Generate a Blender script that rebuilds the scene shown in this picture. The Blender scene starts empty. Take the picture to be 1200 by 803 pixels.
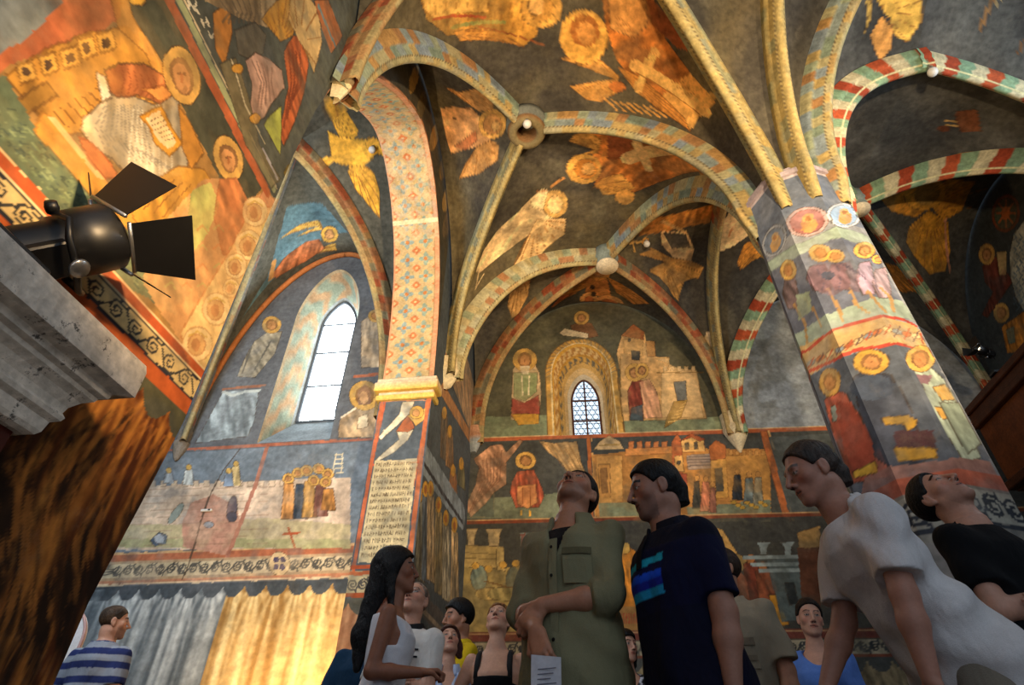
import bpy, math, random
import numpy as np
from mathutils import Vector, Matrix
from mathutils.bvhtree import BVHTree
rng = np.random.default_rng(7)
scene = bpy.context.scene
COL = scene.collection

# ------------------------------------------------------------------ camera
CAM_F, CAM_PITCH, CAM_ROLL, CAM_H = 690.0, math.radians(38.4), math.radians(-0.6), 0.55
_fw = np.array([0, math.cos(CAM_PITCH), math.sin(CAM_PITCH)])
_R0 = np.array([1.0, 0, 0]); _U0 = np.array([0, -math.sin(CAM_PITCH), math.cos(CAM_PITCH)])
_c, _s = math.cos(CAM_ROLL), math.sin(CAM_ROLL)
_R = _R0*_c - _U0*_s; _U = _U0*_c + _R0*_s
EYE = np.array([0, 0, CAM_H])
def ray(x, y): return _fw*CAM_F + _R*(x-600.0) + _U*(401.5-y)
def at_height(x, y, z):
    d = ray(x, y); return EYE + d*((z-CAM_H)/d[2])
cam = bpy.data.cameras.new('camera'); cam.sensor_width = 36; cam.lens = CAM_F/1200*36
cam.clip_start = 0.05
cam_o = bpy.data.objects.new('camera', cam); COL.objects.link(cam_o)
M = Matrix([[_R[i], _U[i], -_fw[i], EYE[i]] for i in range(3)] + [[0, 0, 0, 1]])
cam_o.matrix_world = M
scene.camera = cam_o

# ---------------------------------------------------- the chapel's own frame
# u runs across the nave (to the right), v towards the far wall; the column stands at 0,0
ANG = math.radians(7.98)
DV = np.array([math.sin(ANG), math.cos(ANG)]); DU = np.array([math.cos(ANG), -math.sin(ANG)])
PC = np.array([-.72, 9.7]) + DU*4.7 - DV*4.7
def W(u, v, z):
    p = PC + DU*u + DV*v; return np.array([p[0], p[1], z])
def Wa(u, v, z):
    u, v, z = np.broadcast_arrays(np.asarray(u, float), np.asarray(v, float), np.asarray(z, float))
    return np.stack([PC[0]+DU[0]*u+DV[0]*v, PC[1]+DU[1]*u+DV[1]*v, z], -1)
def loc(p):
    q = np.asarray(p)[..., :2]-PC; return q@DU, q@DV
def far_v(u): return 4.647793938507039 + (u+4.6632)*0.0505   # the far wall stands slightly askew

# ------------------------------------------------------------------ meshes
def tag(o, label=None, cat=None, group=None, kind=None):
    if label: o['label'] = label
    if cat: o['category'] = cat
    if group: o['group'] = group
    if kind: o['kind'] = kind
    return o
def link(name, me, mat=None, parent=None):
    o = bpy.data.objects.new(name, me); COL.objects.link(o)
    if mat is not None: me.materials.append(mat)
    if parent is not None: o.parent = parent
    return o
def empty(name, locv=(0, 0, 0), rz=0, **kw):
    o = bpy.data.objects.new(name, None); COL.objects.link(o)
    o.location = [float(a) for a in locv]; o.rotation_euler = (0, 0, rz); o.empty_display_size = .1
    return tag(o, **kw)
def np_mesh(name, verts, quads, smooth=True, col=None):
    me = bpy.data.meshes.new(name)
    verts = np.asarray(verts, np.float32); quads = np.asarray(quads, np.int32)
    n, k = len(quads), quads.shape[1]
    me.vertices.add(len(verts)); me.vertices.foreach_set('co', verts.ravel())
    me.loops.add(n*k); me.loops.foreach_set('vertex_index', quads.ravel())
    me.polygons.add(n); me.polygons.foreach_set('loop_start', np.arange(0, n*k, k, dtype=np.int32))
    try: me.polygons.foreach_set('loop_total', np.full(n, k, np.int32))
    except Exception: pass
    me.polygons.foreach_set('use_smooth', np.full(n, smooth, bool))
    if col is not None: set_col(me, col)
    me.update(calc_edges=True); me.validate()
    return me
def s2l(c):
    c = np.clip(np.asarray(c, np.float64), 0, 1)
    return np.where(c <= .04045, c/12.92, ((c+.055)/1.055)**2.4)
def set_col(me, col):
    a = me.color_attributes.new('Col', 'FLOAT_COLOR', 'POINT')
    n = len(me.vertices); c = np.ones((n, 4), np.float32); c[:, :3] = s2l(col)
    a.data.foreach_set('color', c.ravel())
def grid_faces(na, nb, off=0, flip=False):
    i, j = np.meshgrid(np.arange(na-1), np.arange(nb-1), indexing='ij')
    a = (i*nb+j+off).ravel(); q = np.stack([a, a+nb, a+nb+1, a+1], 1)
    return q[:, ::-1] if flip else q
class MB:
    """collects boxes, tubes, lathes and hulls, links them as ONE mesh object"""
    def __init__(s): s.v = []; s.f = []; s.sm = []
    def raw(s, vs, fs, smooth=False):
        o = len(s.v); s.v += [tuple(float(c) for c in v) for v in vs]
        s.f += [tuple(i+o for i in f) for f in fs]; s.sm += [smooth]*len(fs); return s
    def box(s, c, size, rot=None, bev=0.0):
        hx, hy, hz = [a/2 for a in size]; b = min(bev, hx*.9, hy*.9, hz*.9)
        rot = np.eye(3) if rot is None else rot; c = np.asarray(c, float)
        if b <= 0:
            vs = [c+rot@np.array([x*hx, y*hy, z*hz]) for x in (-1, 1) for y in (-1, 1) for z in (-1, 1)]
            return s.raw(vs, [(0, 1, 3, 2), (4, 6, 7, 5), (0, 4, 5, 1), (2, 3, 7, 6), (0, 2, 6, 4), (1, 5, 7, 3)])
        vs = []; idx = {}
        for x in (-1, 1):
            for y in (-1, 1):
                for z in (-1, 1):
                    for k in range(3):
                        e = [x*(hx-b), y*(hy-b), z*(hz-b)]; e[k] = (x*hx, y*hy, z*hz)[k]
                        idx[(x, y, z, k)] = len(vs); vs.append(c+rot@np.array(e))
        fs = []
        for k, (a, d) in ((0, (1, 2)), (1, (2, 0)), (2, (0, 1))):
            for sg in (-1, 1):
                f = []
                for (p, q) in ((-1, -1), (1, -1), (1, 1), (-1, 1)):
                    t = [0, 0, 0]; t[k] = sg; t[a] = p; t[d] = q; f.append(idx[(*t, k)])
                fs.append(f if sg > 0 else f[::-1])
        for k in range(3):
            a, d = (k+1) % 3, (k+2) % 3
            for p in (-1, 1):
                for q in (-1, 1):
                    t0 = [0]*3; t1 = [0]*3; t0[k] = -1; t1[k] = 1; t0[a] = t1[a] = p; t0[d] = t1[d] = q
                    f = [idx[(*t0, a)], idx[(*t1, a)], idx[(*t1, d)], idx[(*t0, d)]]
                    fs.append(f if p*q > 0 else f[::-1])
        for x in (-1, 1):
            for y in (-1, 1):
                for z in (-1, 1):
                    f = [idx[(x, y, z, k)] for k in range(3)]
                    fs.append(f if x*y*z > 0 else f[::-1])
        return s.raw(vs, fs)
    def tube(s, pts, r, n=10, cap=True):
        pts = [np.asarray(p, float) for p in pts]; rs = r if hasattr(r, '__len__') else [r]*len(pts)
        vs = []; fs = []; up = None
        for i, p in enumerate(pts):
            t = pts[min(i+1, len(pts)-1)]-pts[max(i-1, 0)]; t /= np.linalg.norm(t)+1e-12
            if up is None:
                up = np.array([0, 0, 1.0]) if abs(t[2]) < .9 else np.array([1.0, 0, 0])
            b = np.cross(t, up); b /= np.linalg.norm(b)+1e-12; up = np.cross(b, t)
            for k in range(n):
                a = 2*math.pi*k/n; vs.append(p+rs[i]*(math.cos(a)*b+math.sin(a)*up))
        for i in range(len(pts)-1):
            for k in range(n):
                fs.append((i*n+k, i*n+(k+1) % n, (i+1)*n+(k+1) % n, (i+1)*n+k))
        if cap: fs += [tuple(range(n))[::-1], tuple(range((len(pts)-1)*n, len(pts)*n))]
        return s.raw(vs, fs, True)
    def lathe(s, prof, o=(0, 0, 0), axis=(0, 0, 1), n=24, smooth=True):
        ax = np.asarray(axis, float); ax /= np.linalg.norm(ax); o = np.asarray(o, float)
        e = np.array([1.0, 0, 0]) if abs(ax[0]) < .8 else np.array([0, 1.0, 0])
        b = np.cross(ax, e); b /= np.linalg.norm(b); c = np.cross(ax, b)
        vs = []; fs = []
        for (r, h) in prof:
            for k in range(n):
                a = 2*math.pi*k/n; vs.append(o+ax*h+r*(math.cos(a)*b+math.sin(a)*c))
        for i in range(len(prof)-1):
            for k in range(n):
                fs.append((i*n+k, i*n+(k+1) % n, (i+1)*n+(k+1) % n, (i+1)*n+k))
        if prof[0][0] > 1e-6: fs.append(tuple(range(n))[::-1])
        if prof[-1][0] > 1e-6: fs.append(tuple(range((len(prof)-1)*n, len(prof)*n)))
        return s.raw(vs, fs, smooth)
    def prism(s, poly, d):
        """closed polygon (list of 3-D points) pushed along d"""
        n = len(poly); d = np.asarray(d, float); p = [np.asarray(a, float) for a in poly]
        vs = p+[a+d for a in p]
        fs = [tuple(range(n))[::-1], tuple(range(n, 2*n))]+[(i, (i+1) % n, n+(i+1) % n, n+i) for i in range(n)]
        return s.raw(vs, fs)
    def build(s, name, mat=None, parent=None, col=None):
        me = bpy.data.meshes.new(name); me.from_pydata(s.v, [], s.f)
        me.polygons.foreach_set('use_smooth', s.sm)
        if col is not None: set_col(me, np.tile(np.asarray(col, float), (len(s.v), 1)) if np.ndim(col) == 1 else col)
        me.update()
        import bmesh
        bm = bmesh.new(); bm.from_mesh(me); bmesh.ops.recalc_face_normals(bm, faces=bm.faces); bm.to_mesh(me); bm.free()
        return link(name, me, mat, parent)

# --------------------------------------------------------------- materials
def mat_new(name):
    m = bpy.data.materials.new(name); m.use_nodes = True
    nt = m.node_tree; return m, nt, nt.nodes['Principled BSDF']
def node(nt, t, **kw):
    n = nt.nodes.new(t)
    for k, v in kw.items(): setattr(n, k, v)
    return n
def mat_fresco(name, amp=.35, scale=1.6, rough=.88, bump=.25, fine=14., attr=True, base=(.5, .5, .5), wear=0., blot=0.):
    m, nt, b = mat_new(name); L = nt.links
    tc = node(nt, 'ShaderNodeTexCoord')
    n1 = node(nt, 'ShaderNodeTexNoise'); n1.inputs['Scale'].default_value = scale; n1.inputs['Detail'].default_value = 8; n1.inputs['Roughness'].default_value = .65
    n2 = node(nt, 'ShaderNodeTexNoise'); n2.inputs['Scale'].default_value = fine; n2.inputs['Detail'].default_value = 6
    L.new(tc.outputs['Object'], n1.inputs['Vector']); L.new(tc.outputs['Object'], n2.inputs['Vector'])
    r1 = node(nt, 'ShaderNodeMapRange'); r1.inputs['From Min'].default_value = .3; r1.inputs['From Max'].default_value = .7
    r1.inputs['To Min'].default_value = 1-amp; r1.inputs['To Max'].default_value = 1+amp*.6
    r2 = node(nt, 'ShaderNodeMapRange'); r2.inputs['From Min'].default_value = .3; r2.inputs['From Max'].default_value = .7
    r2.inputs['To Min'].default_value = 1-amp*.6; r2.inputs['To Max'].default_value = 1+amp*.5
    L.new(n1.outputs['Fac'], r1.inputs['Value']); L.new(n2.outputs['Fac'], r2.inputs['Value'])
    mu = node(nt, 'ShaderNodeMath', operation='MULTIPLY'); L.new(r1.outputs[0], mu.inputs[0]); L.new(r2.outputs[0], mu.inputs[1])
    vm = node(nt, 'ShaderNodeVectorMath', operation='SCALE'); L.new(mu.outputs[0], vm.inputs['Scale'])
    if attr:
        at = node(nt, 'ShaderNodeAttribute'); at.attribute_name = 'Col'; L.new(at.outputs['Color'], vm.inputs[0])
    else:
        vm.inputs[0].default_value = tuple(s2l(base))
    out = vm.outputs[0]
    if wear > 0:
        n3 = node(nt, 'ShaderNodeTexNoise'); n3.inputs['Scale'].default_value = 3.1; n3.inputs['Detail'].default_value = 10; n3.inputs['Roughness'].default_value = .75
        L.new(tc.outputs['Object'], n3.inputs['Vector'])
        r3 = node(nt, 'ShaderNodeMapRange'); r3.inputs['From Min'].default_value = .56; r3.inputs['From Max'].default_value = .72; r3.inputs['To Max'].default_value = wear
        L.new(n3.outputs['Fac'], r3.inputs['Value'])
        mx = node(nt, 'ShaderNodeMix', data_type='RGBA'); L.new(r3.outputs[0], mx.inputs['Factor']); L.new(out, mx.inputs['A'])
        mx.inputs['B'].default_value = (*s2l((.60, .55, .46)), 1); out = mx.outputs['Result']
    if blot > 0:
        n4 = node(nt, 'ShaderNodeTexNoise'); n4.inputs['Scale'].default_value = 11; n4.inputs['Detail'].default_value = 12; n4.inputs['Roughness'].default_value = .8
        L.new(tc.outputs['Object'], n4.inputs['Vector'])
        r4 = node(nt, 'ShaderNodeMapRange'); r4.inputs['From Min'].default_value = .57; r4.inputs['From Max'].default_value = .61; r4.inputs['To Max'].default_value = blot
        L.new(n4.outputs['Fac'], r4.inputs['Value'])
        mx = node(nt, 'ShaderNodeMix', data_type='RGBA'); L.new(r4.outputs[0], mx.inputs['Factor']); L.new(out, mx.inputs['A'])
        mx.inputs['B'].default_value = (*s2l((.10, .10, .11)), 1); out = mx.outputs['Result']
    L.new(out, b.inputs['Base Color']); b.inputs['Roughness'].default_value = rough
    b.inputs['Specular IOR Level'].default_value = .25
    if bump > 0:
        bp = node(nt, 'ShaderNodeBump'); bp.inputs['Strength'].default_value = bump; bp.inputs['Distance'].default_value = .01
        L.new(n2.outputs['Fac'], bp.inputs['Height']); L.new(bp.outputs[0], b.inputs['Normal'])
    return m
def mat_plain(name, col, rough=.6, metal=0., spec=.5, amp=.12, scale=12., bump=.0):
    m = mat_fresco(name, amp=amp, scale=scale, rough=rough, bump=bump, fine=scale*6, attr=False, base=col)
    b = m.node_tree.nodes['Principled BSDF']; b.inputs['Metallic'].default_value = metal; b.inputs['Specular IOR Level'].default_value = spec
    return m
FRESCO = mat_fresco('fresco_plaster', amp=.38, wear=.16)
FRESCO_C = mat_fresco('fresco_vault', amp=.5, scale=1.2, wear=.14)
PAINTED = mat_fresco('painted_stone', amp=.3, scale=5, fine=30, bump=.4)
STONE_PLAIN = mat_plain('bare_stone', (.80, .73, .60), .85, amp=.25, scale=6, bump=.4)
BLACK_METAL = mat_plain('black_lamp_enamel', (.055, .055, .06), .42, amp=.2)
CHROME = mat_plain('worn_steel', (.62, .62, .62), .3, metal=.9)
WHITE_PAINT = mat_plain('white_enamel', (.86, .85, .82), .45)
DARK_WOOD = mat_fresco('dark_red_wood', amp=.45, scale=7, fine=40, attr=False, base=(.30, .16, .09), rough=.5, bump=.2)
FLOOR_M = mat_fresco('stone_floor', amp=.3, scale=3, attr=False, base=(.42, .37, .32), rough=.6, bump=.1)
GLASS_WARM = None
# ------------------------------------------------------- fresco painting
# Figures are painted in each surface's own coordinates (metres on the wall, plan metres on the vault,
# turn and height on the column); outlines were traced once and carried onto the surface.
def hash2(ix, iy, seed):
    h = (ix.astype(np.int64)*374761393 + iy.astype(np.int64)*668265263 + seed*974634577) & 0x7fffffff
    h = ((h ^ (h >> 13))*1274126177) & 0x7fffffff
    return ((h ^ (h >> 16)) & 0xffff)/65535.0
def vnoise(x, y, seed=0):
    ix, iy = np.floor(x), np.floor(y); fx, fy = x-ix, y-iy
    fx = fx*fx*(3-2*fx); fy = fy*fy*(3-2*fy)
    a = hash2(ix, iy, seed); b = hash2(ix+1, iy, seed); c = hash2(ix, iy+1, seed); d = hash2(ix+1, iy+1, seed)
    return a+(b-a)*fx+(c-a)*fy+(a-b-c+d)*fx*fy
def fbm(x, y, seed=0, o=4):
    t = 0; a = .5
    for i in range(o): t = t+a*vnoise(x*2**i, y*2**i, seed+i); a *= .5
    return t/(1-.5**o)
def C(h): return np.array([int(h[i:i+2], 16)/255 for i in (0, 2, 4)])
def in_poly(p, poly):
    x, y = p[:, 0], p[:, 1]; c = np.zeros(len(p), bool); n = len(poly); j = n-1
    for i in range(n):
        xi, yi = poly[i]; xj, yj = poly[j]
        if yi != yj:
            c ^= ((yi > y) != (yj > y)) & (x < (xj-xi)*(y-yi)/(yj-yi)+xi)
        j = i
    return c
class Surf:
    def __init__(s, pts2, base, cast):
        s.p = np.asarray(pts2, float); s.n = len(s.p); s.col = np.tile(np.asarray(base, float), (s.n, 1)); s.cast = cast
        s.o = (0, 0, 1); s.jit = .14; s.worn = .36; s.wf = 5.; s.gain = 1.; s.seed = 3
        s.wob = np.stack([fbm(s.p[:, 0]*9, s.p[:, 1]*9, 91)-.5, fbm(s.p[:, 0]*9, s.p[:, 1]*9, 57)-.5], 1)*.03
    def crop(s, ox, oy, sc=2.6775): s.o = (ox, oy, sc); return s
    def px(s, q):
        ox, oy, sc = s.o; return s.cast(ox+q[0]/sc, oy+q[1]/sc)
    def conv(s, pts):
        r = [s.px(q) for q in pts]; return np.array([a for a in r if a is not None])
    def blend(s, idx, col, a=1., streak=None):
        col = np.asarray(col if not isinstance(col, str) else C(col), float); p = s.p[idx]; s.seed += 1
        m = 1+s.jit*2*(fbm(p[:, 0]*7, p[:, 1]*7, s.seed)-.5)
        if streak:
            th, fr, am = streak; q = p[:, 0]*math.cos(th)+p[:, 1]*math.sin(th); r = -p[:, 0]*math.sin(th)+p[:, 1]*math.cos(th)
            w = vnoise(q*fr, r*fr*.18, s.seed+5); m = m*(1+am*(2*w-1))
        if s.worn:
            wn = fbm(p[:, 0]*s.wf, p[:, 1]*s.wf, 77, 5); a = (a*np.clip(1.0-s.worn*np.clip((wn-.46)*4.5, 0, 1), 0, 1))[:, None]
        s.col[idx] = s.col[idx]*(1-a)+np.clip(col*s.gain*m[:, None], 0, 1)*a
    def uvpoly(s, P, col, a=1., streak=None, outline=None, ow=.012, wob=1.):
        P = np.asarray(P)
        if len(P) < 3: return
        lo, hi = P.min(0)-.03, P.max(0)+.03
        bb = np.nonzero(((s.p >= lo) & (s.p <= hi)).all(1))[0]
        if not len(bb): return
        k = in_poly(s.p[bb]+s.wob[bb]*wob, P); s.blend(bb[k], col, a, streak)
        if outline: s.uvline(np.vstack([P, P[:1]]), ow, outline, .5)
    def poly(s, pts, col, a=1., streak=None, outline='3a2a1c', ow=.012):
        s.uvpoly(s.conv(pts), col, a, streak, outline, ow)
    def uvline(s, P, w, col, a=1.):
        P = np.asarray(P)
        if len(P) < 2: return
        lo, hi = P.min(0)-w, P.max(0)+w
        bb = np.nonzero(((s.p >= lo) & (s.p <= hi)).all(1))[0]
        if not len(bb): return
        q = s.p[bb]+s.wob[bb]*.4; d = np.full(len(bb), 1e9)
        for A, B in zip(P[:-1], P[1:]):
            ab = B-A; l2 = max(ab@ab, 1e-12); t = np.clip(((q-A)@ab)/l2, 0, 1)
            d = np.minimum(d, np.hypot(*(q-A-t[:, None]*ab).T))
        s.blend(bb[d < w/2], col, a)
    def line(s, pts, w, col, a=1.):
        """w in trace pixels"""
        P = s.conv(pts)
        if len(P) < 2: return
        m = pts[len(pts)//2]; e = s.conv([m, (m[0]+w, m[1]), (m[0], m[1]+w)])
        if len(e) < 3: return
        ww = .5*(np.linalg.norm(e[1]-e[0])+np.linalg.norm(e[2]-e[0]))
        # thickness measured square to the stroke
        d = np.array(pts[-1], float)-np.array(pts[0], float); d /= np.linalg.norm(d)+1e-9
        e2 = s.conv([(m[0]+d[1]*w/2, m[1]-d[0]*w/2), (m[0]-d[1]*w/2, m[1]+d[0]*w/2)])
        if len(e2) == 2: ww = np.linalg.norm(e2[1]-e2[0])
        s.uvline(P, ww, col, a)
    def ell(s, x, y, rx, ry, col, rot=0, a=1., outline='3a2a1c', streak=None, ow=.010):
        t = np.linspace(0, 2*math.pi, 28, endpoint=False); c, q = math.cos(math.radians(rot)), math.sin(math.radians(rot))
        s.poly([(x+rx*math.cos(k)*c-ry*math.sin(k)*q, y+rx*math.cos(k)*q+ry*math.sin(k)*c) for k in t], col, a, streak, outline, ow)
    def head(s, x, y, rx, ry=None, rot=0, gold='cfa154', hair='86603a', skin='bd8854', eyes=False):
        ry = ry or rx
        s.ell(x, y, rx, ry, gold, rot, outline='4a2f18'); s.ell(x, y, rx*.62, ry*.64, hair, rot, outline=None)
        s.ell(x, y+ry*.08, rx*.42, ry*.5, skin, rot, outline=None)
        if eyes:
            s.line([(x-rx*.2, y-ry*.03), (x-rx*.07, y-ry*.03)], ry*.09, '5a3a22', .7); s.line([(x+rx*.09, y-ry*.03), (x+rx*.2, y-ry*.03)], ry*.09, '5a3a22', .7)
        s.line([(x-rx*.25, y+ry*.42), (x, y+ry*.58), (x+rx*.25, y+ry*.42)], ry*.14, hair, .5)
        s.line([(x, y), (x, y+ry*.2)], ry*.08, '9a6038')
    def wing(s, pts, col, n=7, tip=None):
        """feathered wing: outline, then quills from root (first point) to the far rim"""
        s.poly(pts, col, outline='55381c'); r = np.array(pts[0], float)
        P = np.array(pts, float)
        for k in range(n):
            f = 1+(len(P)-2)*(k+.5)/n; i = int(f); q = P[i]+(P[min(i+1, len(P)-1)]-P[i])*(f-i)
            s.line([tuple(r+(q-r)*.35), tuple(r+(q-r)*.97)], 3.0, '8a5a2a', .7)
    def folds(s, pts, n=5, col='4a3a2c', a=.45, w=3):
        """drapery creases running from the top edge (first half) to the hem (second half, reversed)"""
        h = len(pts)//2; A = np.array(pts[:h], float); B = np.array(pts[h:][::-1], float)
        for k in range(n):
            f = (k+.5)/n*(len(A)-1); i = min(int(f), len(A)-2); p = A[i]+(A[i+1]-A[i])*(f-i)
            f = (k+.5)/n*(len(B)-1); i = min(int(f), len(B)-2); q = B[i]+(B[i+1]-B[i])*(f-i)
            m = (p+q)/2+np.array([(k % 3-1)*3., 0]); s.line([tuple(p+(m-p)*.2), tuple(m), tuple(q)], w, col, a)
    def scroll(s, A, B, lo, hi, per, fg, bg, w=.022):
        """running spiral scroll along uv line A-B (both on the lower edge), between heights lo and hi"""
        A, B = np.asarray(A, float), np.asarray(B, float); up = np.array([0, 1.0])
        s.uvpoly([A+up*lo, B+up*lo, B+up*hi, A+up*hi], bg, wob=0)
        Ln = np.linalg.norm(B-A); d = (B-A)/Ln; n = max(1, int(Ln/per)); h = hi-lo; mid = (lo+hi)/2
        for k in range(n):
            cx = (k+.5)*per; sg = 1 if k % 2 else -1
            t = np.linspace(0, 2.1*2*math.pi*.75, 26); r = h*.36*(1-t/t[-1]*.82)
            pts = [A+d*(cx+r[i]*math.cos(t[i]+math.pi*.5)*1.05)+up*(mid+sg*r[i]*math.sin(t[i]+math.pi*.5)) for i in range(len(t))]
            s.uvline(pts, w, fg)
            s.uvline([A+d*(cx)+up*(mid+sg*h*.36), A+d*(cx+per*.35)+up*(mid+sg*h*.3), A+d*(cx+per*.62)+up*(mid), A+d*(cx+per*.78)+up*(mid-sg*h*.22)], w, fg)
            s.uvline([A+d*(cx+per*.3)+up*(mid+sg*h*.3), A+d*(cx+per*.42)+up*(mid+sg*h*.45)], w, fg)
def curtain(s, mask, top, a_of, col, ring=.32, depth=.16, dark='4d5358', freq=5., amp=.35, fold_col='6d5a3c'):
    """painted hanging cloth with a scalloped upper edge below height `top`"""
    idx = np.nonzero(mask & (s.p[:, 1] < top))[0]
    if not len(idx): return
    p = s.p[idx]; a = a_of(p); z = p[:, 1]
    ph = (a/ring) % 1.0; edge = top-.05-depth*(1-(2*ph-1)**2)**.8
    k = z < edge; s.blend(idx[~k], dark)
    i2 = idx[k]; aa = a[k]; dz = np.clip((edge[k]-z[k])/1.6, 0, 1.2); phc = ph[k]
    sw = 1.0-np.clip(dz*1.4, 0, 1)                                   # swags near the rings, long falls below
    arc = np.cos(2*math.pi*(phc-.5)*(1.0+.0*dz))*np.sin(dz*30+2.5*(2*phc-1)**2)*sw*.5
    wv = aa*freq*1.15+.9*vnoise(aa*1.7, z[k]*1.1, 4)+(dz*.8)*(vnoise(np.floor(a[k]/ring)*3.3, aa*0, 6)-.5)*2
    fan = (phc-.5)/(.25+np.clip(dz*1.5, 0, .75)); rad_ = np.cos(fan*math.pi*3.0)*np.clip(1-dz*1.1, 0, 1)*.5
    f = arc*.35+rad_*.6+1.5*(vnoise(aa*freq*2.6+.5*vnoise(aa*2.3, z[k]*.9, 4), z[k]*.22, 8)-.5)+.9*(vnoise(aa*freq*6+.6*np.sin(z[k]*2+aa*3), z[k]*.3, 9)-.5)
    c = np.asarray(C(col) if isinstance(col, str) else col); fc = C(fold_col)
    w = np.clip(.38-amp*1.7*f, 0, 1)[:, None]
    s.col[i2] = c*(1-w)+fc*w
    for kk in range(int(a.min()/ring)-1, int(a.max()/ring)+2):       # the little rings it hangs by
        pass
# ------------------------------------------------------------- the building
def nn(a): a = np.asarray(a, float); return a/np.linalg.norm(a)
D3 = np.array([DV[0], DV[1], 0]); U3 = np.array([DU[0], DU[1], 0]); Z3 = np.array([0, 0, 1.0])
def hit_plane(x, y, p0, nrm):
    d = ray(x, y); k = d@nrm
    if abs(k) < 1e-9: return None
    t = ((np.asarray(p0)-EYE)@nrm)/k
    return EYE+d*t if t > 0 else None
def cast_uplane(u0):      # wall square to u: coordinates (v, z)
    def f(x, y):
        q = hit_plane(x, y, W(u0, 0, 0), U3)
        return None if q is None else np.array([loc(q)[1], q[2]])
    return f
def cast_vplane(v0):      # wall square to v: coordinates (u, z)
    def f(x, y):
        q = hit_plane(x, y, W(0, v0, 0), D3)
        return None if q is None else np.array([loc(q)[0], q[2]])
    return f
_fn = nn(W(0, far_v(0), 0)-W(-1, far_v(-1), 0)); FARN = np.array([-_fn[1], _fn[0], 0])
def cast_far(x, y):
    q = hit_plane(x, y, W(0, far_v(0), 0), FARN); return None if q is None else np.array([loc(q)[0], q[2]])
def axis(*segs):
    """segs: (start, stop, step) ranges joined"""
    a = []
    for s0, s1, st in segs: a.append(np.linspace(s0, s1, max(2, int(round((s1-s0)/st))+1))[:-1])
    a.append([segs[-1][1]]); return np.concatenate(a)

# ---- chancel arch outline on the nave face (v, z)
ARCH = np.array([(-2.35, 0), (-2.35, 5.2), (-2.27, 5.75), (-2.02, 6.5), (-1.55, 7.3), (-.95, 8.02), (-.35, 8.55), (-.05, 8.72), (.35, 8.66), (.85, 8.35), (1.3, 7.82), (1.6, 7.15), (1.78, 6.4), (1.86, 5.7), (1.88, 5.2), (1.88, 0)])
def smooth_path(P, n=160, k0=1, k1=None):
    P = np.asarray(P, float); k1 = len(P)-2 if k1 is None else k1
    Q = P[k0:k1+1]; d = np.r_[0, np.cumsum(np.linalg.norm(np.diff(Q, axis=0), axis=1))]
    t = np.linspace(0, d[-1], n); X = np.stack([np.interp(t, d, Q[:, i]) for i in range(Q.shape[1])], 1)
    for _ in range(18): X[1:-1] = (X[:-2]+2*X[1:-1]+X[2:])/4
    return X
AP = smooth_path(ARCH)                           # springing to springing
def arch_z(v): return np.interp(v, AP[:, 0], AP[:, 1])

OUT = 10.0
def vault_line(): pass

# ============================================================ wall_left
def build_wall_left():
    V = []; F = []; P2 = []; off = 0
    def add(verts, na, nb, p2, flip=False):
        nonlocal off
        V.append(verts); F.append(grid_faces(na, nb, off, flip)); P2.append(p2); off += len(verts)
    a = axis((-6.5, -4.4, .15), (-4.4, -2.35, .0085)); z = axis((0, 1.0, .05), (1.0, 5.0, .0105), (5.0, 9.8, .022))
    A, Zz = np.meshgrid(a, z, indexing='ij')
    end = np.interp(Zz, [0, 1.2, 1.75, 2.1, 4.5, 5.2], [-2.51, -2.51, -2.44, -2.40, -2.39, -2.35]); A = np.where(A > -4.4, -4.4+(A+4.4)*(end+4.4)/(-2.35+4.4), A)   # the arris is worn and leans a little
    add(Wa(-4.7, A, Zz).reshape(-1, 3), len(a), len(z), np.stack([A, Zz], -1).reshape(-1, 2))
    a = axis((-2.35, 1.88, .03)); t = np.linspace(0, 1, 60)
    A, T = np.meshgrid(a, t, indexing='ij'); Zz = arch_z(A)+(OUT-arch_z(A))*T
    Zz[:, 0] = arch_z(A)[:, 0]
    add(Wa(-4.7, A, Zz).reshape(-1, 3), len(a), len(t), np.stack([A, Zz], -1).reshape(-1, 2))
    a = axis((1.88, 4.7, .014)); z = axis((0, 1.5, .06), (1.5, 6.6, .02), (6.6, 9.8, .04))
    A, Zz = np.meshgrid(a, z, indexing='ij'); add(Wa(-4.7, A, Zz).reshape(-1, 3), len(a), len(z), np.stack([A, Zz], -1).reshape(-1, 2))
    # back face and the near reveal, plain
    for q in ([(-4.7, -2.56), (-5.45, -2.56)],):
        z = axis((0, 5.2, .2)); (u0, v0), (u1, v1) = q; t = np.linspace(0, 1, 5)
        T, Zz = np.meshgrid(t, z, indexing='ij'); add(Wa(u0+(u1-u0)*T, v0+(v1-v0)*T, Zz).reshape(-1, 3), 5, len(z), np.stack([T*0-50, Zz], -1).reshape(-1, 2))
    V = np.vstack(V); F = np.vstack(F); P2 = np.vstack(P2)
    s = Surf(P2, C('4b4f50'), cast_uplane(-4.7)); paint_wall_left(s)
    me = np_mesh('wall_left', V, F, False, s.col); return tag(link('wall_left', me, FRESCO), kind='structure')

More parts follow.
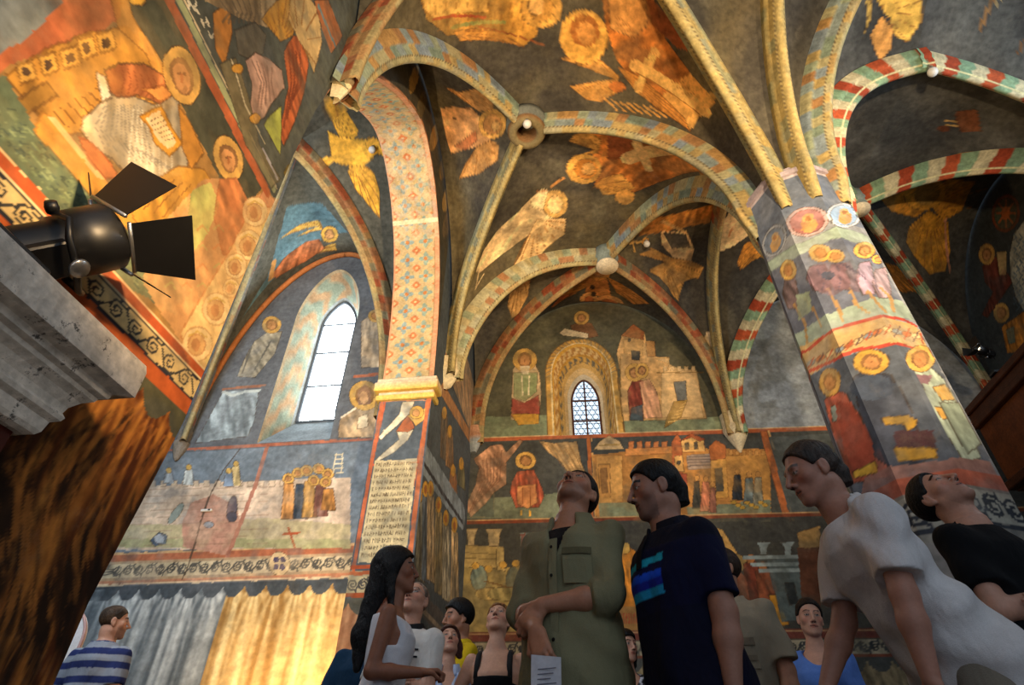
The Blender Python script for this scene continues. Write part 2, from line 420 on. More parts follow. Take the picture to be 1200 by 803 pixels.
def paint_wall_left(s):
    p = s.p; v, z = p[:, 0], p[:, 1]
    near = v < -2.3; side = v > 1.8
    s.col[side & (z < 9)] = C('4d555c')
    # ---------- near stretch: ground of the big scene
    k = np.nonzero(near & (z > 2.45) & (z < 3.95))[0]; s.blend(k, C('a37a42'))
    k = np.nonzero(near & (z > 3.95))[0]; s.blend(k, C('55564a'))
    s.crop(0, 0)
    s.poly([(-60, -60), (380, -60), (380, 60), (330, 90), (200, 130), (-60, 260)], 'a85f3c', outline=None, streak=(.6, 9, .2))
    s.poly([(-60, -60), (200, -60), (200, 10), (60, 130), (-60, 220)], '7d8380', outline=None, streak=(.9, 12, .2))
    s.poly([(20, 240), (150, 150), (290, 100), (400, 85), (520, 220), (560, 330), (470, 360), (330, 420), (170, 420)], 'b07f36', outline='5a3a18', streak=(1.1, 14, .25))
    for (x, y) in ((80, 230), (150, 200), (215, 180), (270, 150), (330, 130)):
        s.poly([(x-28, y-22), (x+22, y-38), (x+36, y+18), (x-12, y+38)], 'c99a48', outline='5a3a18')
        s.poly([(x-12, y-10), (x+10, y-18), (x+18, y+10), (x-4, y+20)], '4e3a28', outline=None)
    for k in range(7): s.line([(170+k*22, 350-k*12), (215+k*22, 400-k*14)], 5, '6b4820')
    s.poly([(45, 320), (150, 255), (180, 300), (70, 370)], '8f6a30', outline='4a3018')
    # green marsh ground under the scene
    s.poly([(-80, 250), (20, 240), (100, 380), (180, 480), (300, 620), (430, 760), (600, 930), (590, 1010), (400, 900), (180, 690), (0, 480), (-80, 400)], '5d6a52', outline=None)
    for k in range(240):
        x = rng.uniform(-40, 480); y0 = x*1.07+rng.uniform(300, 440); s.line([(x, y0), (x+rng.uniform(4, 22), y0+rng.uniform(2, 24))], rng.uniform(3, 8), ['7b8a62', '3f4a40', '8b9a70', '4d5b50'][k % 4], .6)
    s.poly([(130, 350), (165, 370), (330, 560), (420, 660), (560, 800), (560, 860), (330, 660), (110, 420)], 'c08a3c', outline='7a5020')
    s.poly([(150, 365), (175, 370), (300, 520), (330, 570), (290, 540)], 'd8b080', outline=None)
    # dark ground band behind the haloes
    s.poly([(370, -60), (500, -60), (560, 60), (700, 310), (830, 580), (765, 660), (690, 560), (600, 390), (520, 230), (430, 80)], '4a4a3a', outline=None)
    s.poly([(340, -40), (400, -20), (420, 60), (520, 210), (560, 340), (520, 330), (460, 170), (370, 90)], 'b9843c', outline='5a3a1a', streak=(.9, 20, .25))
    s.ell(432, 0, 26, 18, 'd9a441')
    # seated writer in a pale cloak
    s.poly([(300, 340), (345, 290), (420, 300), (480, 330), (555, 290), (575, 380), (592, 480), (585, 545), (520, 565), (430, 560), (390, 540), (360, 500), (300, 470), (255, 410), (262, 370)], 'a89c84', streak=(.5, 22, .28))
    for k in range(12): s.line([(330+k*10, 330), (300+k*16, 400+k*8), (330+k*20, 470+k*6)], 3.5, '6f6a60', .55)
    for k in range(8): s.line([(420+k*14, 340+k*4), (410+k*18, 430), (400+k*20, 545)], 4, 'd8d2bd', .5)
    s.poly([(300, 225), (330, 240), (352, 310), (322, 320)], 'd6cdb8')
    s.poly([(330, 220), (370, 200), (450, 198), (510, 235), (548, 290), (500, 325), (430, 300), (370, 305), (345, 290)], 'a9663a', streak=(.4, 25, .3))
    for k in range(6): s.line([(380+k*20, 210+k*6), (390+k*22, 250+k*8), (380+k*20, 290+k*4)], 4, '7a4424', .7)
    s.poly([(450, 280), (510, 268), (545, 300), (500, 318)], 'd2904a', outline='6a3a1a')
    s.poly([(440, 365), (505, 330), (540, 400), (575, 450), (530, 492), (485, 448), (470, 400)], 'c58a2c', outline='5f3d12')
    s.poly([(458, 372), (500, 348), (535, 412), (555, 448), (528, 470), (494, 432)], 'd9c29a', outline=None)
    for k in range(6): s.line([(470+k*9, 382+k*12), (510+k*8, 362+k*14)], 3, '6a5a40')
    s.poly([(250, 430), (290, 450), (350, 510), (375, 560), (330, 560), (270, 490)], 'b5673a', outline='5a2e18')
    s.poly([(380, 560), (470, 540), (500, 580), (480, 610), (400, 600)], '9c6a28', outline=None)
    s.poly([(400, 610), (560, 520), (640, 530), (660, 560), (560, 680), (470, 740), (420, 690)], 'c8923c', outline='6a441a', streak=(.8, 18, .25))
    for k in range(5): s.line([(420+k*30, 640+k*14), (520+k*26, 560+k*6)], 4, '8a5f2a')
    s.poly([(560, 330), (600, 390), (640, 480), (600, 530), (575, 470)], 'b98136', outline='5a3a18')
    s.head(570, 236, 56, 96, -14, eyes=True); s.head(717, 497, 44, 76, -16, eyes=True)
    # lower right: pale draperies and a foliage ground
    s.poly([(520, 690), (640, 560), (700, 560), (760, 640), (830, 600), (900, 640), (860, 760), (800, 900), (720, 1120), (640, 1250), (560, 1060), (440, 880)], 'cf9a63', outline=None, streak=(1.0, 10, .2))
    s.poly([(600, 600), (660, 570), (690, 640), (650, 730), (600, 800), (560, 780), (590, 690)], '9fa05c', outline=None, streak=(.3, 20, .25))
    s.poly([(690, 560), (745, 560), (800, 680), (770, 800), (700, 800), (670, 680)], 'c27a48', outline='8a5230', streak=(1.2, 20, .25))
    s.poly([(830, 590), (880, 650), (850, 740), (800, 760), (780, 690)], 'dc9a6a', outline='9a5f3a')
    for k in range(20): x, y = 520+(k % 5)*50, 720+(k//5)*60; s.line([(x, y), (x+18, y-14), (x+30, y+6)], 6, 'a8ab62' if k % 2 else 'b97040', .6)
    # the slanting red and green border
    s.line([(470, -120), (530, 0), (680, 290), (838, 600)], 24, 'b5623a'); s.line([(505, -120), (562, 0), (705, 290), (858, 590)], 16, 'a5a878'); s.line([(518, -120), (578, 0), (720, 290), (868, 590)], 4, 'e0c89a')
    # white letters on the dark strip
    for q in ([(590, 4), (612, 30)], [(592, 30), (596, 6)], [(610, 30), (616, 6)], [(608, 18), (622, 40)], [(632, 62), (640, 84)], [(648, 58), (656, 80)], [(636, 74), (652, 68)], [(654, 100), (664, 120), (672, 104)]):
        s.line(q, 5, 'e6d8b4')
    # upper right: draped figures
    s.poly([(668, 40), (720, 10), (728, 100), (706, 212), (676, 150)], 'c3803a', outline='5a3a1a')
    s.poly([(640, 0), (850, -40), (1000, -40), (960, 40), (840, 90), (760, 60)], 'a0845c', outline=None, streak=(.8, 14, .3))
    for k in range(9): s.line([(690+k*18, 0), (720+k*14, 40), (700+k*16, 70)], 4, '6a5a44', .6)
    s.poly([(735, 95), (800, 70), (835, 110), (825, 170), (790, 190), (750, 170)], '6c6350', outline='3a3226')
    s.poly([(770, 190), (800, 165), (850, 190), (885, 220), (893, 275), (850, 330), (830, 370), (800, 380), (785, 330), (790, 260)], 'c49a80', streak=(1.2, 20, .2))
    for k in range(5): s.line([(790+k*16, 190+k*6), (820+k*8, 260), (805+k*14, 350-k*12)], 4, '8d6c58', .7)
    s.poly([(890, 160), (920, 110), (952, 120), (968, 200), (955, 290), (925, 380), (890, 460), (876, 420), (905, 270)], 'a0532c', streak=(1.3, 22, .25))
    for k in range(4): s.line([(905+k*12, 160), (915+k*10, 260), (890+k*10, 400-k*30)], 4, '6f341c', .7)
    s.poly([(828, 392), (850, 360), (882, 332), (884, 400), (880, 485), (852, 440)], 'a5a84c')
    s.poly([(690, 200), (740, 180), (775, 290), (800, 380), (812, 450), (880, 560), (850, 590), (770, 450)], '75694a', outline='3a3226')
    s.line([(728, 190), (770, 330), (830, 450)], 4, 'c8b890'); s.line([(826, 470), (870, 560)], 5, 'a5a0a0')
    for (x, y) in ((745, 215), (800, 372)): s.ell(x, y, 18, 16, 'c99038')
    s.wing([(880, 130), (820, 60), (850, 20), (900, -20), (930, 40), (920, 110)], 'b98232'); s.wing([(940, 130), (905, 60), (910, 0), (950, -30), (1000, 30), (1010, 130), (985, 230), (960, 160)], 'c9a56a')
    s.poly([(985, 0), (1030, 0), (1075, 110), (1040, 170), (1010, 90)], 'a5643a'); s.line([(1000, 20), (1050, 140)], 5, '6a7c78')
    # foliage border running up beside the arch
    s.poly([(890, 540), (960, 440), (1040, 330), (1060, 360), (1000, 470), (910, 620)], '7d6a30', outline='4a3a1a')
    for k in range(8): x, y = 905+k*17, 560-k*27; s.line([(x, y), (x+22, y-12), (x+30, y+10)], 6, 'c9a040', .8)
    # faces in linked rounds along the arris
    s.crop(0, 250)
    s.poly([(565, 380), (640, 250), (720, 120), (780, 0), (905, -40), (830, 160), (760, 320), (640, 500), (625, 480)], 'e0bb7c', outline='b06a38')
    for (x, y, r) in ((800, -5, 40), (780, 100, 42), (740, 165, 34), (678, 300, 44), (620, 410, 46), (725, 235, 26)):
        s.ell(x, y, r, r*1.15, 'e4c48a', outline='b0804c'); s.ell(x-3, y+3, r*.6, r*.72, 'd2a468', outline='a06a40'); s.ell(x-4, y+4, r*.32, r*.46, 'b98452', outline=None); s.line([(x-r*.6, y-r*.5), (x, y-r*.85), (x+r*.6, y-r*.45)], 6, 'c9a24c', .7); s.ell(x+r*.9, y+r*1.2, r*.4, r*.3, 'dcc07a', outline=None)
    # ---------- bands at dado height
    def band(z0, z1, c): s.uvpoly([(-6.5, z0), (-2.35, z0), (-2.35, z1), (-6.5, z1)], c, wob=.3)
    band(2.385, 2.455, 'b4552c'); band(2.378, 2.388, 'e8cf9a'); band(2.447, 2.457, 'e0c490'); band(2.165, 2.25, 'b95a2a')
    s.scroll((-6.5, 0), (-2.35, 0), 2.25, 2.378, .135, '3c3a38', 'd2b67c', .0115)
    s.uvline([(-6.5, 2.255), (-2.35, 2.255)], .012, '2e2e34'); s.uvline([(-6.5, 2.372), (-2.35, 2.372)], .012, '2e2e34')
    curtain(s, near & (z < 2.165), 2.165, lambda q: q[:, 0], 'c98438', ring=.21, depth=.10, dark='55523a', freq=9, amp=.5, fold_col='5a2c10')
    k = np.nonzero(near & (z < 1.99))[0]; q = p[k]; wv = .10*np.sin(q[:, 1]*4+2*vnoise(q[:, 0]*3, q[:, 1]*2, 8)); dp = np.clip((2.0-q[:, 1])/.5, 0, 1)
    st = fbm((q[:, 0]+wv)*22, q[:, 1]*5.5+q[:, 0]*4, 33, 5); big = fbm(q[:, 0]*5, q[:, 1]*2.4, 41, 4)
    w = np.clip((st*.6+big*.5-.50-(1-dp)*.10)*6, 0, 1)*.92; s.col[k] = s.col[k]*(1-w[:, None])+C('24160c')*w[:, None]  # dark patches thinned near the top: lamplight put into the colour
    st2 = fbm((q[:, 0]+wv)*38, q[:, 1]*8, 53, 4); w = np.clip((st2-.55)*7, 0, 1)*.65; s.col[k] = s.col[k]*(1-w[:, None])+C('c27a34')*w[:, None]
    # ---------- wall beyond the arch: rows of standing saints
    s.crop(480, 420, 2.508)
    s.poly([(85, 95), (98, 70), (190, 235), (185, 262)], 'a87a52', outline='4a3020'); s.poly([(120, 60), (160, -40), (200, 120), (185, 235)], '9a8266', outline=None)
    for k in range(5): s.line([(130+k*11, 20+k*10), (150+k*8, 130+k*20)], 3, 'c79a72', .6)
    for (x, y, h, c) in ((102, 160, 150, '6a5a48'), (118, 215, 120, '8a6a4a'), (128, 330, 70, 'a06a42'), (152, 310, 80, '6f6a4e')):
        s.poly([(x-9, y), (x+9, y+10), (x+12, y+h), (x-12, y+h-20)], c, streak=(.1, 30, .3)); s.ell(x, y, 7, 19, 'c09040')
    s.line([(40, 290), (95, 375), (155, 465)], 24, '8794a0'); s.line([(44, 312), (98, 398), (155, 482)], 4, '3a3a40')
    for (x, y, h, c) in ((30, 400, 260, '7d7a6a'), (47, 385, 280, '5b6674'), (62, 384, 280, 'a08a6a'), (85, 430, 270, '8a7a58'), (107, 470, 250, 'a39a84'), (132, 490, 240, 'b59a72')):
        s.poly([(x-10, y+10), (x+10, y+24), (x+13, y+h), (x-12, y+h-14)], c, streak=(.1, 34, .35)); s.line([(x, y+40), (x+2, y+h-20)], 3, '3d3a38', .6); s.ell(x, y, 9, 24, 'c0923e'); s.ell(x, y+2, 4, 13, '9a6238', outline=None)
    s.line([(10, 690), (60, 745), (95, 780)], 22, '5f5a5a'); s.line([(20, 720), (95, 800)], 5, '9a8a78')
    k = np.nonzero(side & (z < 2.2))[0]; s.blend(k, C('7a6a58'))
    # ornament hugging the arch above
    u = np.abs(z-np.interp(v, AP[:, 0], AP[:, 1])); k = np.nonzero((v > -2.3) & (v < 1.87) & (z > 5))[0]
    s.blend(k, C('4a4334')); k = np.nonzero((v > -2.3) & (v < 1.87) & (z > 5) & (u < .06))[0]; s.blend(k, C('c98a62'))
    s.crop(300, 0)
    for (x, y, c) in ((495, 250, 'b08a48'), (520, 330, '6a5a3a'), (560, 430, 'a07a40'), (590, 520, '7a6038'), (600, 620, 'a8844a'), (600, 700, '6d5a40')): s.ell(x, y, 13, 46, c, 12)

# ============================================================ chancel arch soffit and pier
def build_arch():
    t = AP; n = len(t); nw = 40
    d = np.r_[0, np.cumsum(np.linalg.norm(np.diff(t, axis=0), axis=1))]
    w = np.linspace(0, .75, nw)
    I, Wd = np.meshgrid(np.arange(n), w, indexing='ij')
    # finer run along the curve
    m = 620; dd = np.linspace(0, d[-1], m); tv = np.interp(dd, d, t[:, 0]); tz = np.interp(dd, d, t[:, 1])
    I, Wd = np.meshgrid(np.arange(m), w, indexing='ij')
    V = Wa(-4.7-Wd, tv[I], tz[I]).reshape(-1, 3); S = dd[I].ravel(); X = Wd.ravel()/.75
    col = np.tile(C('bda070'), (len(V), 1))
    def put(k, c, a=.85): col[k] = col[k]*(1-a)+C(c)*a
    per = .30; ph = ((S[:]+.02) % per)/per; row = np.floor((S+.02)/per)
    for j, xc in enumerate((.30, .70)):
        dx = (X-xc)*.75; dy = (ph-.5)*per; r = np.hypot(dx, dy); th = np.arctan2(dy, dx)
        pet = r < .118*(.72+.28*np.cos(4*th)); put(pet & (r > .035), '7f9484' if j == 0 else '7a8f8c'); put(r < .032, 'b0642c')
        put((r > .10) & (r < .118) & ~pet, 'b9a060', .6)
    for xc in (.06, .5, .94):
        dx = (X-xc)*.75; dy = ((((S+.02+per/2) % per)/per)-.5)*per; r = np.abs(dx)+np.abs(dy)
        put(r < .075, 'bd683a'); put(r < .03, 'd9ba80')
    put((X < .10) | (X > .95), 'c98a64'); put((np.abs(X-.112) < .010) | (np.abs(X-.94) < .008), '9a7a50')
    top = S > d[-1]*.42; k = top & (S < d[-1]*.70); mix = fbm(S*9, X*9, 3); put(k & (mix > .52), 'c9b08c', .5); put(k & (mix < .42), 'a9a498', .4)
    seam = np.abs(S-d[-1]*.665) < .035; put(seam, 'e3cda0', .9)
    me = np_mesh('trim_1', V, grid_faces(m, nw), True, col); o = tag(link('trim_1', me, PAINTED), kind='structure')
    # the pier below the springing
    a = np.linspace(0, .75, 90); z = axis((0, 1.8, .05), (1.8, 5.1, .011))
    A, Zz = np.meshgrid(a, z, indexing='ij'); V = Wa(-4.7-A, 1.88, Zz).reshape(-1, 3)
    s = Surf(np.stack([-4.7-A, Zz], -1).reshape(-1, 2), C('565d62'), cast_vplane(1.88)); paint_pier(s)
    me = np_mesh('trim_2', V, grid_faces(len(a), len(z)), False, s.col); tag(link('trim_2', me, FRESCO), kind='structure')
    # capital: stepped moulding carried round the two visible sides
    b = MB()
    for (z0, z1, e) in ((5.02, 5.10, .05), (5.10, 5.16, .025), (5.16, 5.30, .085), (5.30, 5.37, .06)):
        c = W(-4.7-.375, 1.88+.10-e/2, (z0+z1)/2); rot = np.column_stack([U3, D3, Z3])
        b.box(c, (.75+2*e, .2+e, z1-z0), rot, .012)
    col = [C('d8b45c') if (5.02 <= v_[2] <= 5.10 or 5.15 < v_[2] < 5.24) else C('cfb592') for v_ in b.v]
    tag(b.build('trim_3', PAINTED, None, np.array(col)), kind='structure')

def paint_pier(s):
    z = s.p[:, 1]
    s.crop(400, 430, 6.175)
    s.poly([(265, 510), (330, 440), (420, 340), (440, 255), (530, 250), (500, 330), (410, 420), (285, 530)], 'd3c4a4', streak=(.9, 18, .15))
    s.poly([(232, 690), (330, 600), (420, 525), (400, 470), (525, 455), (480, 530), (380, 620), (255, 690)], 'd8c8a6', streak=(.9, 18, .15))
    s.poly([(395, 465), (440, 400), (485, 350), (530, 430), (530, 445), (480, 475)], 'a5603e')
    s.poly([(480, 350), (560, 330), (600, 300), (640, 270), (600, 380), (540, 430)], 'd9a858', outline='6a4420'); s.ell(545, 330, 52, 46, 'd2a04a', -20); s.ell(540, 335, 26, 26, 'c08a58')
    s.line([(318, 250), (265, 500), (200, 800)], 15, 'bd5f3c'); s.line([(645, 235), (600, 450), (550, 700), (520, 860)], 18, 'c4683f'); s.line([(205, 712), (560, 690)], 12, 'c05538'); s.line([(310, 252), (640, 240)], 6, 'c88a5a')
    # the long painted inscription
    z1, z0 = 4.10, 2.79; s.uvpoly([(-5.37, z0), (-4.80, z0), (-4.80, z1), (-5.37, z1)], 'd8c394')
    for r in range(15):
        zc = z1-.06-r*.083
        x = -5.34
        while x < -4.84:
            w = rng.uniform(.012, .028); h = rng.uniform(.03, .05)
            s.uvline([(x, zc-h/2), (x+w*.2, zc+h/2)], .011, '6a5a44', .8)
            if rng.random() < .7: s.uvline([(x, zc+rng.uniform(-.3, .4)*h), (x+w, zc+rng.uniform(-.4, .4)*h)], .010, '6a5a44', .75)
            if rng.random() < .55: s.uvline([(x+w, zc-h/2), (x+w*.9, zc+h/2)], .010, '7a6648', .75)
            x += w+.016
    s.uvline([(-5.41, 5.0), (-5.41, 2.72)], .05, 'b8623e'); s.uvline([(-4.75, 5.0), (-4.75, 2.72)], .055, 'bf6a42'); s.uvline([(-5.45, 2.74), (-4.70, 2.74)], .05, 'b8552f')
    s.uvpoly([(-5.45, 2.42), (-4.7, 2.42), (-4.7, 2.70), (-5.45, 2.70)], 'b9a880'); s.scroll((-5.45, 0), (-4.7, 0), 2.46, 2.63, .125, '55504a', 'c0ae84', .022)
    s.uvline([(-5.45, 2.43), (-4.7, 2.43)], .05, 'a5502c'); s.uvline([(-5.45, 2.67), (-4.7, 2.67)], .045, 'b0603a')
    curtain(s, z < 2.40, 2.40, lambda q: q[:, 0], 'b98a64', ring=.36, depth=.14, dark='5a5648', freq=7, amp=.4, fold_col='8a5a3c')

# ============================================================ wall_far
NU, NH, NB, NS, NT = -2.6, .57, 5.92, 7.28, 8.03        # niche: centre, half width, sill, spring, crown
def niche_curve(c, h, b, s, t, n=40, pointed=0.):
    a = np.linspace(math.pi, 0, n); x = c+h*np.cos(a); y = np.sin(a)
    if pointed: y = (1-np.abs(np.cos(a))**(2-pointed))**.62
    return np.vstack([[(c-h, z) for z in np.linspace(b, s, 14)[:-1]], np.stack([x, s+(t-s)*y], 1), [(c+h, z) for z in np.linspace(s, b, 14)[1:]]])
def wall_with_hole(a, z, hole, to3, extra=None):
    """grid over a x z minus the polygon `hole`; the rim is snapped onto the outline"""
    A, Zz = np.meshgrid(a, z, indexing='ij'); P = np.stack([A, Zz], -1).reshape(-1, 2)
    ins = in_poly(P, hole); F = grid_faces(len(a), len(z)); keep = ~ins[F].all(1); F = F[keep]
    rim = np.unique(F[ins[F].any(1)]); rim = rim[ins[rim]]
    H = np.vstack([hole, hole[:1]])
    for i in rim:
        best = None
        for q0, q1 in zip(H[:-1], H[1:]):
            ab = q1-q0; t = np.clip(((P[i]-q0)@ab)/max(ab@ab, 1e-12), 0, 1); c = q0+t*ab; d = ((P[i]-c)**2).sum()
            if best is None or d < best[0]: best = (d, c)
        P[i] = best[1]
    return to3(P), F, P
def build_wall_far():
    a = axis((-4.8, .6, .0165), (.6, 2.2, .03), (2.2, 5.0, .08)); z = axis((0, 1.6, .08), (1.6, 9.35, .0185), (9.35, 10, .1))
    hole = niche_curve(NU, NH, NB, NS, NT)
    V, F, P = wall_with_hole(a, z, hole, lambda P: Wa(P[:, 0], far_v(P[:, 0]), P[:, 1]))
    s = Surf(P, C('504d40'), cast_far); paint_wall_far(s)
    tag(link('wall_far', np_mesh('wall_far', V, F, False, s.col), FRESCO), kind='structure')
    # splayed reveal with painted bands
    inner = niche_curve(-2.56, .345, 5.95, 6.95, 7.50, pointed=.3); k = 26
    T = np.linspace(0, 1, k); n = len(hole)
    Vv = []; col = []
    per = np.r_[0, np.cumsum(np.linalg.norm(np.diff(hole, axis=0), axis=1))]
    for i in range(n):
        for t in T:
            q = hole[i]*(1-t)+inner[i]*t; Vv.append(W(q[0], far_v(q[0])+.36*t, q[1]))
            zig = ((per[i]/.16+abs(((t*3) % 1)-.5)*1.2) % 1) < .5
            c = C('c8963f') if t < .12 else C('a8763a' if zig else 'd4b070') if t < .34 else C('b98838') if t < .42 else C('6d6450' if zig else 'c79a4e') if t < .62 else C('c9a05a') if t < .8 else C('d9b67c')
            col.append(c)
    F = grid_faces(n, k); tag(link('trim_4', np_mesh('trim_4', Vv, F, True, np.array(col)), PAINTED), kind='structure')
    b = MB(); e = [W(q[0], far_v(q[0])+.36, q[1]) for q in inner]
    # pale stone surround, leaded casement
    root = empty('window_2', W(-2.56, far_v(-2.56)+.36, 5.95)); tag(root, kind='structure')
    gl = niche_curve(-2.56, .265, 5.95, 6.85, 7.36, pointed=.3)
    b = MB(); m = len(inner)
    vs = [W(q[0], far_v(q[0])+.345, q[1]) for q in inner]+[W(q[0], far_v(q[0])+.37, q[1]) for q in gl]
    b.raw(vs, [(i, i+1, m+i+1, m+i) for i in range(m-1)], True); part(b.build('window_surround', STONE_PLAIN), root)
    wood = mat_plain('window_wood', (.30, .15, .07), .5); b = MB()
    b.tube([W(q[0], far_v(q[0])+.36, q[1]) for q in gl], .022, 6)
    b.tube([W(-2.56, far_v(-2.56)+.36, 5.95), W(-2.56, far_v(-2.56)+.36, 7.36)], .018, 6)
    for zz in (6.42, 6.88): b.tube([W(-2.83, far_v(-2.83)+.36, zz), W(-2.29, far_v(-2.29)+.36, zz)], .018, 6)
    part(b.build('window_frame', wood), root)
    lead = MB()
    for r in range(13):
        for c_ in range(5):
            x = -2.56+(c_-2)*.118+(.059 if r % 2 else 0); zz = 6.0+r*.102
            hw = .265 if zz < 6.85 else .265*math.sqrt(max(0, 1-((zz-6.85)/.52)**1.6))
            if abs(x+2.56) > hw-.02: continue
            lead.tube([W(x+.056*math.cos(a), far_v(x)+.368, zz+.056*math.sin(a)) for a in np.linspace(0, 2*math.pi, 9)], .0065, 4, False)
    part(lead.build('lead_lattice', mat_plain('lead_came', (.20, .22, .25), .6)), root)
    g = MB(); g.raw([W(q[0], far_v(q[0])+.375, q[1]) for q in gl], [tuple(range(len(gl)))])
    part(g.build('window_pane', mat_glow('old_glass_daylight', (.62, .78, .95), 1.05)), root)
def part(o, root, label=None):
    o.parent = root; o.matrix_parent_inverse = Matrix.Translation(root.location).inverted() @ Matrix.Identity(4) if False else (Matrix.LocRotScale(root.location, root.rotation_euler, None)).inverted()
    if label: o['label'] = label
    return o
def mat_glow(name, col, strength):
    m = bpy.data.materials.new(name); m.use_nodes = True; nt = m.node_tree; b = nt.nodes['Principled BSDF']
    b.inputs['Base Color'].default_value = (*[c*.5 for c in col], 1); b.inputs['Roughness'].default_value = .2
    b.inputs['Emission Color'].default_value = (*col, 1); b.inputs['Emission Strength'].default_value = strength
    return m

def paint_wall_far(s):
    u, z = s.p[:, 0], s.p[:, 1]
    k = np.nonzero((u < .15) & (z > 5.86))[0]; s.blend(k, C('5c5842'))
    s.crop(600, 250)
    # green ground strips
    s.poly([(-130, 640), (122, 634), (122, 695), (-130, 704)], '7d8666', outline=None); s.poly([(330, 652), (450, 645), (672, 640), (690, 690), (330, 694)], '858c6a', outline=None)
    # bishop
    s.poly([(2, 490), (20, 470), (70, 470), (86, 500), (92, 570), (84, 650), (-4, 648), (0, 560)], 'd2b285'); s.poly([(4, 500), (80, 500), (78, 560), (40, 590), (6, 575)], '8b9466')
    s.poly([(0, 580), (40, 595), (84, 570), (88, 630), (60, 645), (-2, 640)], '93493a'); s.poly([(-4, 630), (86, 630), (84, 660), (20, 665)], 'c9973f')
    s.head(40, 460, 38, 36); s.poly([(24, 480), (58, 480), (50, 505), (32, 505)], 'd8c8a8', outline=None); s.line([(30, 510), (34, 570)], 4, 'e0d0a8'); s.line([(54, 510), (52, 570)], 4, 'e0d0a8')
    # writer in the crown of the wall
    s.poly([(184, 352), (220, 340), (250, 345), (272, 385), (240, 392), (190, 372)], '7a5536'); s.poly([(150, 376), (165, 362), (240, 378), (238, 392), (160, 384)], 'dcc59a'); s.head(218, 328, 24, 22)
    # tower, gatehouse and two meeting women
    s.poly([(328, 440), (345, 380), (380, 350), (416, 375), (420, 400), (448, 402), (452, 450), (492, 452), (492, 492), (575, 490), (612, 645), (345, 652), (340, 500)], 'd3a467', streak=(.2, 8, .12))
    s.poly([(343, 384), (380, 348), (416, 372), (412, 398)], 'a5653a'); s.poly([(350, 395), (412, 398), (410, 450), (352, 440)], 'cda063', outline='7a5a30')
    s.poly([(374, 430), (402, 432), (400, 462), (376, 460)], '44443e'); s.ell(368, 398, 5, 6, '44443e'); s.poly([(420, 400), (448, 402), (450, 450), (424, 450)], 'b9844a')
    s.poly([(450, 455), (492, 455), (492, 490), (470, 500), (468, 640), (600, 642), (580, 495), (520, 485)], 'dcb57c', outline='8a6a3a')
    for x in range(475, 580, 22): s.poly([(x, 480), (x+12, 480), (x+12, 496), (x, 496)], 'e0bc86', outline='8a6a3a')
    s.poly([(508, 530), (545, 526), (550, 585), (518, 588)], '6a6a64'); s.poly([(508, 590), (552, 585), (530, 640), (478, 675), (480, 655)], '9c7a3c')
    for k in range(6): s.line([(490+k*9, 655-k*11), (520+k*5, 650-k*11)], 3, 'd8b06a')
    s.line([(340, 450), (340, 640)], 4, '8a6a3a'); s.line([(455, 500), (600, 500)], 3, '8a6a3a')
    s.poly([(362, 560), (380, 520), (412, 525), (416, 570), (412, 640), (412, 652), (370, 648)], '7d3b2c', streak=(.1, 30, .3)); s.poly([(400, 530), (430, 520), (455, 560), (472, 640), (415, 645)], 'd29a72', streak=(.1, 30, .25)); s.poly([(375, 610), (410, 600), (412, 650), (370, 650)], '4c5658')
    s.head(385, 500, 30, 28); s.head(408, 494, 22, 24)
    # ring of ornament round the niche and the painted arch line
    t = np.linspace(math.pi, 0, 40); ring = lambda h, e: np.vstack([[(NU-h, NB)], [(NU+h*math.cos(a), NS+(NT-NS+e)*math.sin(a)) for a in t], [(NU+h, NB)]])
    s.uvline(ring(.64, .07), .12, 'c9994c'); s.uvline(ring(.70, .13), .02, '7a5a30'); s.uvline(ring(.585, .015), .03, 'e0c48c')
    for a in np.linspace(math.pi, 0, 26): s.uvline([(NU+.60*math.cos(a), NS+(NT-NS+.03)*math.sin(a)), (NU+.69*math.cos(a+.06), NS+(NT-NS+.11)*math.sin(a+.06))], .022, '7d6f54', .8)
    # plain repaired plaster to the right of the corbel
    k = np.nonzero((u > .03+(z-5.9)*.0) & (z > 5.88))[0]; s.blend(k, C('90979c'))
    st = np.nonzero((u > .05) & (z > 5.88) & (fbm(u*1.3, z*.9, 61) > .55))[0]; s.blend(st, C('9aa0a2'), .5)
    k = np.nonzero((u > .4) & (u < 1.1) & (z > 8.1+.25*np.sin(u*4)) & (z < 8.8))[0]; s.blend(k, C('8d9694'), .5)
    # ---- middle band
    s.uvline([(-4.8, 5.885), (5, 5.885)], .085, 'b4623c'); s.uvline([(-4.8, 5.93), (5, 5.93)], .018, 'd9b483')
    k = np.nonzero((z < 5.84) & (z > 4.34))[0]; s.blend(k, C('4a4a45'))
    s.crop(480, 500, 2.65)
    s.poly([(150, 230), (560, 200), (560, 290), (165, 285)], '767b62', outline=None); s.poly([(175, 210), (262, 205), (262, 282), (170, 282)], '5a5f52', outline='8a7a58')
    s.poly([(200, 100), (250, 60), (285, 55), (300, 80), (340, 40), (352, 46), (318, 90), (300, 110), (300, 180), (262, 205), (235, 240), (190, 282), (172, 250), (205, 180), (215, 130)], 'b28463', streak=(.6, 24, .3))
    for k in range(7): s.line([(215+k*12, 110-k*6), (225+k*9, 170), (185+k*10, 270-k*12)], 3.5, '75503a', .6)
    s.poly([(402, 45), (450, 52), (520, 45), (530, 100), (548, 150), (500, 150), (470, 110), (430, 80)], 'c79c62', streak=(.4, 24, .3))
    for k in range(5): s.line([(420+k*18, 52), (450+k*16, 90), (490+k*12, 140)], 3.5, '8a6238', .6)
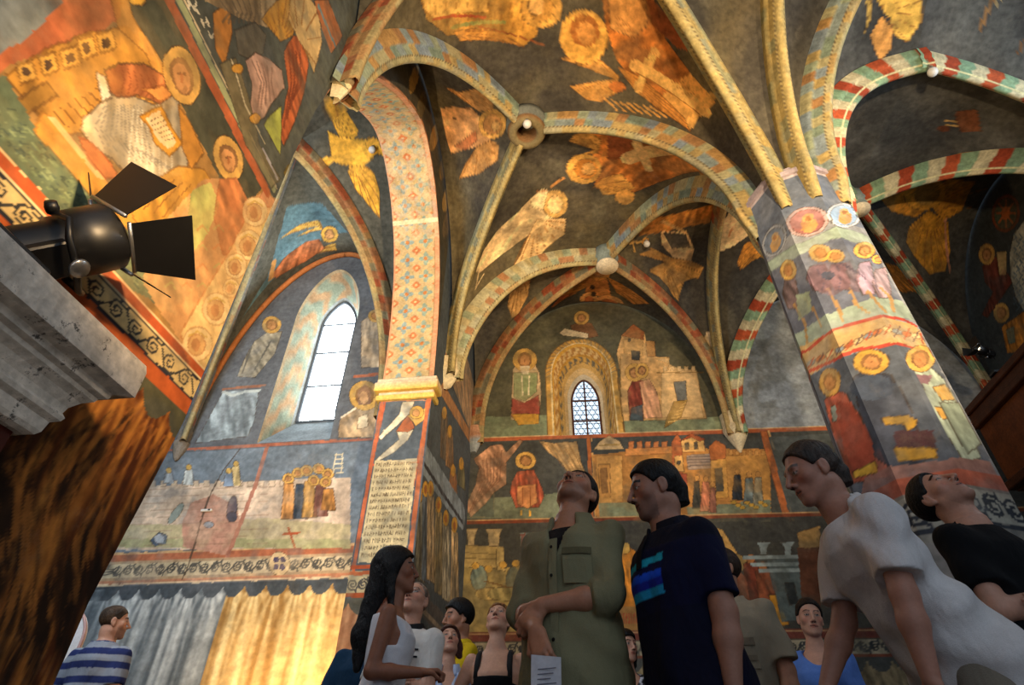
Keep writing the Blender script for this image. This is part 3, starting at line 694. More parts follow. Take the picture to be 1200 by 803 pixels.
    s.poly([(318, 170), (335, 140), (385, 135), (412, 190), (418, 215), (402, 250), (330, 252), (312, 205)], 'a8543a', streak=(.1, 30, .3)); s.poly([(335, 185), (392, 180), (396, 235), (365, 255), (335, 240)], 'cf8f58'); s.line([(350, 190), (352, 240)], 3, '8a5030'); s.line([(375, 190), (376, 245)], 3, '8a5030')
    s.head(360, 106, 32, 27); s.line([(345, 262), (345, 275)], 6, 'd9a441'); s.line([(372, 262), (374, 275)], 6, 'd9a441')
    s.line([(556, 38), (566, 290)], 12, 'c4703a'); s.line([(566, 38), (576, 290)], 4, 'dba866')
    # city of towers
    s.crop(680, 500, 2.65)
    s.poly([(36, 90), (270, 60), (400, 70), (590, 70), (592, 296), (50, 296)], 'bf8444', outline=None, streak=(.1, 6, .12))
    s.poly([(36, 40), (300, 40), (300, 75), (36, 80)], '4a4a45', outline=None)
    s.poly([(42, 72), (60, 46), (90, 28), (122, 46), (136, 70)], 'cfae7c'); s.line([(60, 58), (120, 56)], 4, 'a8884c')
    s.poly([(48, 92), (130, 88), (132, 235), (56, 238)], 'd69e56', outline='8a5426'); s.poly([(62, 130), (82, 128), (86, 205), (66, 208)], '7a5a38'); s.poly([(56, 118), (92, 116), (94, 220), (60, 222)], 'c98744', .35)
    for x in range(150, 280, 26): s.poly([(x, 48), (x+16, 46), (x+16, 70), (x, 72)], 'd0804a', outline='7a4424')
    s.poly([(140, 70), (290, 62), (290, 82), (140, 92)], 'd28c4c', outline='7a4424')
    s.poly([(284, 48), (300, 22), (316, 46), (318, 190), (288, 192)], 'b8663c', outline='6a3a20'); s.poly([(292, 92), (318, 90), (322, 140), (294, 142)], 'dca760'); s.ell(306, 112, 6, 7, '4a4438')
    s.poly([(312, 46), (346, 24), (384, 42), (388, 76), (318, 80)], 'dcac66', outline='6a3a20'); s.poly([(308, 46), (346, 20), (388, 40), (372, 46), (346, 34)], 'a8502e'); s.poly([(324, 52), (336, 50), (338, 72), (326, 74)], '50483c'); s.poly([(352, 48), (364, 47), (366, 70), (354, 72)], '50483c')
    s.poly([(330, 90), (406, 84), (410, 130), (334, 134)], 'a08a78', outline='6a5a4a')
    for k in range(4): s.line([(332, 96+k*9), (406, 91+k*9)], 3, '6d5d55')
    s.poly([(400, 62), (420, 44), (452, 60), (452, 100), (404, 104)], 'c0703c', outline='6a3a20'); s.poly([(404, 104), (455, 100), (460, 220), (408, 226)], 'd29a4c', outline='7a4c22'); s.poly([(416, 130), (440, 128), (446, 200), (422, 203)], '5a5448')
    s.poly([(452, 92), (590, 84), (592, 230), (462, 232)], 'c78f48', outline='8a5a2a')
    for x in range(462, 590, 20): s.poly([(x, 74), (x+12, 74), (x+12, 90), (x, 90)], 'cc9450', outline='7a4c22')
    s.poly([(288, 150), (330, 146), (334, 224), (292, 228)], 'a4523a', outline='6a3020')
    s.poly([(330, 252), (590, 226), (592, 296), (336, 296)], '7c8066', outline=None); s.poly([(56, 238), (240, 234), (240, 292), (60, 294)], '858a6a', outline=None)
    for (x, y, w, h, c) in ((362, 170, 14, 84, '35342f'), (390, 172, 18, 92, 'a8684c'), (412, 190, 12, 78, '8a5a48'), (488, 150, 17, 78, '2e3238'), (524, 160, 18, 82, '6e7a78'), (552, 158, 17, 84, '84806c')):
        s.poly([(x-w*.6, y), (x+w*.6, y), (x+w, y+h), (x-w, y+h)], c, streak=(.1, 40, .3)); s.ell(x, y-10, 8, 9, 'c08a4a')
    for k in range(8): s.ell(476+k*14, 236+(k % 3)*8, 9, 6, 'b9913c')
    s.crop(820, 480, 2.487)
    s.poly([(176, 65), (196, 62), (268, 325), (246, 325)], 'c06c3a'); s.line([(200, 62), (272, 325)], 4, 'e0b070')
    s.poly([(200, 80), (380, 70), (380, 300), (262, 310)], '585c58', outline=None)
    # ---- lower band
    s.uvline([(-4.8, 4.315), (5, 4.315)], .06, '7e4028'); s.uvline([(-4.8, 4.352), (5, 4.352)], .018, 'c79a66')
    k = np.nonzero((z < 4.285) & (z > 2.62))[0]; s.blend(k, C('42413c'))
    s.crop(480, 500, 2.65)
    s.poly([(160, 372), (292, 376), (296, 440), (400, 420), (402, 660), (160, 660)], 'a08a54', outline=None, streak=(.2, 8, .15))
    for (x, w) in ((172, 40), (236, 52)): s.poly([(x, 318), (x+w, 318), (x+w-8, 334), (x+w-12, 372), (x+10, 372), (x+8, 334)], 'c9ac78')
    s.poly([(164, 368), (268, 372), (270, 440), (164, 436)], 'b5995e'); s.line([(166, 392), (268, 396)], 3, '6f5c38'); s.line([(166, 408), (268, 412)], 3, '6f5c38'); s.poly([(268, 372), (292, 376), (296, 450), (272, 444)], 'c0a468')
    for (x, y, rx, ry, c) in ((215, 470, 26, 40, '6e7a6e'), (322, 478, 24, 42, '55584c'), (365, 455, 22, 42, 'b0843c'), (250, 520, 46, 20, 'b79a5c'), (300, 520, 60, 22, '8b7c4e')): s.ell(x, y, rx, ry, c, streak=(.3, 26, .3))
    s.line([(230, 480), (310, 500), (400, 495)], 5, '6a4c2a')
    for (x, y) in ((205, 432), (245, 442), (290, 430), (330, 425), (372, 420)): s.ell(x, y, 12, 11, 'c79a48')
    s.poly([(342, 330), (402, 328), (408, 412), (352, 414)], '75807c', streak=(.1, 34, .3)); s.ell(440, 350, 18, 20, 'b77a44'); s.poly([(345, 335), (360, 330), (362, 410), (350, 412)], '7a3f36', outline=None)
    s.crop(680, 500, 2.65)
    s.poly([(120, 400), (150, 370), (186, 400), (190, 560), (120, 570)], 'c07a2c', streak=(.1, 26, .3)); s.ell(140, 378, 16, 18, 'c9a050'); s.poly([(110, 560), (190, 556), (190, 640), (110, 640)], '9a7240', outline=None)
    for k in range(9): s.line([(118+k*8, 580), (120+k*8, 610)], 4, 'a8402c', .7)
    s.crop(820, 480, 2.487)
    s.poly([(24, 378), (46, 344), (66, 350), (112, 422), (60, 424), (58, 400), (40, 400)], 'c99a54'); s.poly([(58, 372), (66, 370), (74, 408), (66, 410)], '4c463c'); s.ell(106, 448, 32, 26, 'ab8a50'); s.ell(60, 460, 26, 30, '8a6a4a')
    for (x, y, c) in ((152, 440, '6f3524'), (188, 462, '7d452c'), (106, 470, '7a4a34')): s.poly([(x-26, y+10), (x, y-6), (x+30, y+20), (x+44, y+110), (x-12, y+120)], c, streak=(.2, 28, .3)); s.ell(x-4, y-4, 13, 13, '9a6438')
    s.poly([(200, 540), (222, 540), (262, 630), (236, 630)], 'c0862c')
    s.poly([(196, 440), (310, 430), (312, 610), (240, 620)], '55605f', outline='3a4244')
    for (x) in (165, 236): s.poly([(x, 388), (x+42, 386), (x+32, 402), (x+30, 424), (x+12, 424), (x+10, 402)], '8f9a98')
    for y in (432, 452, 470): s.line([(130+(y-432)*1.2, y), (310, y-2)], 10, '8a9694')
    s.poly([(246, 505), (276, 504), (288, 566), (262, 570)], '2c3030')
    s.poly([(284, 360), (350, 340), (352, 400), (290, 404)], 'b08a52', outline='5a3c20'); s.poly([(284, 404), (352, 400), (352, 580), (300, 570)], '5f3a28', outline=None)
    # ---- dado
    k = np.nonzero((z < 2.63) & (z > 2.5))[0]; s.blend(k, C('6d3a30')); s.uvline([(-4.8, 2.6), (5, 2.6)], .02, 'b08a62')
    s.scroll((-4.8, 0), (5, 0), 2.30, 2.48, .16, '3c3d3e', 'a59a80', .026); s.uvline([(-4.8, 2.28), (5, 2.28)], .04, '7a4230')
    curtain(s, z < 2.26, 2.26, lambda q: q[:, 0], '9a8a68', ring=.34, depth=.14, dark='4a4c48', freq=5, amp=.4, fold_col='5f5440')

# ============================================================ chancel wall with the tall window
def build_wall_chancel():
    a = axis((-10.5, -9.2, .1), (-9.2, -5.45, .0165)); z = axis((0, .6, .1), (.6, 9.3, .0185), (9.3, 9.9, .1))
    hole = niche_curve(-7.07, .59, 4.95, 7.55, 8.68, pointed=.25)
    V, F, P = wall_with_hole(a, z, hole, lambda P: Wa(P[:, 0], 2.7, P[:, 1]))
    s = Surf(P, C('63666a'), cast_vplane(2.7)); paint_chancel(s)
    tag(link('wall_chancel', np_mesh('wall_chancel', V, F, False, s.col), FRESCO), kind='structure')
    inner = niche_curve(-7.07, .335, 5.6, 7.72, 8.28, pointed=.55); k = 30; n = len(hole)
    per = np.r_[0, np.cumsum(np.linalg.norm(np.diff(hole, axis=0), axis=1))]
    h2 = np.vstack([hole, hole[:1]]); i2 = np.vstack([inner, inner[:1]]); per = np.r_[per, per[-1]+1]
    Vv = []; col = []
    for i in range(n+1):
        # subdivide the run
        for t in np.linspace(0, 1, k):
            q = h2[i]*(1-t)+i2[i]*t; Vv.append(W(q[0], 2.7+.52*t, q[1]))
            f = fbm(np.array([per[i]*7]), np.array([t*5]), 12)[0]; sw = math.sin(per[i]*9+math.sin(t*9)*1.5)
            c = C('b09a78') if t < .08 else (C('8f9a86') if sw > .2 else C('b4906a') if sw < -.35 else C('a39c80')) if t < .85 else C('9aa0a0')
            if i >= n-1: c = C('98a4aa')
            col.append(c*(.85+.3*f)*.82)
    tag(link('trim_5', np_mesh('trim_5', Vv, grid_faces(n+1, k), False, np.array(col)), PAINTED), kind='structure')
    root = tag(empty('window_1', W(-7.07, 3.22, 5.6)), kind='structure')
    fr = MB(); fr.tube([W(q[0], 3.22, q[1]) for q in np.vstack([inner, inner[:1]])], .035, 8)
    frm = mat_plain('grey_window_iron', (.30, .33, .36), .6); part(fr.build('window_frame', frm), root)
    b = MB()
    for zz in (6.32, 7.05, 7.72): b.tube([W(-7.40, 3.215, zz), W(-6.74, 3.215, zz)], .020, 6)
    part(b.build('glazing_bars', frm), root)
    g = MB(); g.raw([W(q[0], 3.235, q[1]) for q in inner], [tuple(range(len(inner)))]); part(g.build('window_pane', mat_glow('bright_daylight_glass', (.84, .94, 1.0), 17.0)), root)

def paint_chancel(s):
    u, z = s.p[:, 0], s.p[:, 1]
    s.crop(0, 250)
    s.poly([(700, 560), (812, 552), (800, 640), (778, 700), (612, 722), (640, 670)], '8b969a', streak=(.4, 18, .3)); s.line([(700, 560), (730, 572), (770, 560), (812, 556)], 8, 'b5bcb8')
    s.line([(700, 552), (830, 540)], 7, '9a6a52')
    s.poly([(800, 400), (840, 372), (885, 372), (862, 440), (800, 516), (744, 512), (770, 450)], '9c937e', streak=(.7, 26, .25)); s.head(852, 350, 30, 27)
    s.line([(790, 420), (760, 500)], 5, '6a665c'); s.line([(850, 400), (800, 490)], 5, '6a665c')
    s.crop(300, 250)
    s.poly([(330, 340), (362, 318), (398, 330), (402, 482), (330, 486)], 'b09c80', streak=(.1, 30, .25)); s.head(374, 322, 22, 20); s.line([(310, 512), (412, 502)], 9, 'b46848')
    s.poly([(262, 650), (300, 615), (330, 590), (372, 600), (392, 650), (375, 704), (258, 704)], 'c0a27c', streak=(.5, 24, .25)); s.poly([(320, 640), (350, 628), (352, 670), (318, 678)], 'd9c4a0'); s.line([(270, 640), (330, 600)], 6, 'd9cbb0')
    s.head(341, 572, 49, 47); s.poly([(318, 560), (342, 535), (362, 560), (358, 600), (322, 600)], '8a6a54', outline=None); s.ell(338, 578, 15, 20, 'c89c6c')
    # border lines
    s.uvline([(-10.5, 4.93), (-5.4, 4.90)], .05, 'b06a50'); s.uvline([(-10.5, 3.255), (-5.4, 3.255)], .10, 'b06a4a'); s.uvline([(-10.5, 3.31), (-5.4, 3.31)], .025, 'd0a878')
    k = np.nonzero((z < 4.87) & (z > 3.33))[0]; s.blend(k, C('76818a'))
    s.crop(0, 503)
    s.poly([(330, 380), (470, 178), (600, 172), (870, 160), (1100, 150), (1100, 372)], 'cdb59c', outline=None, streak=(.1, 7, .14))
    s.poly([(330, 370), (400, 300), (560, 300), (830, 280), (1100, 300), (1100, 374)], 'b9ab84', outline=None); s.poly([(330, 372), (360, 345), (1100, 345), (1100, 374)], '9a9c6e', .7, outline=None)
    s.poly([(575, 370), (570, 300), (600, 230), (670, 205), (740, 240), (760, 300), (720, 400)], 'c08f78', outline=None)
    for x in range(470, 900, 34): s.poly([(x, 162), (x+18, 161), (x+18, 180), (x, 181)], 'cdb69a', outline='7d6654')
    for yy in range(190, 370, 22): s.line([(440-(yy-190)*.5, yy), (840, yy-8)], 2.2, '94735e', .4)
    s.line([(838, 60), (800, 180), (712, 405)], 11, 'b07660')
    for (x, y, h, c) in ((592, 130, 45, 'c9cdc8'), (740, 118, 60, 'cbb27c'), (718, 140, 40, '7f8ea0'), (530, 140, 30, 'a9b0b4')): s.poly([(x-12, y), (x+10, y-6), (x+16, y+h), (x-18, y+h)], c, streak=(.1, 30, .2)); s.ell(x, y-10, 9, 9, 'c9a45a')
    s.ell(728, 250, 16, 42, '5a5258', 10); s.ell(728, 275, 18, 16, '54505a'); s.poly([(470, 350), (500, 322), (525, 335), (520, 360), (485, 368)], '4d5c70'); s.ell(500, 345, 16, 16, 'b4bac0'); s.ell(655, 300, 16, 10, '8f98a0'); s.ell(552, 265, 12, 40, '9aa49a', 35)
    for (x, y, h, c) in ((905, 158, 125, 'b9824a'), (942, 160, 122, '46505c'), (970, 150, 128, 'b4884c'), (1005, 160, 115, '7a4f42'), (1030, 175, 80, 'a8743c')):
        s.poly([(x-14, y+12), (x+16, y+12), (x+24, y+h), (x-24, y+h)], c, streak=(.1, 34, .3))
    for (x, y) in ((905, 155), (935, 138), (962, 130), (1000, 124), (1030, 140), (985, 160), (1022, 165)): s.head(x, y, 19, 17)
    s.line([(1055, 75), (1045, 140)], 3, 'd8c8a4'); s.line([(1075, 75), (1070, 140)], 3, 'd8c8a4')
    for y in range(80, 140, 14): s.line([(1052, y), (1075, y)], 3, 'd8c8a4')
    s.line([(905, 310), (925, 370)], 7, 'a5502f'); s.line([(890, 330), (940, 325)], 7, 'a5502f')
    # scroll band and round boss
    s.uvpoly([(-10.5, 2.93), (-5.4, 2.93), (-5.4, 3.2), (-10.5, 3.2)], 'b59a78'); s.scroll((-10.5, 0), (-5.4, 0), 2.985, 3.17, .16, '55524c', 'c4b494', .024)
    s.uvline([(-10.5, 2.92), (-5.4, 2.92)], .055, 'bd8262'); s.uvline([(-10.5, 2.888), (-5.4, 2.888)], .02, 'd9c4a0')
    s.ell(877, 422, 33, 37, 'cdb48a'); 
    for a in range(4): s.ell(877+14*math.cos(a*1.57+.78), 422+16*math.sin(a*1.57+.78), 9, 10, '3e3850', outline=None)
    # hanging cloths
    cut = lambda q: q[:, 0] < -7.42+(2.9-q[:, 1])*.0
    curtain(s, (u < -7.42), 2.875, lambda q: q[:, 0], 'b9bfbf', ring=.30, depth=.15, dark='434b52', freq=4.2, amp=.5, fold_col='5f686e')
    curtain(s, (u >= -7.42), 2.875, lambda q: q[:, 0], 'dcc48e', ring=.30, depth=.15, dark='434b52', freq=4.2, amp=.5, fold_col='9a7642')
    # crack running down the plaster
    s.line([(755, 60), (700, 130), (655, 215), (630, 290), (618, 340), (590, 430), (572, 470)], 4, '4a3c30', .8)

# ============================================================ right wall
def build_wall_right():
    a = axis((-6.5, 2.0, .3), (2.0, 5.0, .02)); z = axis((0, 4.5, .2), (4.5, 9.4, .022), (9.4, 10, .1)); n = len(z)
    A, Zz = np.meshgrid(a, z, indexing='ij'); V = Wa(4.72, A, Zz).reshape(-1, 3)
    s = Surf(np.stack([A, Zz], -1).reshape(-1, 2), C('3f4546'), cast_uplane(4.72)); paint_wall_right(s)
    tag(link('wall_right', np_mesh('wall_right', V, grid_faces(len(a), n, 0, True), False, s.col), FRESCO), kind='structure')
def paint_wall_right(s):
    s.crop(850, 200, 2.677)
    s.ell(880, 134, 44, 60, '8a4a2c', 8); s.ell(880, 134, 36, 50, '4c5a48', 8); s.ell(880, 134, 14, 22, 'b0602c', 8)
    for k in range(8): a = k*.785; s.line([(880+10*math.cos(a), 134+14*math.sin(a)), (880+30*math.cos(a), 134+42*math.sin(a))], 6, 'b5683a')
    s.poly([(806, 300), (850, 270), (892, 330), (900, 352), (822, 462), (805, 452), (840, 380), (815, 350)], '70382a', streak=(.5, 26, .3)); s.poly([(850, 255), (882, 254), (882, 325), (860, 330)], 'cdb27a'); s.head(820, 262, 26, 33)
    s.poly([(866, 490), (940, 440), (1010, 480), (1010, 570), (884, 572)], 'b5762e', streak=(.4, 26, .3)); s.head(866, 446, 25, 31); s.poly([(880, 500), (905, 488), (910, 540), (890, 545)], '6a7a6a')
    # painted edge of the next window
    P = [(936, 160), (905, 200), (892, 260), (896, 340), (912, 400), (938, 440), (1010, 470), (1060, 300), (1010, 140)]
    s.poly(P, 'c9c9b4'); 
    for r in range(12):
        for c in range(6): x, y = 905+c*18+(r % 2)*9, 200+r*20; s.line([(x, y), (x+9, y+9), (x, y+18)], 4, '5a7080', .8)
    s.line([(800, 100), (770, 170), (765, 260)], 3, '6a6a62', .6)
# ------------------------------------------------------------- the vault
def far_uv(u): return (u, far_v(u))
SP = dict(A=(-4.66, 2.47, 5.9), N=(-4.66, -2.22, 5.9), C=(-4.66, 4.62, 5.9), B=(.05, far_v(.05)-.03, 5.9), Cr=(4.68, far_v(4.68)-.03, 5.9),
          Rm=(4.68, .5, 5.9), Bn=(0, -4.75, 5.9), Cn=(-4.66, -4.75, 5.9), Crn=(4.68, -4.75, 5.9))
TOP = dict(ML=(-3.135, .05, 8.56), Q=(-1.985, 2.87, 8.57), Qn=(-2.35, -3.15, 8.75), Qr=(2.12, 2.08, 8.55), Qrn=(2.0, -2.4, 9.0),
           aB=(.02, 2.4, 8.8), aBn=(0, -3.1, 8.75), aR=(2.19, -.31, 8.42),
           wCB=(-2.3, far_v(-2.3)-.02, 9.05), wBC=(2.35, far_v(2.35)-.02, 9.0), wAC=(-4.68, 3.55, 8.2), wNA=(-4.68, .0, 9.35), wNC=(-4.68, -3.5, 8.6),
           wRC=(4.7, 2.7, 9.0), wRn=(4.7, -2.2, 9.0), wn1=(-2.3, -4.75, 9.0), wn2=(2.3, -4.75, 9.0))
def psp(T):
    d = np.array(T[:2]); d = d/np.linalg.norm(d)*.40; return (d[0], d[1], 6.08)
PQ = {('P', 'ML'): (2.2, 1.8), ('N', 'ML'): (2.8, 1.7), ('A', 'ML'): (1.25, 2.85), ('A', 'Q'): (2.6, 1.55), ('C', 'Q'): (2.3, 2.3), ('B', 'Q'): (2.3, 2.5),
      ('P', 'Q'): (3.0, 1.7), ('P', 'Qn'): (1.7, 1.4), ('B', 'aB'): (2.8, 2.1), ('P', 'aB'): (2.2, 1.8), ('P', 'aBn'): (2.4, 1.5), ('P', 'Qrn'): (2.2, 1.8),
      ('P', 'aR'): (3.0, 1.4), ('Rm', 'aR'): (2.0, 2.0), ('Rm', 'Qr'): (2.4, 1.5)}
def curve(S, T, n=70):
    a = psp(TOP[T]) if S == 'P' else SP[S]; b = TOP[T]; p, q = PQ.get((S, T), (2.0, 2.0))
    t = np.linspace(0, 1, n)**1.8; g = (1-(1-t)**p)**(1/q)
    return np.stack([a[0]+(b[0]-a[0])*t, a[1]+(b[1]-a[1])*t, a[2]+(b[2]-a[2])*g], 1)
FAN = dict(P=['aB', 'Q', 'ML', 'Qn', 'aBn', 'Qrn', 'aR', 'Qr', 'aB'], A=['wAC', 'Q', 'ML', 'wNA'], N=['wNA', 'ML', 'Qn', 'wNC'], C=['wCB', 'Q', 'wAC'],
           B=['wCB', 'Q', 'aB', 'Qr', 'wBC'], Cr=['wBC', 'Qr', 'wRC'], Rm=['wRC', 'Qr', 'aR', 'Qrn', 'wRn'], Bn=['wn1', 'Qn', 'aBn', 'Qrn', 'wn2'],
           Cn=['wNC', 'Qn', 'wn1'], Crn=['wRn', 'Qrn', 'wn2'])
LIFT = .10
def build_vault():
    V = []; F = []; off = 0
    fine = {'A', 'C', 'B', 'N', 'Cr'}
    for S, tops in FAN.items():
        for T1, T2 in zip(tops[:-1], tops[1:]):
            big = (S in fine or (S == 'P' and T1 not in ('aBn',)) or (S == 'Rm')) and S not in ('Bn', 'Cn', 'Crn')
            n, m = (96, 96) if big else (24, 24)
            if {T1, T2} <= {'Q', 'ML', 'Qn', 'wNA', 'wCB'}: n, m = 120, 120
            c1, c2 = curve(S, T1, n), curve(S, T2, n)
            s = np.linspace(0, 1, m); t = np.linspace(0, 1, n)
            G = c1[:, None]*(1-s)[None, :, None]+c2[:, None]*s[None, :, None]
            G[..., 2] += LIFT*(1-np.exp(-t*6))[:, None]*np.ones(m)+(.16*np.sin(math.pi*s))[None]*(np.sin(math.pi*t**.8)**1.0)[:, None]
            V.append(G.reshape(-1, 3)); F.append(grid_faces(n, m, off)); off += n*m
    P = np.vstack(V); F = np.vstack(F); Wv = Wa(P[:, 0], P[:, 1], P[:, 2])
    tree = BVHTree.FromPolygons([Vector(v) for v in Wv], [tuple(f) for f in F.tolist()])
    def cast(x, y):
        d = ray(x, y); h = tree.ray_cast(Vector(EYE), Vector(d).normalized())
        return None if h[0] is None else np.array(loc(np.array(h[0])))
    s = Surf(P[:, :2], C('545349'), cast); paint_vault(s)
    tag(link('ceiling', np_mesh('ceiling', Wv, F, True, s.col), FRESCO_C), kind='structure')

def paint_vault(s):
    p = s.p; n = fbm(p[:, 0]*1.1, p[:, 1]*1.1, 5, 5); n2 = fbm(p[:, 0]*3.3, p[:, 1]*3.3, 15, 5)
    w = np.clip((n-.40)*3.2, 0, 1)[:, None]; s.col = C('47423a')*(1-w)+C('675b40')*w
    w = (np.clip((n2-.52)*4, 0, 1)*.45)[:, None]; s.col = s.col*(1-w)+C('777058')*w
    s.wob = s.wob*.6; s.jit = .22; s.wf = 3.5; s.worn = .36; s.gain = 1.13
    k = (np.clip((p[:, 0]-.2)/.8, 0, 1)*.75)[:, None]; g = s.col.mean(1, keepdims=True)*np.array([.98, 1.0, 1.0]); s.col = s.col*(1-k)+g*k
    GOLD, ORA, BRN, CRM = 'c99446', 'b06a2e', '8a4a26', 'e2c08c'
    s.crop(300, 0)
    # winged ox
    s.wing([(700, 350), (590, 272), (640, 290), (702, 278), (742, 308), (745, 350)], 'c58e50'); s.wing([(700, 450), (735, 440), (762, 455), (760, 500), (700, 545), (636, 562), (660, 510)], 'c08a4c')
    s.poly([(578, 340), (620, 335), (680, 342), (722, 395), (742, 436), (690, 462), (612, 482), (598, 440)], 'c9925c', streak=(.8, 10, .15)); s.ell(742, 390, 44, 46, 'cf9a4c'); s.ell(742, 392, 30, 32, 'c0864c'); s.ell(752, 396, 14, 16, 'd8a862'); s.ell(623, 372, 5, 4, '2a201a')
    s.poly([(622, 460), (690, 410), (694, 440), (660, 470)], 'b5683e', .8)
    # pale winged lion
    s.poly([(860, 625), (895, 600), (940, 610), (945, 680), (905, 700), (862, 735), (800, 780), (745, 822), (712, 850), (700, 858), (690, 852), (712, 790), (752, 730), (820, 668)], CRM, streak=(.8, 14, .12))
    s.wing([(880, 690), (972, 686), (968, 735), (905, 785), (862, 825), (800, 850), (830, 800)], 'd9b27a', 9); s.ell(938, 640, 40, 44, 'd8a65a'); s.ell(938, 642, 24, 28, 'e2bd82'); s.poly([(860, 625), (895, 592), (918, 596), (900, 660), (868, 650)], 'e6c896'); s.line([(700, 850), (690, 905), (715, 860)], 6, 'd8b888')
    s.line([(925, 585), (965, 560)], 7, 'c98a4a'); s.line([(880, 600), (910, 600)], 5, 'a5643a')
    # trumpeting angel at the top edge
    s.poly([(500, -60), (860, -60), (880, 40), (882, 110), (840, 146), (760, 122), (600, 112), (536, 62), (520, 10)], 'bf8a3c', streak=(.2, 14, .25)); s.poly([(520, -40), (720, -30), (730, 40), (560, 60), (526, 30)], 'cfa052', outline='7a4a1c'); s.line([(560, 60), (720, 55)], 9, 'a54a2c'); s.line([(620, 85), (780, 70)], 12, '8a8c4c')
    s.ell(896, 28, 66, 60, 'd29c4a'); s.ell(896, 28, 42, 40, 'b5823c'); s.ell(880, 18, 26, 30, 'c99a58'); s.line([(700, 85), (900, 140)], 5, '8a4a26'); s.wing([(620, 100), (680, 90), (760, 100), (840, 146), (760, 130), (640, 130)], 'b9803a')
    for k in range(9): s.line([(560+k*34, 10), (570+k*34, 100)], 4, '8a5a24', .5)
    # big angel with cross
    s.crop(600, 0)
    s.poly([(280, -40), (430, -60), (480, 120), (560, 230), (640, 322), (560, 414), (450, 340), (380, 262), (330, 190), (296, 100)], ORA, streak=(.9, 12, .3)); s.poly([(300, -20), (420, 0), (425, 80), (380, 120), (310, 90)], 'c08848'); s.poly([(420, -20), (500, 60), (560, 160), (520, 150), (440, 80)], BRN, outline=None)
    s.poly([(470, 300), (560, 230), (640, 322), (560, 414)], 'c9924a', outline=None); s.wing([(330, 210), (400, 240), (470, 300), (540, 370), (560, 412), (470, 350), (390, 290)], 'b87a36')
    s.wing([(320, 250), (150, 185), (192, 172), (280, 190), (338, 240), (330, 290), (280, 320), (232, 312), (180, 272)], 'bd853f', 9)
    for k in range(7): s.line([(290+k*24, 310+k*4), (330+k*26, 345+k*4)], 6, 'b98440')
    s.ell(226, 116, 76, 86, 'd39c48', -8); s.ell(228, 96, 46, 52, 'a5662e', -8, outline=None); s.ell(232, 104, 30, 38, 'bf8442', -8, outline=None)
    s.line([(448, 162), (396, 278)], 28, 'd9a85c'); s.line([(388, 206), (600, 345)], 34, 'd9a85c'); s.line([(630, 300), (560, 390)], 26, 'cf9a50'); s.line([(388, 226), (590, 360)], 3, '8a5a2a')
    s.ell(330, 272, 26, 18, 'a5602c'); 
    for k in range(14): s.line([(310+k*17, 60+k*18), (350+k*17, 60+k*18)], 4, '7a4420', .45)
    # lesser angel with cross below
    s.poly([(236, 400), (330, 408), (400, 446), (500, 478), (600, 540), (500, 560), (440, 582), (386, 604), (340, 610), (262, 590), (250, 470)], ORA, streak=(.6, 14, .3)); s.poly([(300, 410), (380, 440), (360, 500), (300, 500)], BRN, outline=None)
    s.wing([(260, 470), (180, 445), (200, 420), (250, 418), (280, 440), (270, 482), (210, 486)], 'c58e44'); s.wing([(260, 580), (248, 600), (280, 560), (340, 545), (386, 590), (350, 610), (290, 612)], 'c58e44')
    s.ell(226, 530, 55, 48, 'd09a4a'); s.ell(232, 530, 36, 32, 'b5742f'); s.ell(240, 530, 20, 20, 'cf9a55'); s.ell(354, 618, 30, 24, 'c98f45')
    s.line([(390, 448), (430, 530)], 22, 'dbb070'); s.line([(368, 496), (590, 484)], 22, 'dbb070'); s.line([(590, 484), (600, 560)], 10, 'c08840')
    # tabernacle creature above the far rib
    s.crop(600, 250)
    s.poly([(392, 44), (430, 20), (520, 0), (640, -30), (620, 30), (560, 40), (470, 60), (400, 70)], 'bd7a38', streak=(.2, 16, .3)); s.poly([(466, 55), (550, 60), (572, 112), (562, 150), (506, 140), (470, 100)], 'dcb27c'); s.poly([(474, 60), (545, 66), (560, 108), (500, 110)], '4a443a'); s.line([(470, 24), (545, 60)], 8, 'd8a868')
    s.wing([(480, 150), (400, 130), (440, 110), (500, 140), (562, 150), (602, 170), (586, 202), (542, 212), (530, 240), (522, 276), (506, 262), (490, 232), (462, 200), (430, 182)], 'c08a44', 12)
    s.line([(345, 95), (402, 90)], 6, 'd0a058'); s.line([(372, 62), (386, 122)], 6, 'd0a058'); s.ell(418, 88, 12, 12, 'c08a44')
    # seraph between the ribs over the small window
    s.wing([(240, 230), (128, 296), (150, 262), (192, 212), (240, 196), (262, 220)], 'c08038', 8); s.wing([(310, 220), (300, 200), (360, 232), (430, 284), (380, 286), (330, 250)], 'b87a3a', 8)
    s.poly([(120, 300), (150, 262), (195, 250), (190, 310), (140, 318)], 'b5603c', streak=(.4, 20, .3)); s.poly([(230, 205), (300, 205), (310, 260), (270, 300), (232, 262)], 'b5743a'); s.ell(242, 272, 28, 24, 'cf9454'); s.ell(306, 282, 46, 24, 'c98a4e', 10); s.ell(242, 272, 14, 12, 'a5582f'); s.ell(306, 282, 26, 12, 'a5582f', 10)
    s.head(272, 182, 40, 30, gold='c98a40'); s.ell(252, 232, 8, 8, '3a2a20'); s.ell(256, 254, 8, 8, '3a2a20')
    s.wing([(30, 180), (60, 190), (50, 260), (20, 320), (0, 330), (-14, 290), (0, 230)], 'c99a5c'); s.wing([(20, 190), (60, 176), (140, 150), (120, 180), (70, 195)], 'b88a4a')
    # flame wing seen past the arch to the column
    s.poly([(655, 60), (668, 20), (700, -30), (760, 30), (740, 70), (700, 100), (652, 122)], 'd8b88a', outline=None); s.wing([(790, 90), (752, 96), (716, 132), (706, 160), (726, 174), (752, 150), (800, 130)], 'c88a3c')
    s.line([(690, 50), (680, 75)], 6, 'a5714a')
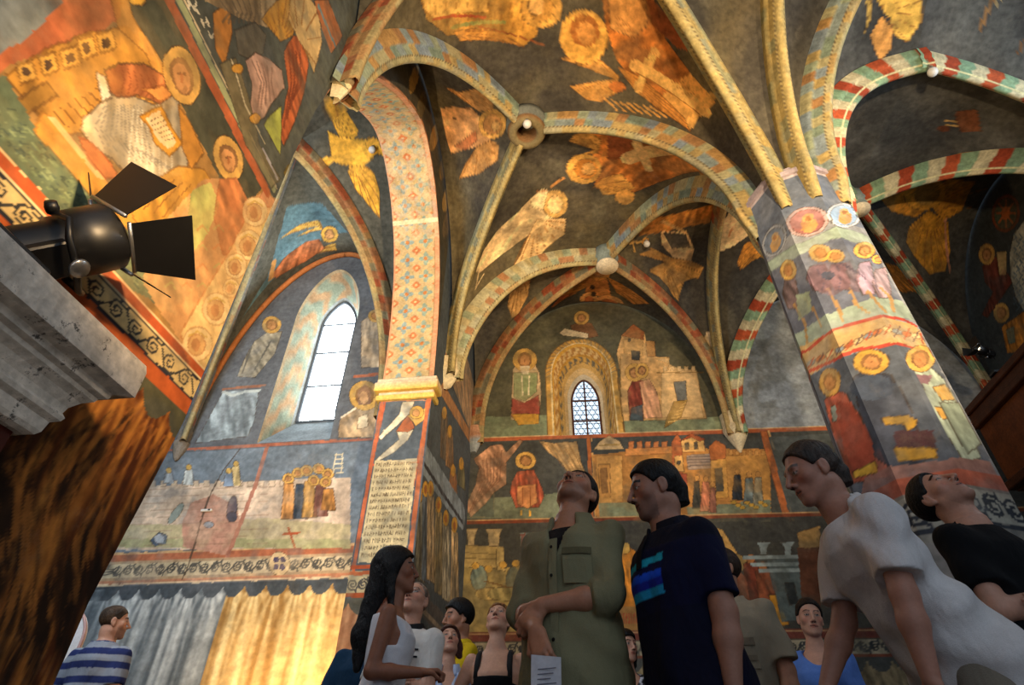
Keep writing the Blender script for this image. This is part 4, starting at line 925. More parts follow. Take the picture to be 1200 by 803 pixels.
    s.poly([(565, 376), (620, 374), (640, 480), (600, 440)], 'cfb184', outline=None)
    # right-hand cells
    s.crop(850, 0, 2.677)
    s.wing([(500, 40), (476, 0), (500, -40), (600, -40), (618, 20), (612, 72), (572, 132), (530, 112), (518, 60)], 'c9a04a', 9); s.poly([(490, 50), (525, 90), (522, 152), (486, 192), (466, 150), (455, 110)], 'c98f4a'); s.poly([(440, 0), (458, 0), (458, 60), (430, 122), (446, 60)], 'b5924a')
    s.line([(838, 0), (800, 88)], 14, '7d5a34'); s.line([(845, 20), (862, 0)], 6, 'a08a60'); s.line([(936, 130), (920, 165)], 10, '6a4a2c')
    s.poly([(722, 350), (790, 342), (804, 412), (740, 416), (724, 380)], '74452a'); s.line([(690, 378), (724, 382)], 5, 'b08a50'); s.line([(690, 392), (730, 396)], 5, 'b08a50'); s.ell(686, 404, 20, 10, '5a3422')
    s.poly([(464, 600), (520, 580), (570, 570), (600, 640), (640, 650), (600, 682), (522, 664)], 'bd8230'); s.wing([(640, 640), (655, 600), (700, 560), (782, 572), (842, 600), (806, 642), (742, 662), (684, 694)], 'bd842f', 10); s.wing([(640, 660), (576, 715), (568, 760), (590, 800), (640, 860), (690, 850), (706, 790), (700, 700)], 'bd862f', 10)
    s.poly([(700, 560), (690, 500), (740, 480), (900, 470), (840, 500), (740, 540)], '9a7440', outline=None); s.line([(720, 540), (880, 470)], 6, 'c9a88a'); s.line([(690, 690), (705, 850)], 7, 'c98a6a')
    s.ell(626, 606, 66, 52, 'c9923a', -10); s.ell(632, 606, 40, 34, '8f7440', -10)
    s.crop(850, 200, 2.677)
    s.wing([(500, 290), (540, 300), (590, 350), (606, 384), (560, 376), (530, 340)], 'c9822f', 8); s.wing([(490, 310), (520, 330), (580, 380), (560, 384), (520, 360)], 'c07a2c', 6)
    s.wing([(60, 230), (104, 214), (120, 250), (80, 270), (48, 310), (38, 286)], 'd08a38')

# ---- ribs
def sweep_rib(name, pts, style, width=.2, seed=0, depth=.24, kind_parts=None):
    pts = np.asarray(pts); n = len(pts)
    d = np.r_[0, np.cumsum(np.linalg.norm(np.diff(pts, axis=0), axis=1))]
    m = max(30, int(d[-1]/.03)); dd = np.linspace(0, d[-1], m); X = np.stack([np.interp(dd, d, pts[:, i]) for i in range(3)], 1)
    for _ in range(3): X[1:-1] = (X[:-2]+2*X[1:-1]+X[2:])/4
    T = np.gradient(X, axis=0); T /= np.linalg.norm(T, axis=1)[:, None]
    h = (pts[-1]-pts[0])*[1, 1, 0]; h /= np.linalg.norm(h); side = np.cross(h, [0, 0, 1.0])
    up = np.cross(side[None], T); up /= np.linalg.norm(up, axis=1)[:, None]
    w, e = width/2, depth
    prof = [(-w, .12), (-w, .0), (-w*.98, -e*.22), (-w*.72, -e*.30), (-w*.66, -e*.36), (-w*.60, -e*.72), (-w*.50, -e*.80), (-w*.36, -e*.86), (-w*.30, -e), (0, -e*1.03),
            (w*.30, -e), (w*.36, -e*.86), (w*.50, -e*.80), (w*.60, -e*.72), (w*.66, -e*.36), (w*.72, -e*.30), (w*.98, -e*.22), (w, .0), (w, .12)]
    k = len(prof); V = np.zeros((m, k, 3)); col = np.zeros((m, k, 3))
    PAL = {'pastel': ['8f977c', '7a868c', 'a9834e', 'a39a72', '768472', '9c744a', '838e88', 'a58e5a'], 'chev': ['7f9a7a', 'a04428', 'c9bd96', '86a07c', 'b0522e', 'bfb38e'],
           'pale': ['b5ae8a', 'a5986c', '949a7a', 'b9aa7e', 'a87a52', 'aca480'], 'slate': ['6f6c66', '8a5a48', '77756c', '6a6f70', '7d6a58'], 'gold': ['a08a54', '9c8c5c', '8c8660', 'a5905a', '868468'], 'rusty': ['a06a42', '906444', '7c745a', '98784e', '944f32']}[style]
    r = random.Random(seed)
    seq = [[PAL[(i+ (r.randrange(3) if style != 'chev' else 0)) % len(PAL)] for i in range(400)] for _ in range(4)]
    step = .15 if style != 'chev' else .20
    for j, (a, b) in enumerate(prof):
        V[:, j] = X+side*a+up*b
        half = abs(a)/w; lane = 0 if b > -e*.25 else 1 if b > -e*.78 else 2
        for i in range(m):
            sk = half*.11 if style == 'chev' else lane*.05
            q = int((dd[i]+sk+lane*.37*(style != 'chev'))/step)
            c = C(seq[(lane+(a > 0)) % 4][q % 400])
            if lane == 2:
                c = c*.35+C('b09c66')*.65 if style != 'chev' else c
                if abs(a) > w*.42 and (dd[i] % .06) < .03: c = C('5f503a') if style in ('pastel', 'gold', 'pale') else c
                if style == 'chev' and abs(a) > w*.42: c = C('d9cf9a')
            col[i, j] = c*(.92+.16*r.random())
    me = np_mesh(name, Wa(V[..., 0], V[..., 1], V[..., 2]).reshape(-1, 3), grid_faces(m, k), True, np.clip(col.reshape(-1, 3), 0, 1))
    return tag(link(name, me, PAINTED), kind='structure')
def rib_curve(S, T):
    c = curve(S, T, 90).copy(); h = (c[-1]-c[0])*[1, 1, 0]; h /= np.linalg.norm(h)
    if T == 'ML': c = c[np.hypot(c[:, 0]-TOP[T][0], c[:, 1]-TOP[T][1]) > .22]       # the ribs stop at the open ring
    else:
        t = nn(c[-1]-c[-4]); c = np.vstack([c, c[-1]+t*.09])
    if S == 'P': c = np.vstack([c[0]-h*.10+[0, 0, -.40], c[0]-h*.05+[0, 0, -.2], c])
    else: c = np.vstack([c[0]+[0, 0, -.16], c])
    return c
def build_ribs():
    k = 6
    R = [('P', 'Q', 'pastel'), ('P', 'ML', 'pastel'), ('P', 'Qn', 'gold'), ('P', 'aBn', 'gold'), ('P', 'Qrn', 'pastel'), ('P', 'aR', 'chev'), ('P', 'aB', 'rusty'), ('P', 'Qr', 'chev'),
         ('N', 'ML', 'pastel'), ('N', 'Qn', 'rusty'), ('A', 'ML', 'gold'), ('A', 'Q', 'pale'), ('C', 'Q', 'rusty'), ('B', 'Q', 'rusty'), ('B', 'aB', 'gold'), ('B', 'Qr', 'chev'),
         ('Cr', 'Qr', 'chev'), ('Rm', 'aR', 'chev'), ('Rm', 'Qr', 'chev'), ('Bn', 'aBn', 'gold'), ('Bn', 'Qn', 'gold'), ('Bn', 'Qrn', 'pastel')]
    for i, (S, T, st) in enumerate(R):
        wd = .19 if S != 'P' else .21
        if (S, T) in (('P', 'aBn'), ('P', 'Qrn'), ('P', 'Qn')): wd = .24
        sweep_rib(f'trim_{k}', rib_curve(S, T), 'rusty' if (S, T) == ('C', 'Q') else st, wd, i); k += 1
    return k
def build_bosses():
    def at(T, dz=0): return W(TOP[T][0], TOP[T][1], TOP[T][2]+dz)
    b = MB(); b.lathe([(.30, .10), (.31, -.04), (.26, -.08), (.25, -.13), (.285, -.17), (.25, -.24), (.19, -.26), (.15, -.24), (.14, -.20), (.14, .2), (.001, .2)], at('ML'), n=40)
    hgt = [v[2]-at('ML')[2] for v in b.v]; rad = [math.hypot(v[0]-at('ML')[0], v[1]-at('ML')[1]) for v in b.v]
    col = np.array([C('191614') if (h > -.19 and r < .16) else C('6d7068') if h > -.1 else C('8f6a44') if h > -.2 else C('7d6e4c') for h, r in zip(hgt, rad)])
    tag(b.build('trim_40', PAINTED, None, col), kind='structure')
    for i, (T, r) in enumerate((('Q', .17), ('Qr', .13))):
        b = MB(); b.lathe([(r*1.25, .12), (r*1.3, -.10), (r*1.1, -.14), (r*1.1, -.24), (r*1.2, -.27), (r*1.15, -.30), (.001, -.305)], at(T), n=32)
        col = np.array([C('e6d4b0') if v[2] < at(T)[2]-.26 else C('8f9a90') for v in b.v]); tag(b.build(f'trim_{41+i}', PAINTED, None, col), kind='structure')
    # corbels
    def corbel(i, S, inward, w=.2, h=.42, top=.25, cols=('d9c49a', 'e6d6b0')):
        u, v, z = SP[S]; iu, iv = inward; L = []; F = []
        lv = [(z+top, w*1.15, .16), (z+.05, w*1.1, .17), (z-.02, w*1.2, .19), (z-.10, w*1.05, .17), (z-.18, w*.85, .14), (z-.30, w*.5, .09), (z-h, .02, .02)]
        tu, tv = -iv, iu
        k = 9
        for (zz, hw, dp) in lv:
            for a in np.linspace(0, math.pi, k):
                L.append(W(u+tu*hw*math.cos(a)+iu*(dp*1.5*math.sin(a)-.05), v+tv*hw*math.cos(a)+iv*(dp*1.5*math.sin(a)-.05), zz))
        for r in range(len(lv)-1):
            for j in range(k-1): F.append((r*k+j, r*k+j+1, (r+1)*k+j+1, (r+1)*k+j))
        b = MB(); b.raw(L, F, False); col = np.array([C(cols[0]) if q[2] > z-.04 else C(cols[1]) for q in b.v]); tag(b.build(f'trim_{i}', PAINTED, None, col), kind='structure')
    corbel(43, 'A', (.8, .0), .17, .34, .2); corbel(44, 'B', (0, -1), .19, .44, .3); corbel(45, 'C', (.7, -.7), .13, .3, .2, ('b98a6a', '9aa0a0')); corbel(46, 'N', (.6, 0), .12, .14, .10, ('e6dcc0', 'd9c9a0'))
    corbel(47, 'Cr', (-.7, -.7), .17, .34, .2)
    # ball finials on the crowns and small lamps at the bosses
    for (T, du, dv, dz, lab) in (('aR', .0, .0, -.30, 'small white ball lamp at the crown of the red and green arch'), ('ML', .17, -.20, -.28, 'small white ball lamp at the rim of the open vault ring'), ('Q', .36, .38, .02, 'small white ball lamp painted creature side of the disc boss')):
        pass

# ============================================================ column
PR = .52
def build_column():
    az = math.atan2(PC[1], PC[0]); to_cam = math.atan2(-PC[1], -PC[0])
    a0 = to_cam+math.radians(31)          # the arris right of the middle, seen from the door side
    vert = [a0+k*math.pi/4 for k in range(8)]
    ring = np.array([[PC[0]+PR*math.cos(a), PC[1]+PR*math.sin(a)] for a in vert])
    side = np.linalg.norm(ring[1]-ring[0])
    nper = 22; pts = []; per = []
    for k in range(8):
        A, B = ring[k], ring[(k+1) % 8]
        for t in np.linspace(0, 1, nper, endpoint=False): pts.append(A+(B-A)*t); per.append((k+t)*side)
    pts.append(ring[0]); per.append(8*side); pts = np.array(pts); per = np.array(per)
    # perimeter runs counter-clockwise; shift so that the visible front lies in the middle
    z = axis((0, 1.9, .06), (1.9, 6.22, .0125)); na, nz = len(pts), len(z)
    V = np.zeros((na, nz, 3)); V[:, :, :2] = pts[:, None]; V[:, :, 2] = z[None]
    def cast(x, y, depth=0):
        d = ray(x, y); best = None
        for k in range(8):
            A, B = ring[k], ring[(k+1) % 8]; e = B-A; nrm = np.array([e[1], -e[0], 0])
            den = d@nrm
            if den >= 0: continue
            t = (np.array([*A, 0])-EYE)@nrm/den; q = EYE+d*t; f = ((q[:2]-A)@e)/(e@e)
            if -1e-6 <= f <= 1+1e-6: best = np.array([((k+f)*side+4*side) % (8*side), q[2]])
        if best is None and depth < 40:       # a trace just outside the silhouette: slide to the arris
            mid = 951+(y-240)*.465; return cast(x+(2.5 if x < mid else -2.5), y, depth+1)
        return best
    p2 = np.stack(np.broadcast_arrays(((per+4*side) % (8*side))[:, None], z[None]), -1).reshape(-1, 2)
    s = Surf(p2, C('868a90'), cast); paint_column(s)
    tag(link('column', np_mesh('column', V.reshape(-1, 3), grid_faces(na, nz), False, s.col), FRESCO), kind='structure')
    b = MB()
    for (z0, z1, e) in ((6.10, 6.17, .035), (6.17, 6.24, .0), (0, .35, .10), (.35, .45, .05)):
        poly = [[PC[0]+(PR+e)*math.cos(a), PC[1]+(PR+e)*math.sin(a), z0] for a in vert]; b.prism(poly, (0, 0, z1-z0))
    tag(b.build('trim_48', PAINTED, None, C('a79aa0')), kind='structure')
def paint_column(s):
    z = s.p[:, 1]
    s.crop(850, 200, 2.677)
    k = np.nonzero(z > 6.06)[0]; s.blend(k, C('b5a9ac'))
    k = np.nonzero((z > 5.25) & (z < 6.06))[0]; s.blend(k, C('636c7c'))
    for (x, y, rx, ry, r, c1, c2) in ((154, 220, 34, 54, 24, '9aa0a8', '6a7688'), (257, 160, 67, 46, -10, 'b59a98', '96605c'), (372, 140, 53, 38, 10, 'c2cdd8', '8aa4c4')):
        s.ell(x, y, rx, ry, c1, r); s.ell(x, y, rx*.82, ry*.82, c2, r); s.ell(x+4, y+8, rx*.4, ry*.55, 'b58a50', r, outline=None); s.ell(x+2, y-ry*.25, rx*.28, ry*.3, 'c9a060', r, outline=None); s.ell(x+3, y-ry*.22, rx*.15, ry*.18, '8a5a3a', r, outline=None)
    g = [(105, 300), (135, 286), (240, 228), (332, 182), (400, 188), (480, 206), (490, 238), (400, 224), (334, 214), (240, 264), (148, 314), (110, 334)]; s.poly(g, '9aac9c', outline='5a6a60')
    s.poly([(110, 335), (148, 316), (240, 266), (334, 216), (400, 226), (500, 240), (620, 430), (480, 420), (330, 470), (210, 540)], '5c6272', outline=None)
    G = [(210, 522), (232, 508), (330, 448), (410, 420), (490, 400), (590, 408), (640, 470), (480, 455), (400, 474), (332, 498), (240, 562), (222, 560)]; s.poly(G, '8c9c90', outline=None)
    for (x, y, h, c, w) in ((205, 340, 95, '6a5a5c', 26), (292, 300, 80, '6f525a', 38), (355, 295, 80, '76545a', 36), (440, 290, 100, '9a8498', 30), (490, 310, 90, 'a08a94', 28)):
        s.poly([(x-w*.7, y), (x+w*.5, y-6), (x+w, y+h*.6), (x+w*1.0, y+h), (x-w*.3, y+h), (x-w, y+h*.5)], c, streak=(.2, 30, .3))
    for q in ([(215, 420), (250, 480), (258, 540)], [(250, 400), (280, 440), (300, 488)], [(320, 370), (350, 420), (370, 472)], [(390, 370), (410, 420), (450, 446)], [(490, 370), (520, 400), (528, 440)], [(450, 380), (480, 420), (500, 440)]): s.line(q, 8, 'a5804e', .85)
    s.poly([(268, 300), (300, 285), (345, 290), (392, 285), (420, 330), (424, 385), (380, 372), (340, 395), (290, 380), (262, 345)], '75606a', .7, streak=(.3, 30, .3), outline=None)
    for q in ([(290, 310), (310, 350), (300, 385)], [(350, 300), (362, 340), (355, 380)], [(400, 300), (410, 345)], [(450, 300), (470, 345), (480, 380)]): s.line(q, 4, '4a4454', .6)
    s.line([(360, 290), (440, 340)], 4, '3e3a48', .7)
    for (x, y, r) in ((198, 312, 25), (298, 258, 36), (346, 268, 28), (436, 250, 34), (480, 278, 20)): s.head(x, y, r, r*(1.25 if x < 220 else .75), gold='c9a050')
    s.poly([(222, 390), (262, 380), (272, 440), (230, 470)], '8d9a84', outline=None); s.ell(320, 330, 20, 14, '3a4252', outline=None)
    def belt(y0, c, w): s.line([(225, 588+y0), (250, 568+y0), (330, 505+y0), (400, 480+y0), (487, 455+y0), (560, 468+y0), (640, 488+y0)], w, c)
    P = [(225, 588), (330, 505), (410, 478), (487, 456), (640, 488), (680, 570), (510, 548), (430, 560), (350, 592), (262, 660), (245, 650)]; s.poly(P, 'b99a68', outline=None)
    for k in range(13):
        x = 268+k*30; y = 605-k*14 if k < 8 else 500+(k-8)*7; s.ell(x, y-2, 16, 8, ['7f8c94', 'b5683f', 'd0bb8a'][k % 3], -30 if k < 8 else 15, outline='5a3a2a'); s.line([(x-8, y+14), (x+10, y-18)], 5, '5d4a48' if k % 2 else 'a85238')
    belt(0, 'a84436', 10); s.line([(258, 660), (350, 592), (430, 560), (512, 547), (580, 553), (670, 568)], 11, 'a84436')
    s.poly([(262, 662), (350, 598), (512, 552), (680, 572), (900, 900), (900, 1100), (420, 1100), (330, 820)], '545b66', outline=None)
    s.poly([(310, 720), (342, 690), (380, 700), (440, 800), (500, 900), (520, 960), (400, 980), (340, 830)], 'ad5a44', streak=(.1, 26, .3)); s.poly([(330, 740), (360, 730), (365, 780), (338, 790)], '8a968c'); s.head(328, 664, 34, 44)
    s.poly([(400, 650), (430, 630), (520, 640), (560, 700), (640, 900), (560, 960), (470, 900), (420, 760)], '3e4350', streak=(.1, 20, .3)); s.ell(462, 680, 70, 40, '414a5a', outline=None); s.head(458, 600, 57, 39, gold='cba24a')
    s.poly([(595, 630), (640, 612), (690, 660), (760, 790), (800, 900), (760, 930), (690, 820), (640, 720)], '9fac9a', streak=(.1, 26, .25)); s.poly([(600, 640), (650, 640), (640, 670), (610, 668)], '8a6a72', outline=None); s.head(612, 590, 46, 42, gold='d0aa58')
    s.poly([(650, 680), (690, 670), (720, 720), (680, 722)], 'c9a05a'); s.poly([(655, 740), (710, 745), (730, 775), (680, 780)], 'c99a4a')
    s.crop(820, 480, 2.487)
    s.poly([(395, -20), (440, -20), (500, 80), (520, 180), (455, 190), (420, 120)], '9a4a38', outline=None); s.poly([(446, 182), (512, 150), (520, 182), (452, 200)], 'c9a23f')
    s.poly([(530, 26), (566, 22), (606, 14), (634, 30), (632, 46), (606, 66), (590, 40), (540, 46)], 'bf9236'); s.poly([(566, 110), (686, 114), (692, 142), (580, 150)], 'bf9236'); s.poly([(560, 60), (680, 60), (686, 112), (570, 110)], '4f3438', outline=None)
    s.poly([(480, 200), (600, 160), (700, 150), (860, 150), (960, 270), (700, 260), (480, 330)], '957068', outline=None); s.poly([(700, -20), (780, -20), (820, 100), (780, 130), (740, 60)], '97a490', streak=(.1, 26, .2))
    k = np.nonzero((z < 2.50) & (z > 2.38))[0]; s.blend(k, C('b0604a'))
    L = s.p[:, 0].max(); k = np.nonzero(z < 2.38)[0]; s.blend(k, C('8a8478'))
    s.scroll((0, 0), (L, 0), 2.12, 2.36, .185, '3a3c42', 'aaa494', .026); s.uvline([(0, 2.10), (L, 2.10)], .03, '3a3c42')
    k = np.nonzero(z < 2.02)[0]; s.blend(k, C('8f8880'))

# ============================================================ chancel vault, floor, the rest of the shell
CS = dict(c1=(-8.9, 2.66, 4.98), c2=(-5.62, 2.66, 5.15), d1=(-8.9, -3.1, 5.0), d2=(-5.62, -3.1, 5.1))
CT = dict(b=(-6.85, .1, 8.85), w=(-7.0, 2.68, 9.05), e=(-5.47, -.2, 9.6), f=(-7.1, -3.1, 9.0), g=(-9.0, -.1, 9.4))
def ccurve(S, T, n=60, p=2., q=2.):
    a, b = CS[S], CT[T]; t = np.linspace(0, 1, n)**1.8; g = (1-(1-t)**p)**(1/q)
    return np.stack([a[0]+(b[0]-a[0])*t, a[1]+(b[1]-a[1])*t, a[2]+(b[2]-a[2])*g], 1)
CPQ = {'c1b': (1.7, 1.9), 'c2b': (1.9, 2.2)}
def build_chancel_vault():
    V = []; F = []; off = 0
    for S, tops in dict(c1=['w', 'b', 'g'], c2=['w', 'b', 'e'], d1=['f', 'b', 'g'], d2=['f', 'b', 'e']).items():
        for T1, T2 in zip(tops[:-1], tops[1:]):
            n = m = 110 if S in ('c1', 'c2') else 24
            c1 = ccurve(S, T1, n, *CPQ.get(S+T1, (2, 2))); c2 = ccurve(S, T2, n, *CPQ.get(S+T2, (2, 2)))
            s = np.linspace(0, 1, m); t = np.linspace(0, 1, n); G = c1[:, None]*(1-s)[None, :, None]+c2[:, None]*s[None, :, None]
            G[..., 2] += .09+(.12*np.sin(math.pi*s))[None]*np.sin(math.pi*t)[:, None]
            V.append(G.reshape(-1, 3)); F.append(grid_faces(n, m, off)); off += n*m
    P = np.vstack(V); F = np.vstack(F); Wv = Wa(P[:, 0], P[:, 1], P[:, 2])
    tree = BVHTree.FromPolygons([Vector(v) for v in Wv], [tuple(f) for f in F.tolist()])
    def cast(x, y):
        h = tree.ray_cast(Vector(EYE), Vector(ray(x, y)).normalized()); return None if h[0] is None else np.array(loc(np.array(h[0])))
    s = Surf(P[:, :2], C('5a594f'), cast); s.worn = .12; s.gain = 1.12
    s.crop(0, 250); s.poly([(760, 330), (840, 200), (900, -20), (1010, -30), (1090, 60), (1140, 160), (1000, 160), (900, 220), (800, 320)], '54707a', outline=None)
    s.wing([(1000, 40), (878, 82), (940, 36), (1000, 22), (1014, 52), (930, 74)], 'c99f4a', 6); s.wing([(970, 130), (915, 182), (980, 122), (1052, 94), (1056, 116), (985, 162)], 'c9a04c', 6); s.poly([(845, 205), (890, 142), (960, 90), (1002, 82), (1020, 112), (960, 152), (870, 202)], 'a0603c', streak=(.6, 26, .3)); s.head(1034, 66, 27, 26, gold='cf9f45'); s.line([(860, 150), (850, 205)], 9, 'b5844a')
    s.crop(300, 0)
    s.wing([(270, 450), (205, 330), (240, 316), (284, 350), (322, 410), (310, 436)], 'd6a03c', 8); s.wing([(300, 500), (342, 520), (372, 545), (388, 600), (388, 684), (350, 640), (310, 592), (288, 540)], 'd6a03c', 9)
    s.poly([(225, 410), (260, 430), (345, 440), (412, 470), (412, 492), (380, 482), (335, 522), (288, 520), (240, 508), (200, 528), (186, 520), (195, 498), (235, 490)], 'd9a640'); s.ell(366, 452, 22, 20, 'cf9a3a')
    tag(link('trim_50', np_mesh('trim_50', Wv, F, True, s.col), FRESCO_C), kind='structure')
    sweep_rib('trim_51', ccurve('c1', 'b', 90, *CPQ['c1b']), 'slate', .16, 50); sweep_rib('trim_52', ccurve('c2', 'b', 90, *CPQ['c2b']), 'rusty', .19, 51)
    # painted orange moulding along the wall arch
    c = np.vstack([ccurve('c1', 'w', 60), ccurve('c2', 'w', 60)[::-1]]); b = MB(); b.tube([W(q[0], 2.66, q[2]) for q in c], .05, 8); tag(b.build('trim_53', PAINTED, None, C('b5703f')), kind='structure')
    u, v, z = CS['c1']; b = MB(); b.lathe([(.0, -.30), (.04, -.26), (.08, -.16), (.11, -.06), (.125, .0), (.10, .04), (.10, .22)], W(u, v, z+.02), n=10, smooth=False); tag(b.build('trim_54', PAINTED, None, C('7f776c')), kind='structure')
def build_shell():
    b = MB(); P = [W(-5.45, -6.5, 0), W(5.2, -6.5, 0), W(5.2, 5.4, 0), W(-5.45, 5.4, 0)]; b.prism(P, (0, 0, -.2)); tag(b.build('floor', FLOOR_M), kind='structure')
    b = MB(); P = [W(-11, -3.3, .12), W(-4.9, -3.3, .12), W(-4.9, 2.75, .12), W(-11, 2.75, .12)]; b.prism(P, (0, 0, -.25)); tag(b.build('floor_chancel', FLOOR_M), kind='structure')
    m = FRESCO
    def plane(name, P, c):
        b = MB(); b.raw(P, [(0, 1, 2, 3)]); tag(b.build(name, m, None, C(c)), kind='structure')
    plane('wall_chancel_end', [W(-10.4, -3.3, 0), W(-10.4, 2.75, 0), W(-10.4, 2.75, 10), W(-10.4, -3.3, 10)], '6a6458')
    plane('wall_chancel_side', [W(-10.5, -3.15, 0), W(-5.4, -3.15, 0), W(-5.4, -3.15, 10), W(-10.5, -3.15, 10)], '6a6458')
    plane('wall_chancel_back', [W(-5.45, 1.9, 5.2), W(-5.45, 2.72, 5.2), W(-5.45, 2.72, 10), W(-5.45, 1.9, 10)], '5a5a52')
    plane('ceiling_chancel', [W(-10.5, -3.3, 10), W(-4.65, -3.3, 10), W(-4.65, 2.8, 10), W(-10.5, 2.8, 10)], '55524a')
build_wall_left(); build_arch(); build_wall_far(); build_wall_chancel(); build_wall_right()
build_vault(); build_ribs(); build_bosses(); build_column(); build_chancel_vault(); build_shell()
# ------------------------------------------------------------- furnishings
def frame_from(b, up=(0, 0, 1), roll=0.):
    b = nn(b); x = nn(np.cross(b, np.asarray(up, float))); y = np.cross(x, b); c, q = math.cos(roll), math.sin(roll); x, y = x*c+y*q, y*c-x*q; return np.column_stack([x, b, y])   # columns: side, beam, up
def theatre_lamp(name, pos, beam, s, label, cat='spotlight', doors=True, foot=None, roll=0.):
    R = frame_from(beam, roll=roll); pos = np.asarray(pos, float); L = lambda x, y, z: pos+R@(np.array([x, y, z])*s)
    root = tag(empty(name, pos), label, cat, 'theatre spotlights')
    b = MB(); ax = R[:, 1]
    b.lathe([(r*s, h*s) for r, h in [(.0, -.26), (.055, -.255), (.085, -.235), (.095, -.19), (.095, -.05), (.105, -.04), (.105, .0), (.118, .01), (.122, .06), (.122, .14), (.112, .15), (.104, .15), (.10, .06)]], pos, ax, 32)
    for k in range(5):
        b.box(L(0, -.20+k*.032, .097), np.array([.10, .02, .02])*s, R)
    b.box(L(0, -.12, -.085), np.array([.13, .16, .04])*s, R, .006*s)
    part(b.build('housing', BLACK_METAL), root)
    b = MB(); b.lathe([(.0, .0), (.05*s, .006*s), (.088*s, .0), (.10*s, -.012*s)], pos+ax*.07*s, ax, 28)
    lens = mat_glow('lamp_lens', (1.0, .78, .45), 6.0 if s < 1 else 3.0); part(b.build('lens', lens), root)
    b = MB()
    yk = [L(-.125, -.03, .0), L(-.14, -.03, -.10), L(-.10, -.06, -.145), L(0, -.06, -.16), L(.10, -.06, -.145), L(.14, -.03, -.10), L(.125, -.03, .0)]
    b.tube(yk, .012*s, 6); part(b.build('yoke', BLACK_METAL), root)
    b = MB(); b.lathe([(.0, -.02*s), (.018*s, -.02*s), (.022*s, 0), (.018*s, .02*s), (.0, .02*s)], L(.145, -.03, 0), R[:, 0], 12); part(b.build('tilt_knob', BLACK_METAL), root)
    b = MB(); b.tube([L(0, -.06, -.155), L(0, -.06, -.175)], .018*s, 10); b.lathe([(.03*s, 0), (.035*s, .008*s), (.02*s, .02*s)], L(0, -.06, -.185), R[:, 2], 16); part(b.build('clamp', CHROME), root)
    b = MB(); b.tube([L(.03, -.24, -.04), L(.05, -.29, -.05), L(.03, -.28, -.08), L(.0, -.2, -.09)], .011*s, 7); part(b.build('cable', BLACK_METAL), root)
    if doors:
        for k, (a, ln, fl) in enumerate(((0, .20, 30), (90, .19, 62), (180, .17, 46), (270, .20, 32))):
            t = math.radians(a); e = np.array([math.cos(t), 0, math.sin(t)]); g = np.array([-math.sin(t), 0, math.cos(t)]); f = math.radians(fl)
            o0 = e*.118+np.array([0, .15, 0]); out = e*math.sin(f)+np.array([0, math.cos(f), 0])
            q = [o0-g*.095, o0+g*.095, o0+out*ln+g*.135, o0+out*ln-g*.135]; nrm = np.cross(g, out)
            m = MB(); m.prism([L(*p) for p in q], R@(nrm*.004*s)); d = part(m.build('barn_door', BLACK_METAL), root)
            m = MB(); m.tube([L(*(o0-g*.10)), L(*(o0+g*.10))], .008*s, 6); h = m.build('hinge', CHROME); h.parent = d
    if foot is not None:
        b = MB(); b.box(*foot); part(b.build('foot_plate', BLACK_METAL), root)
    return root

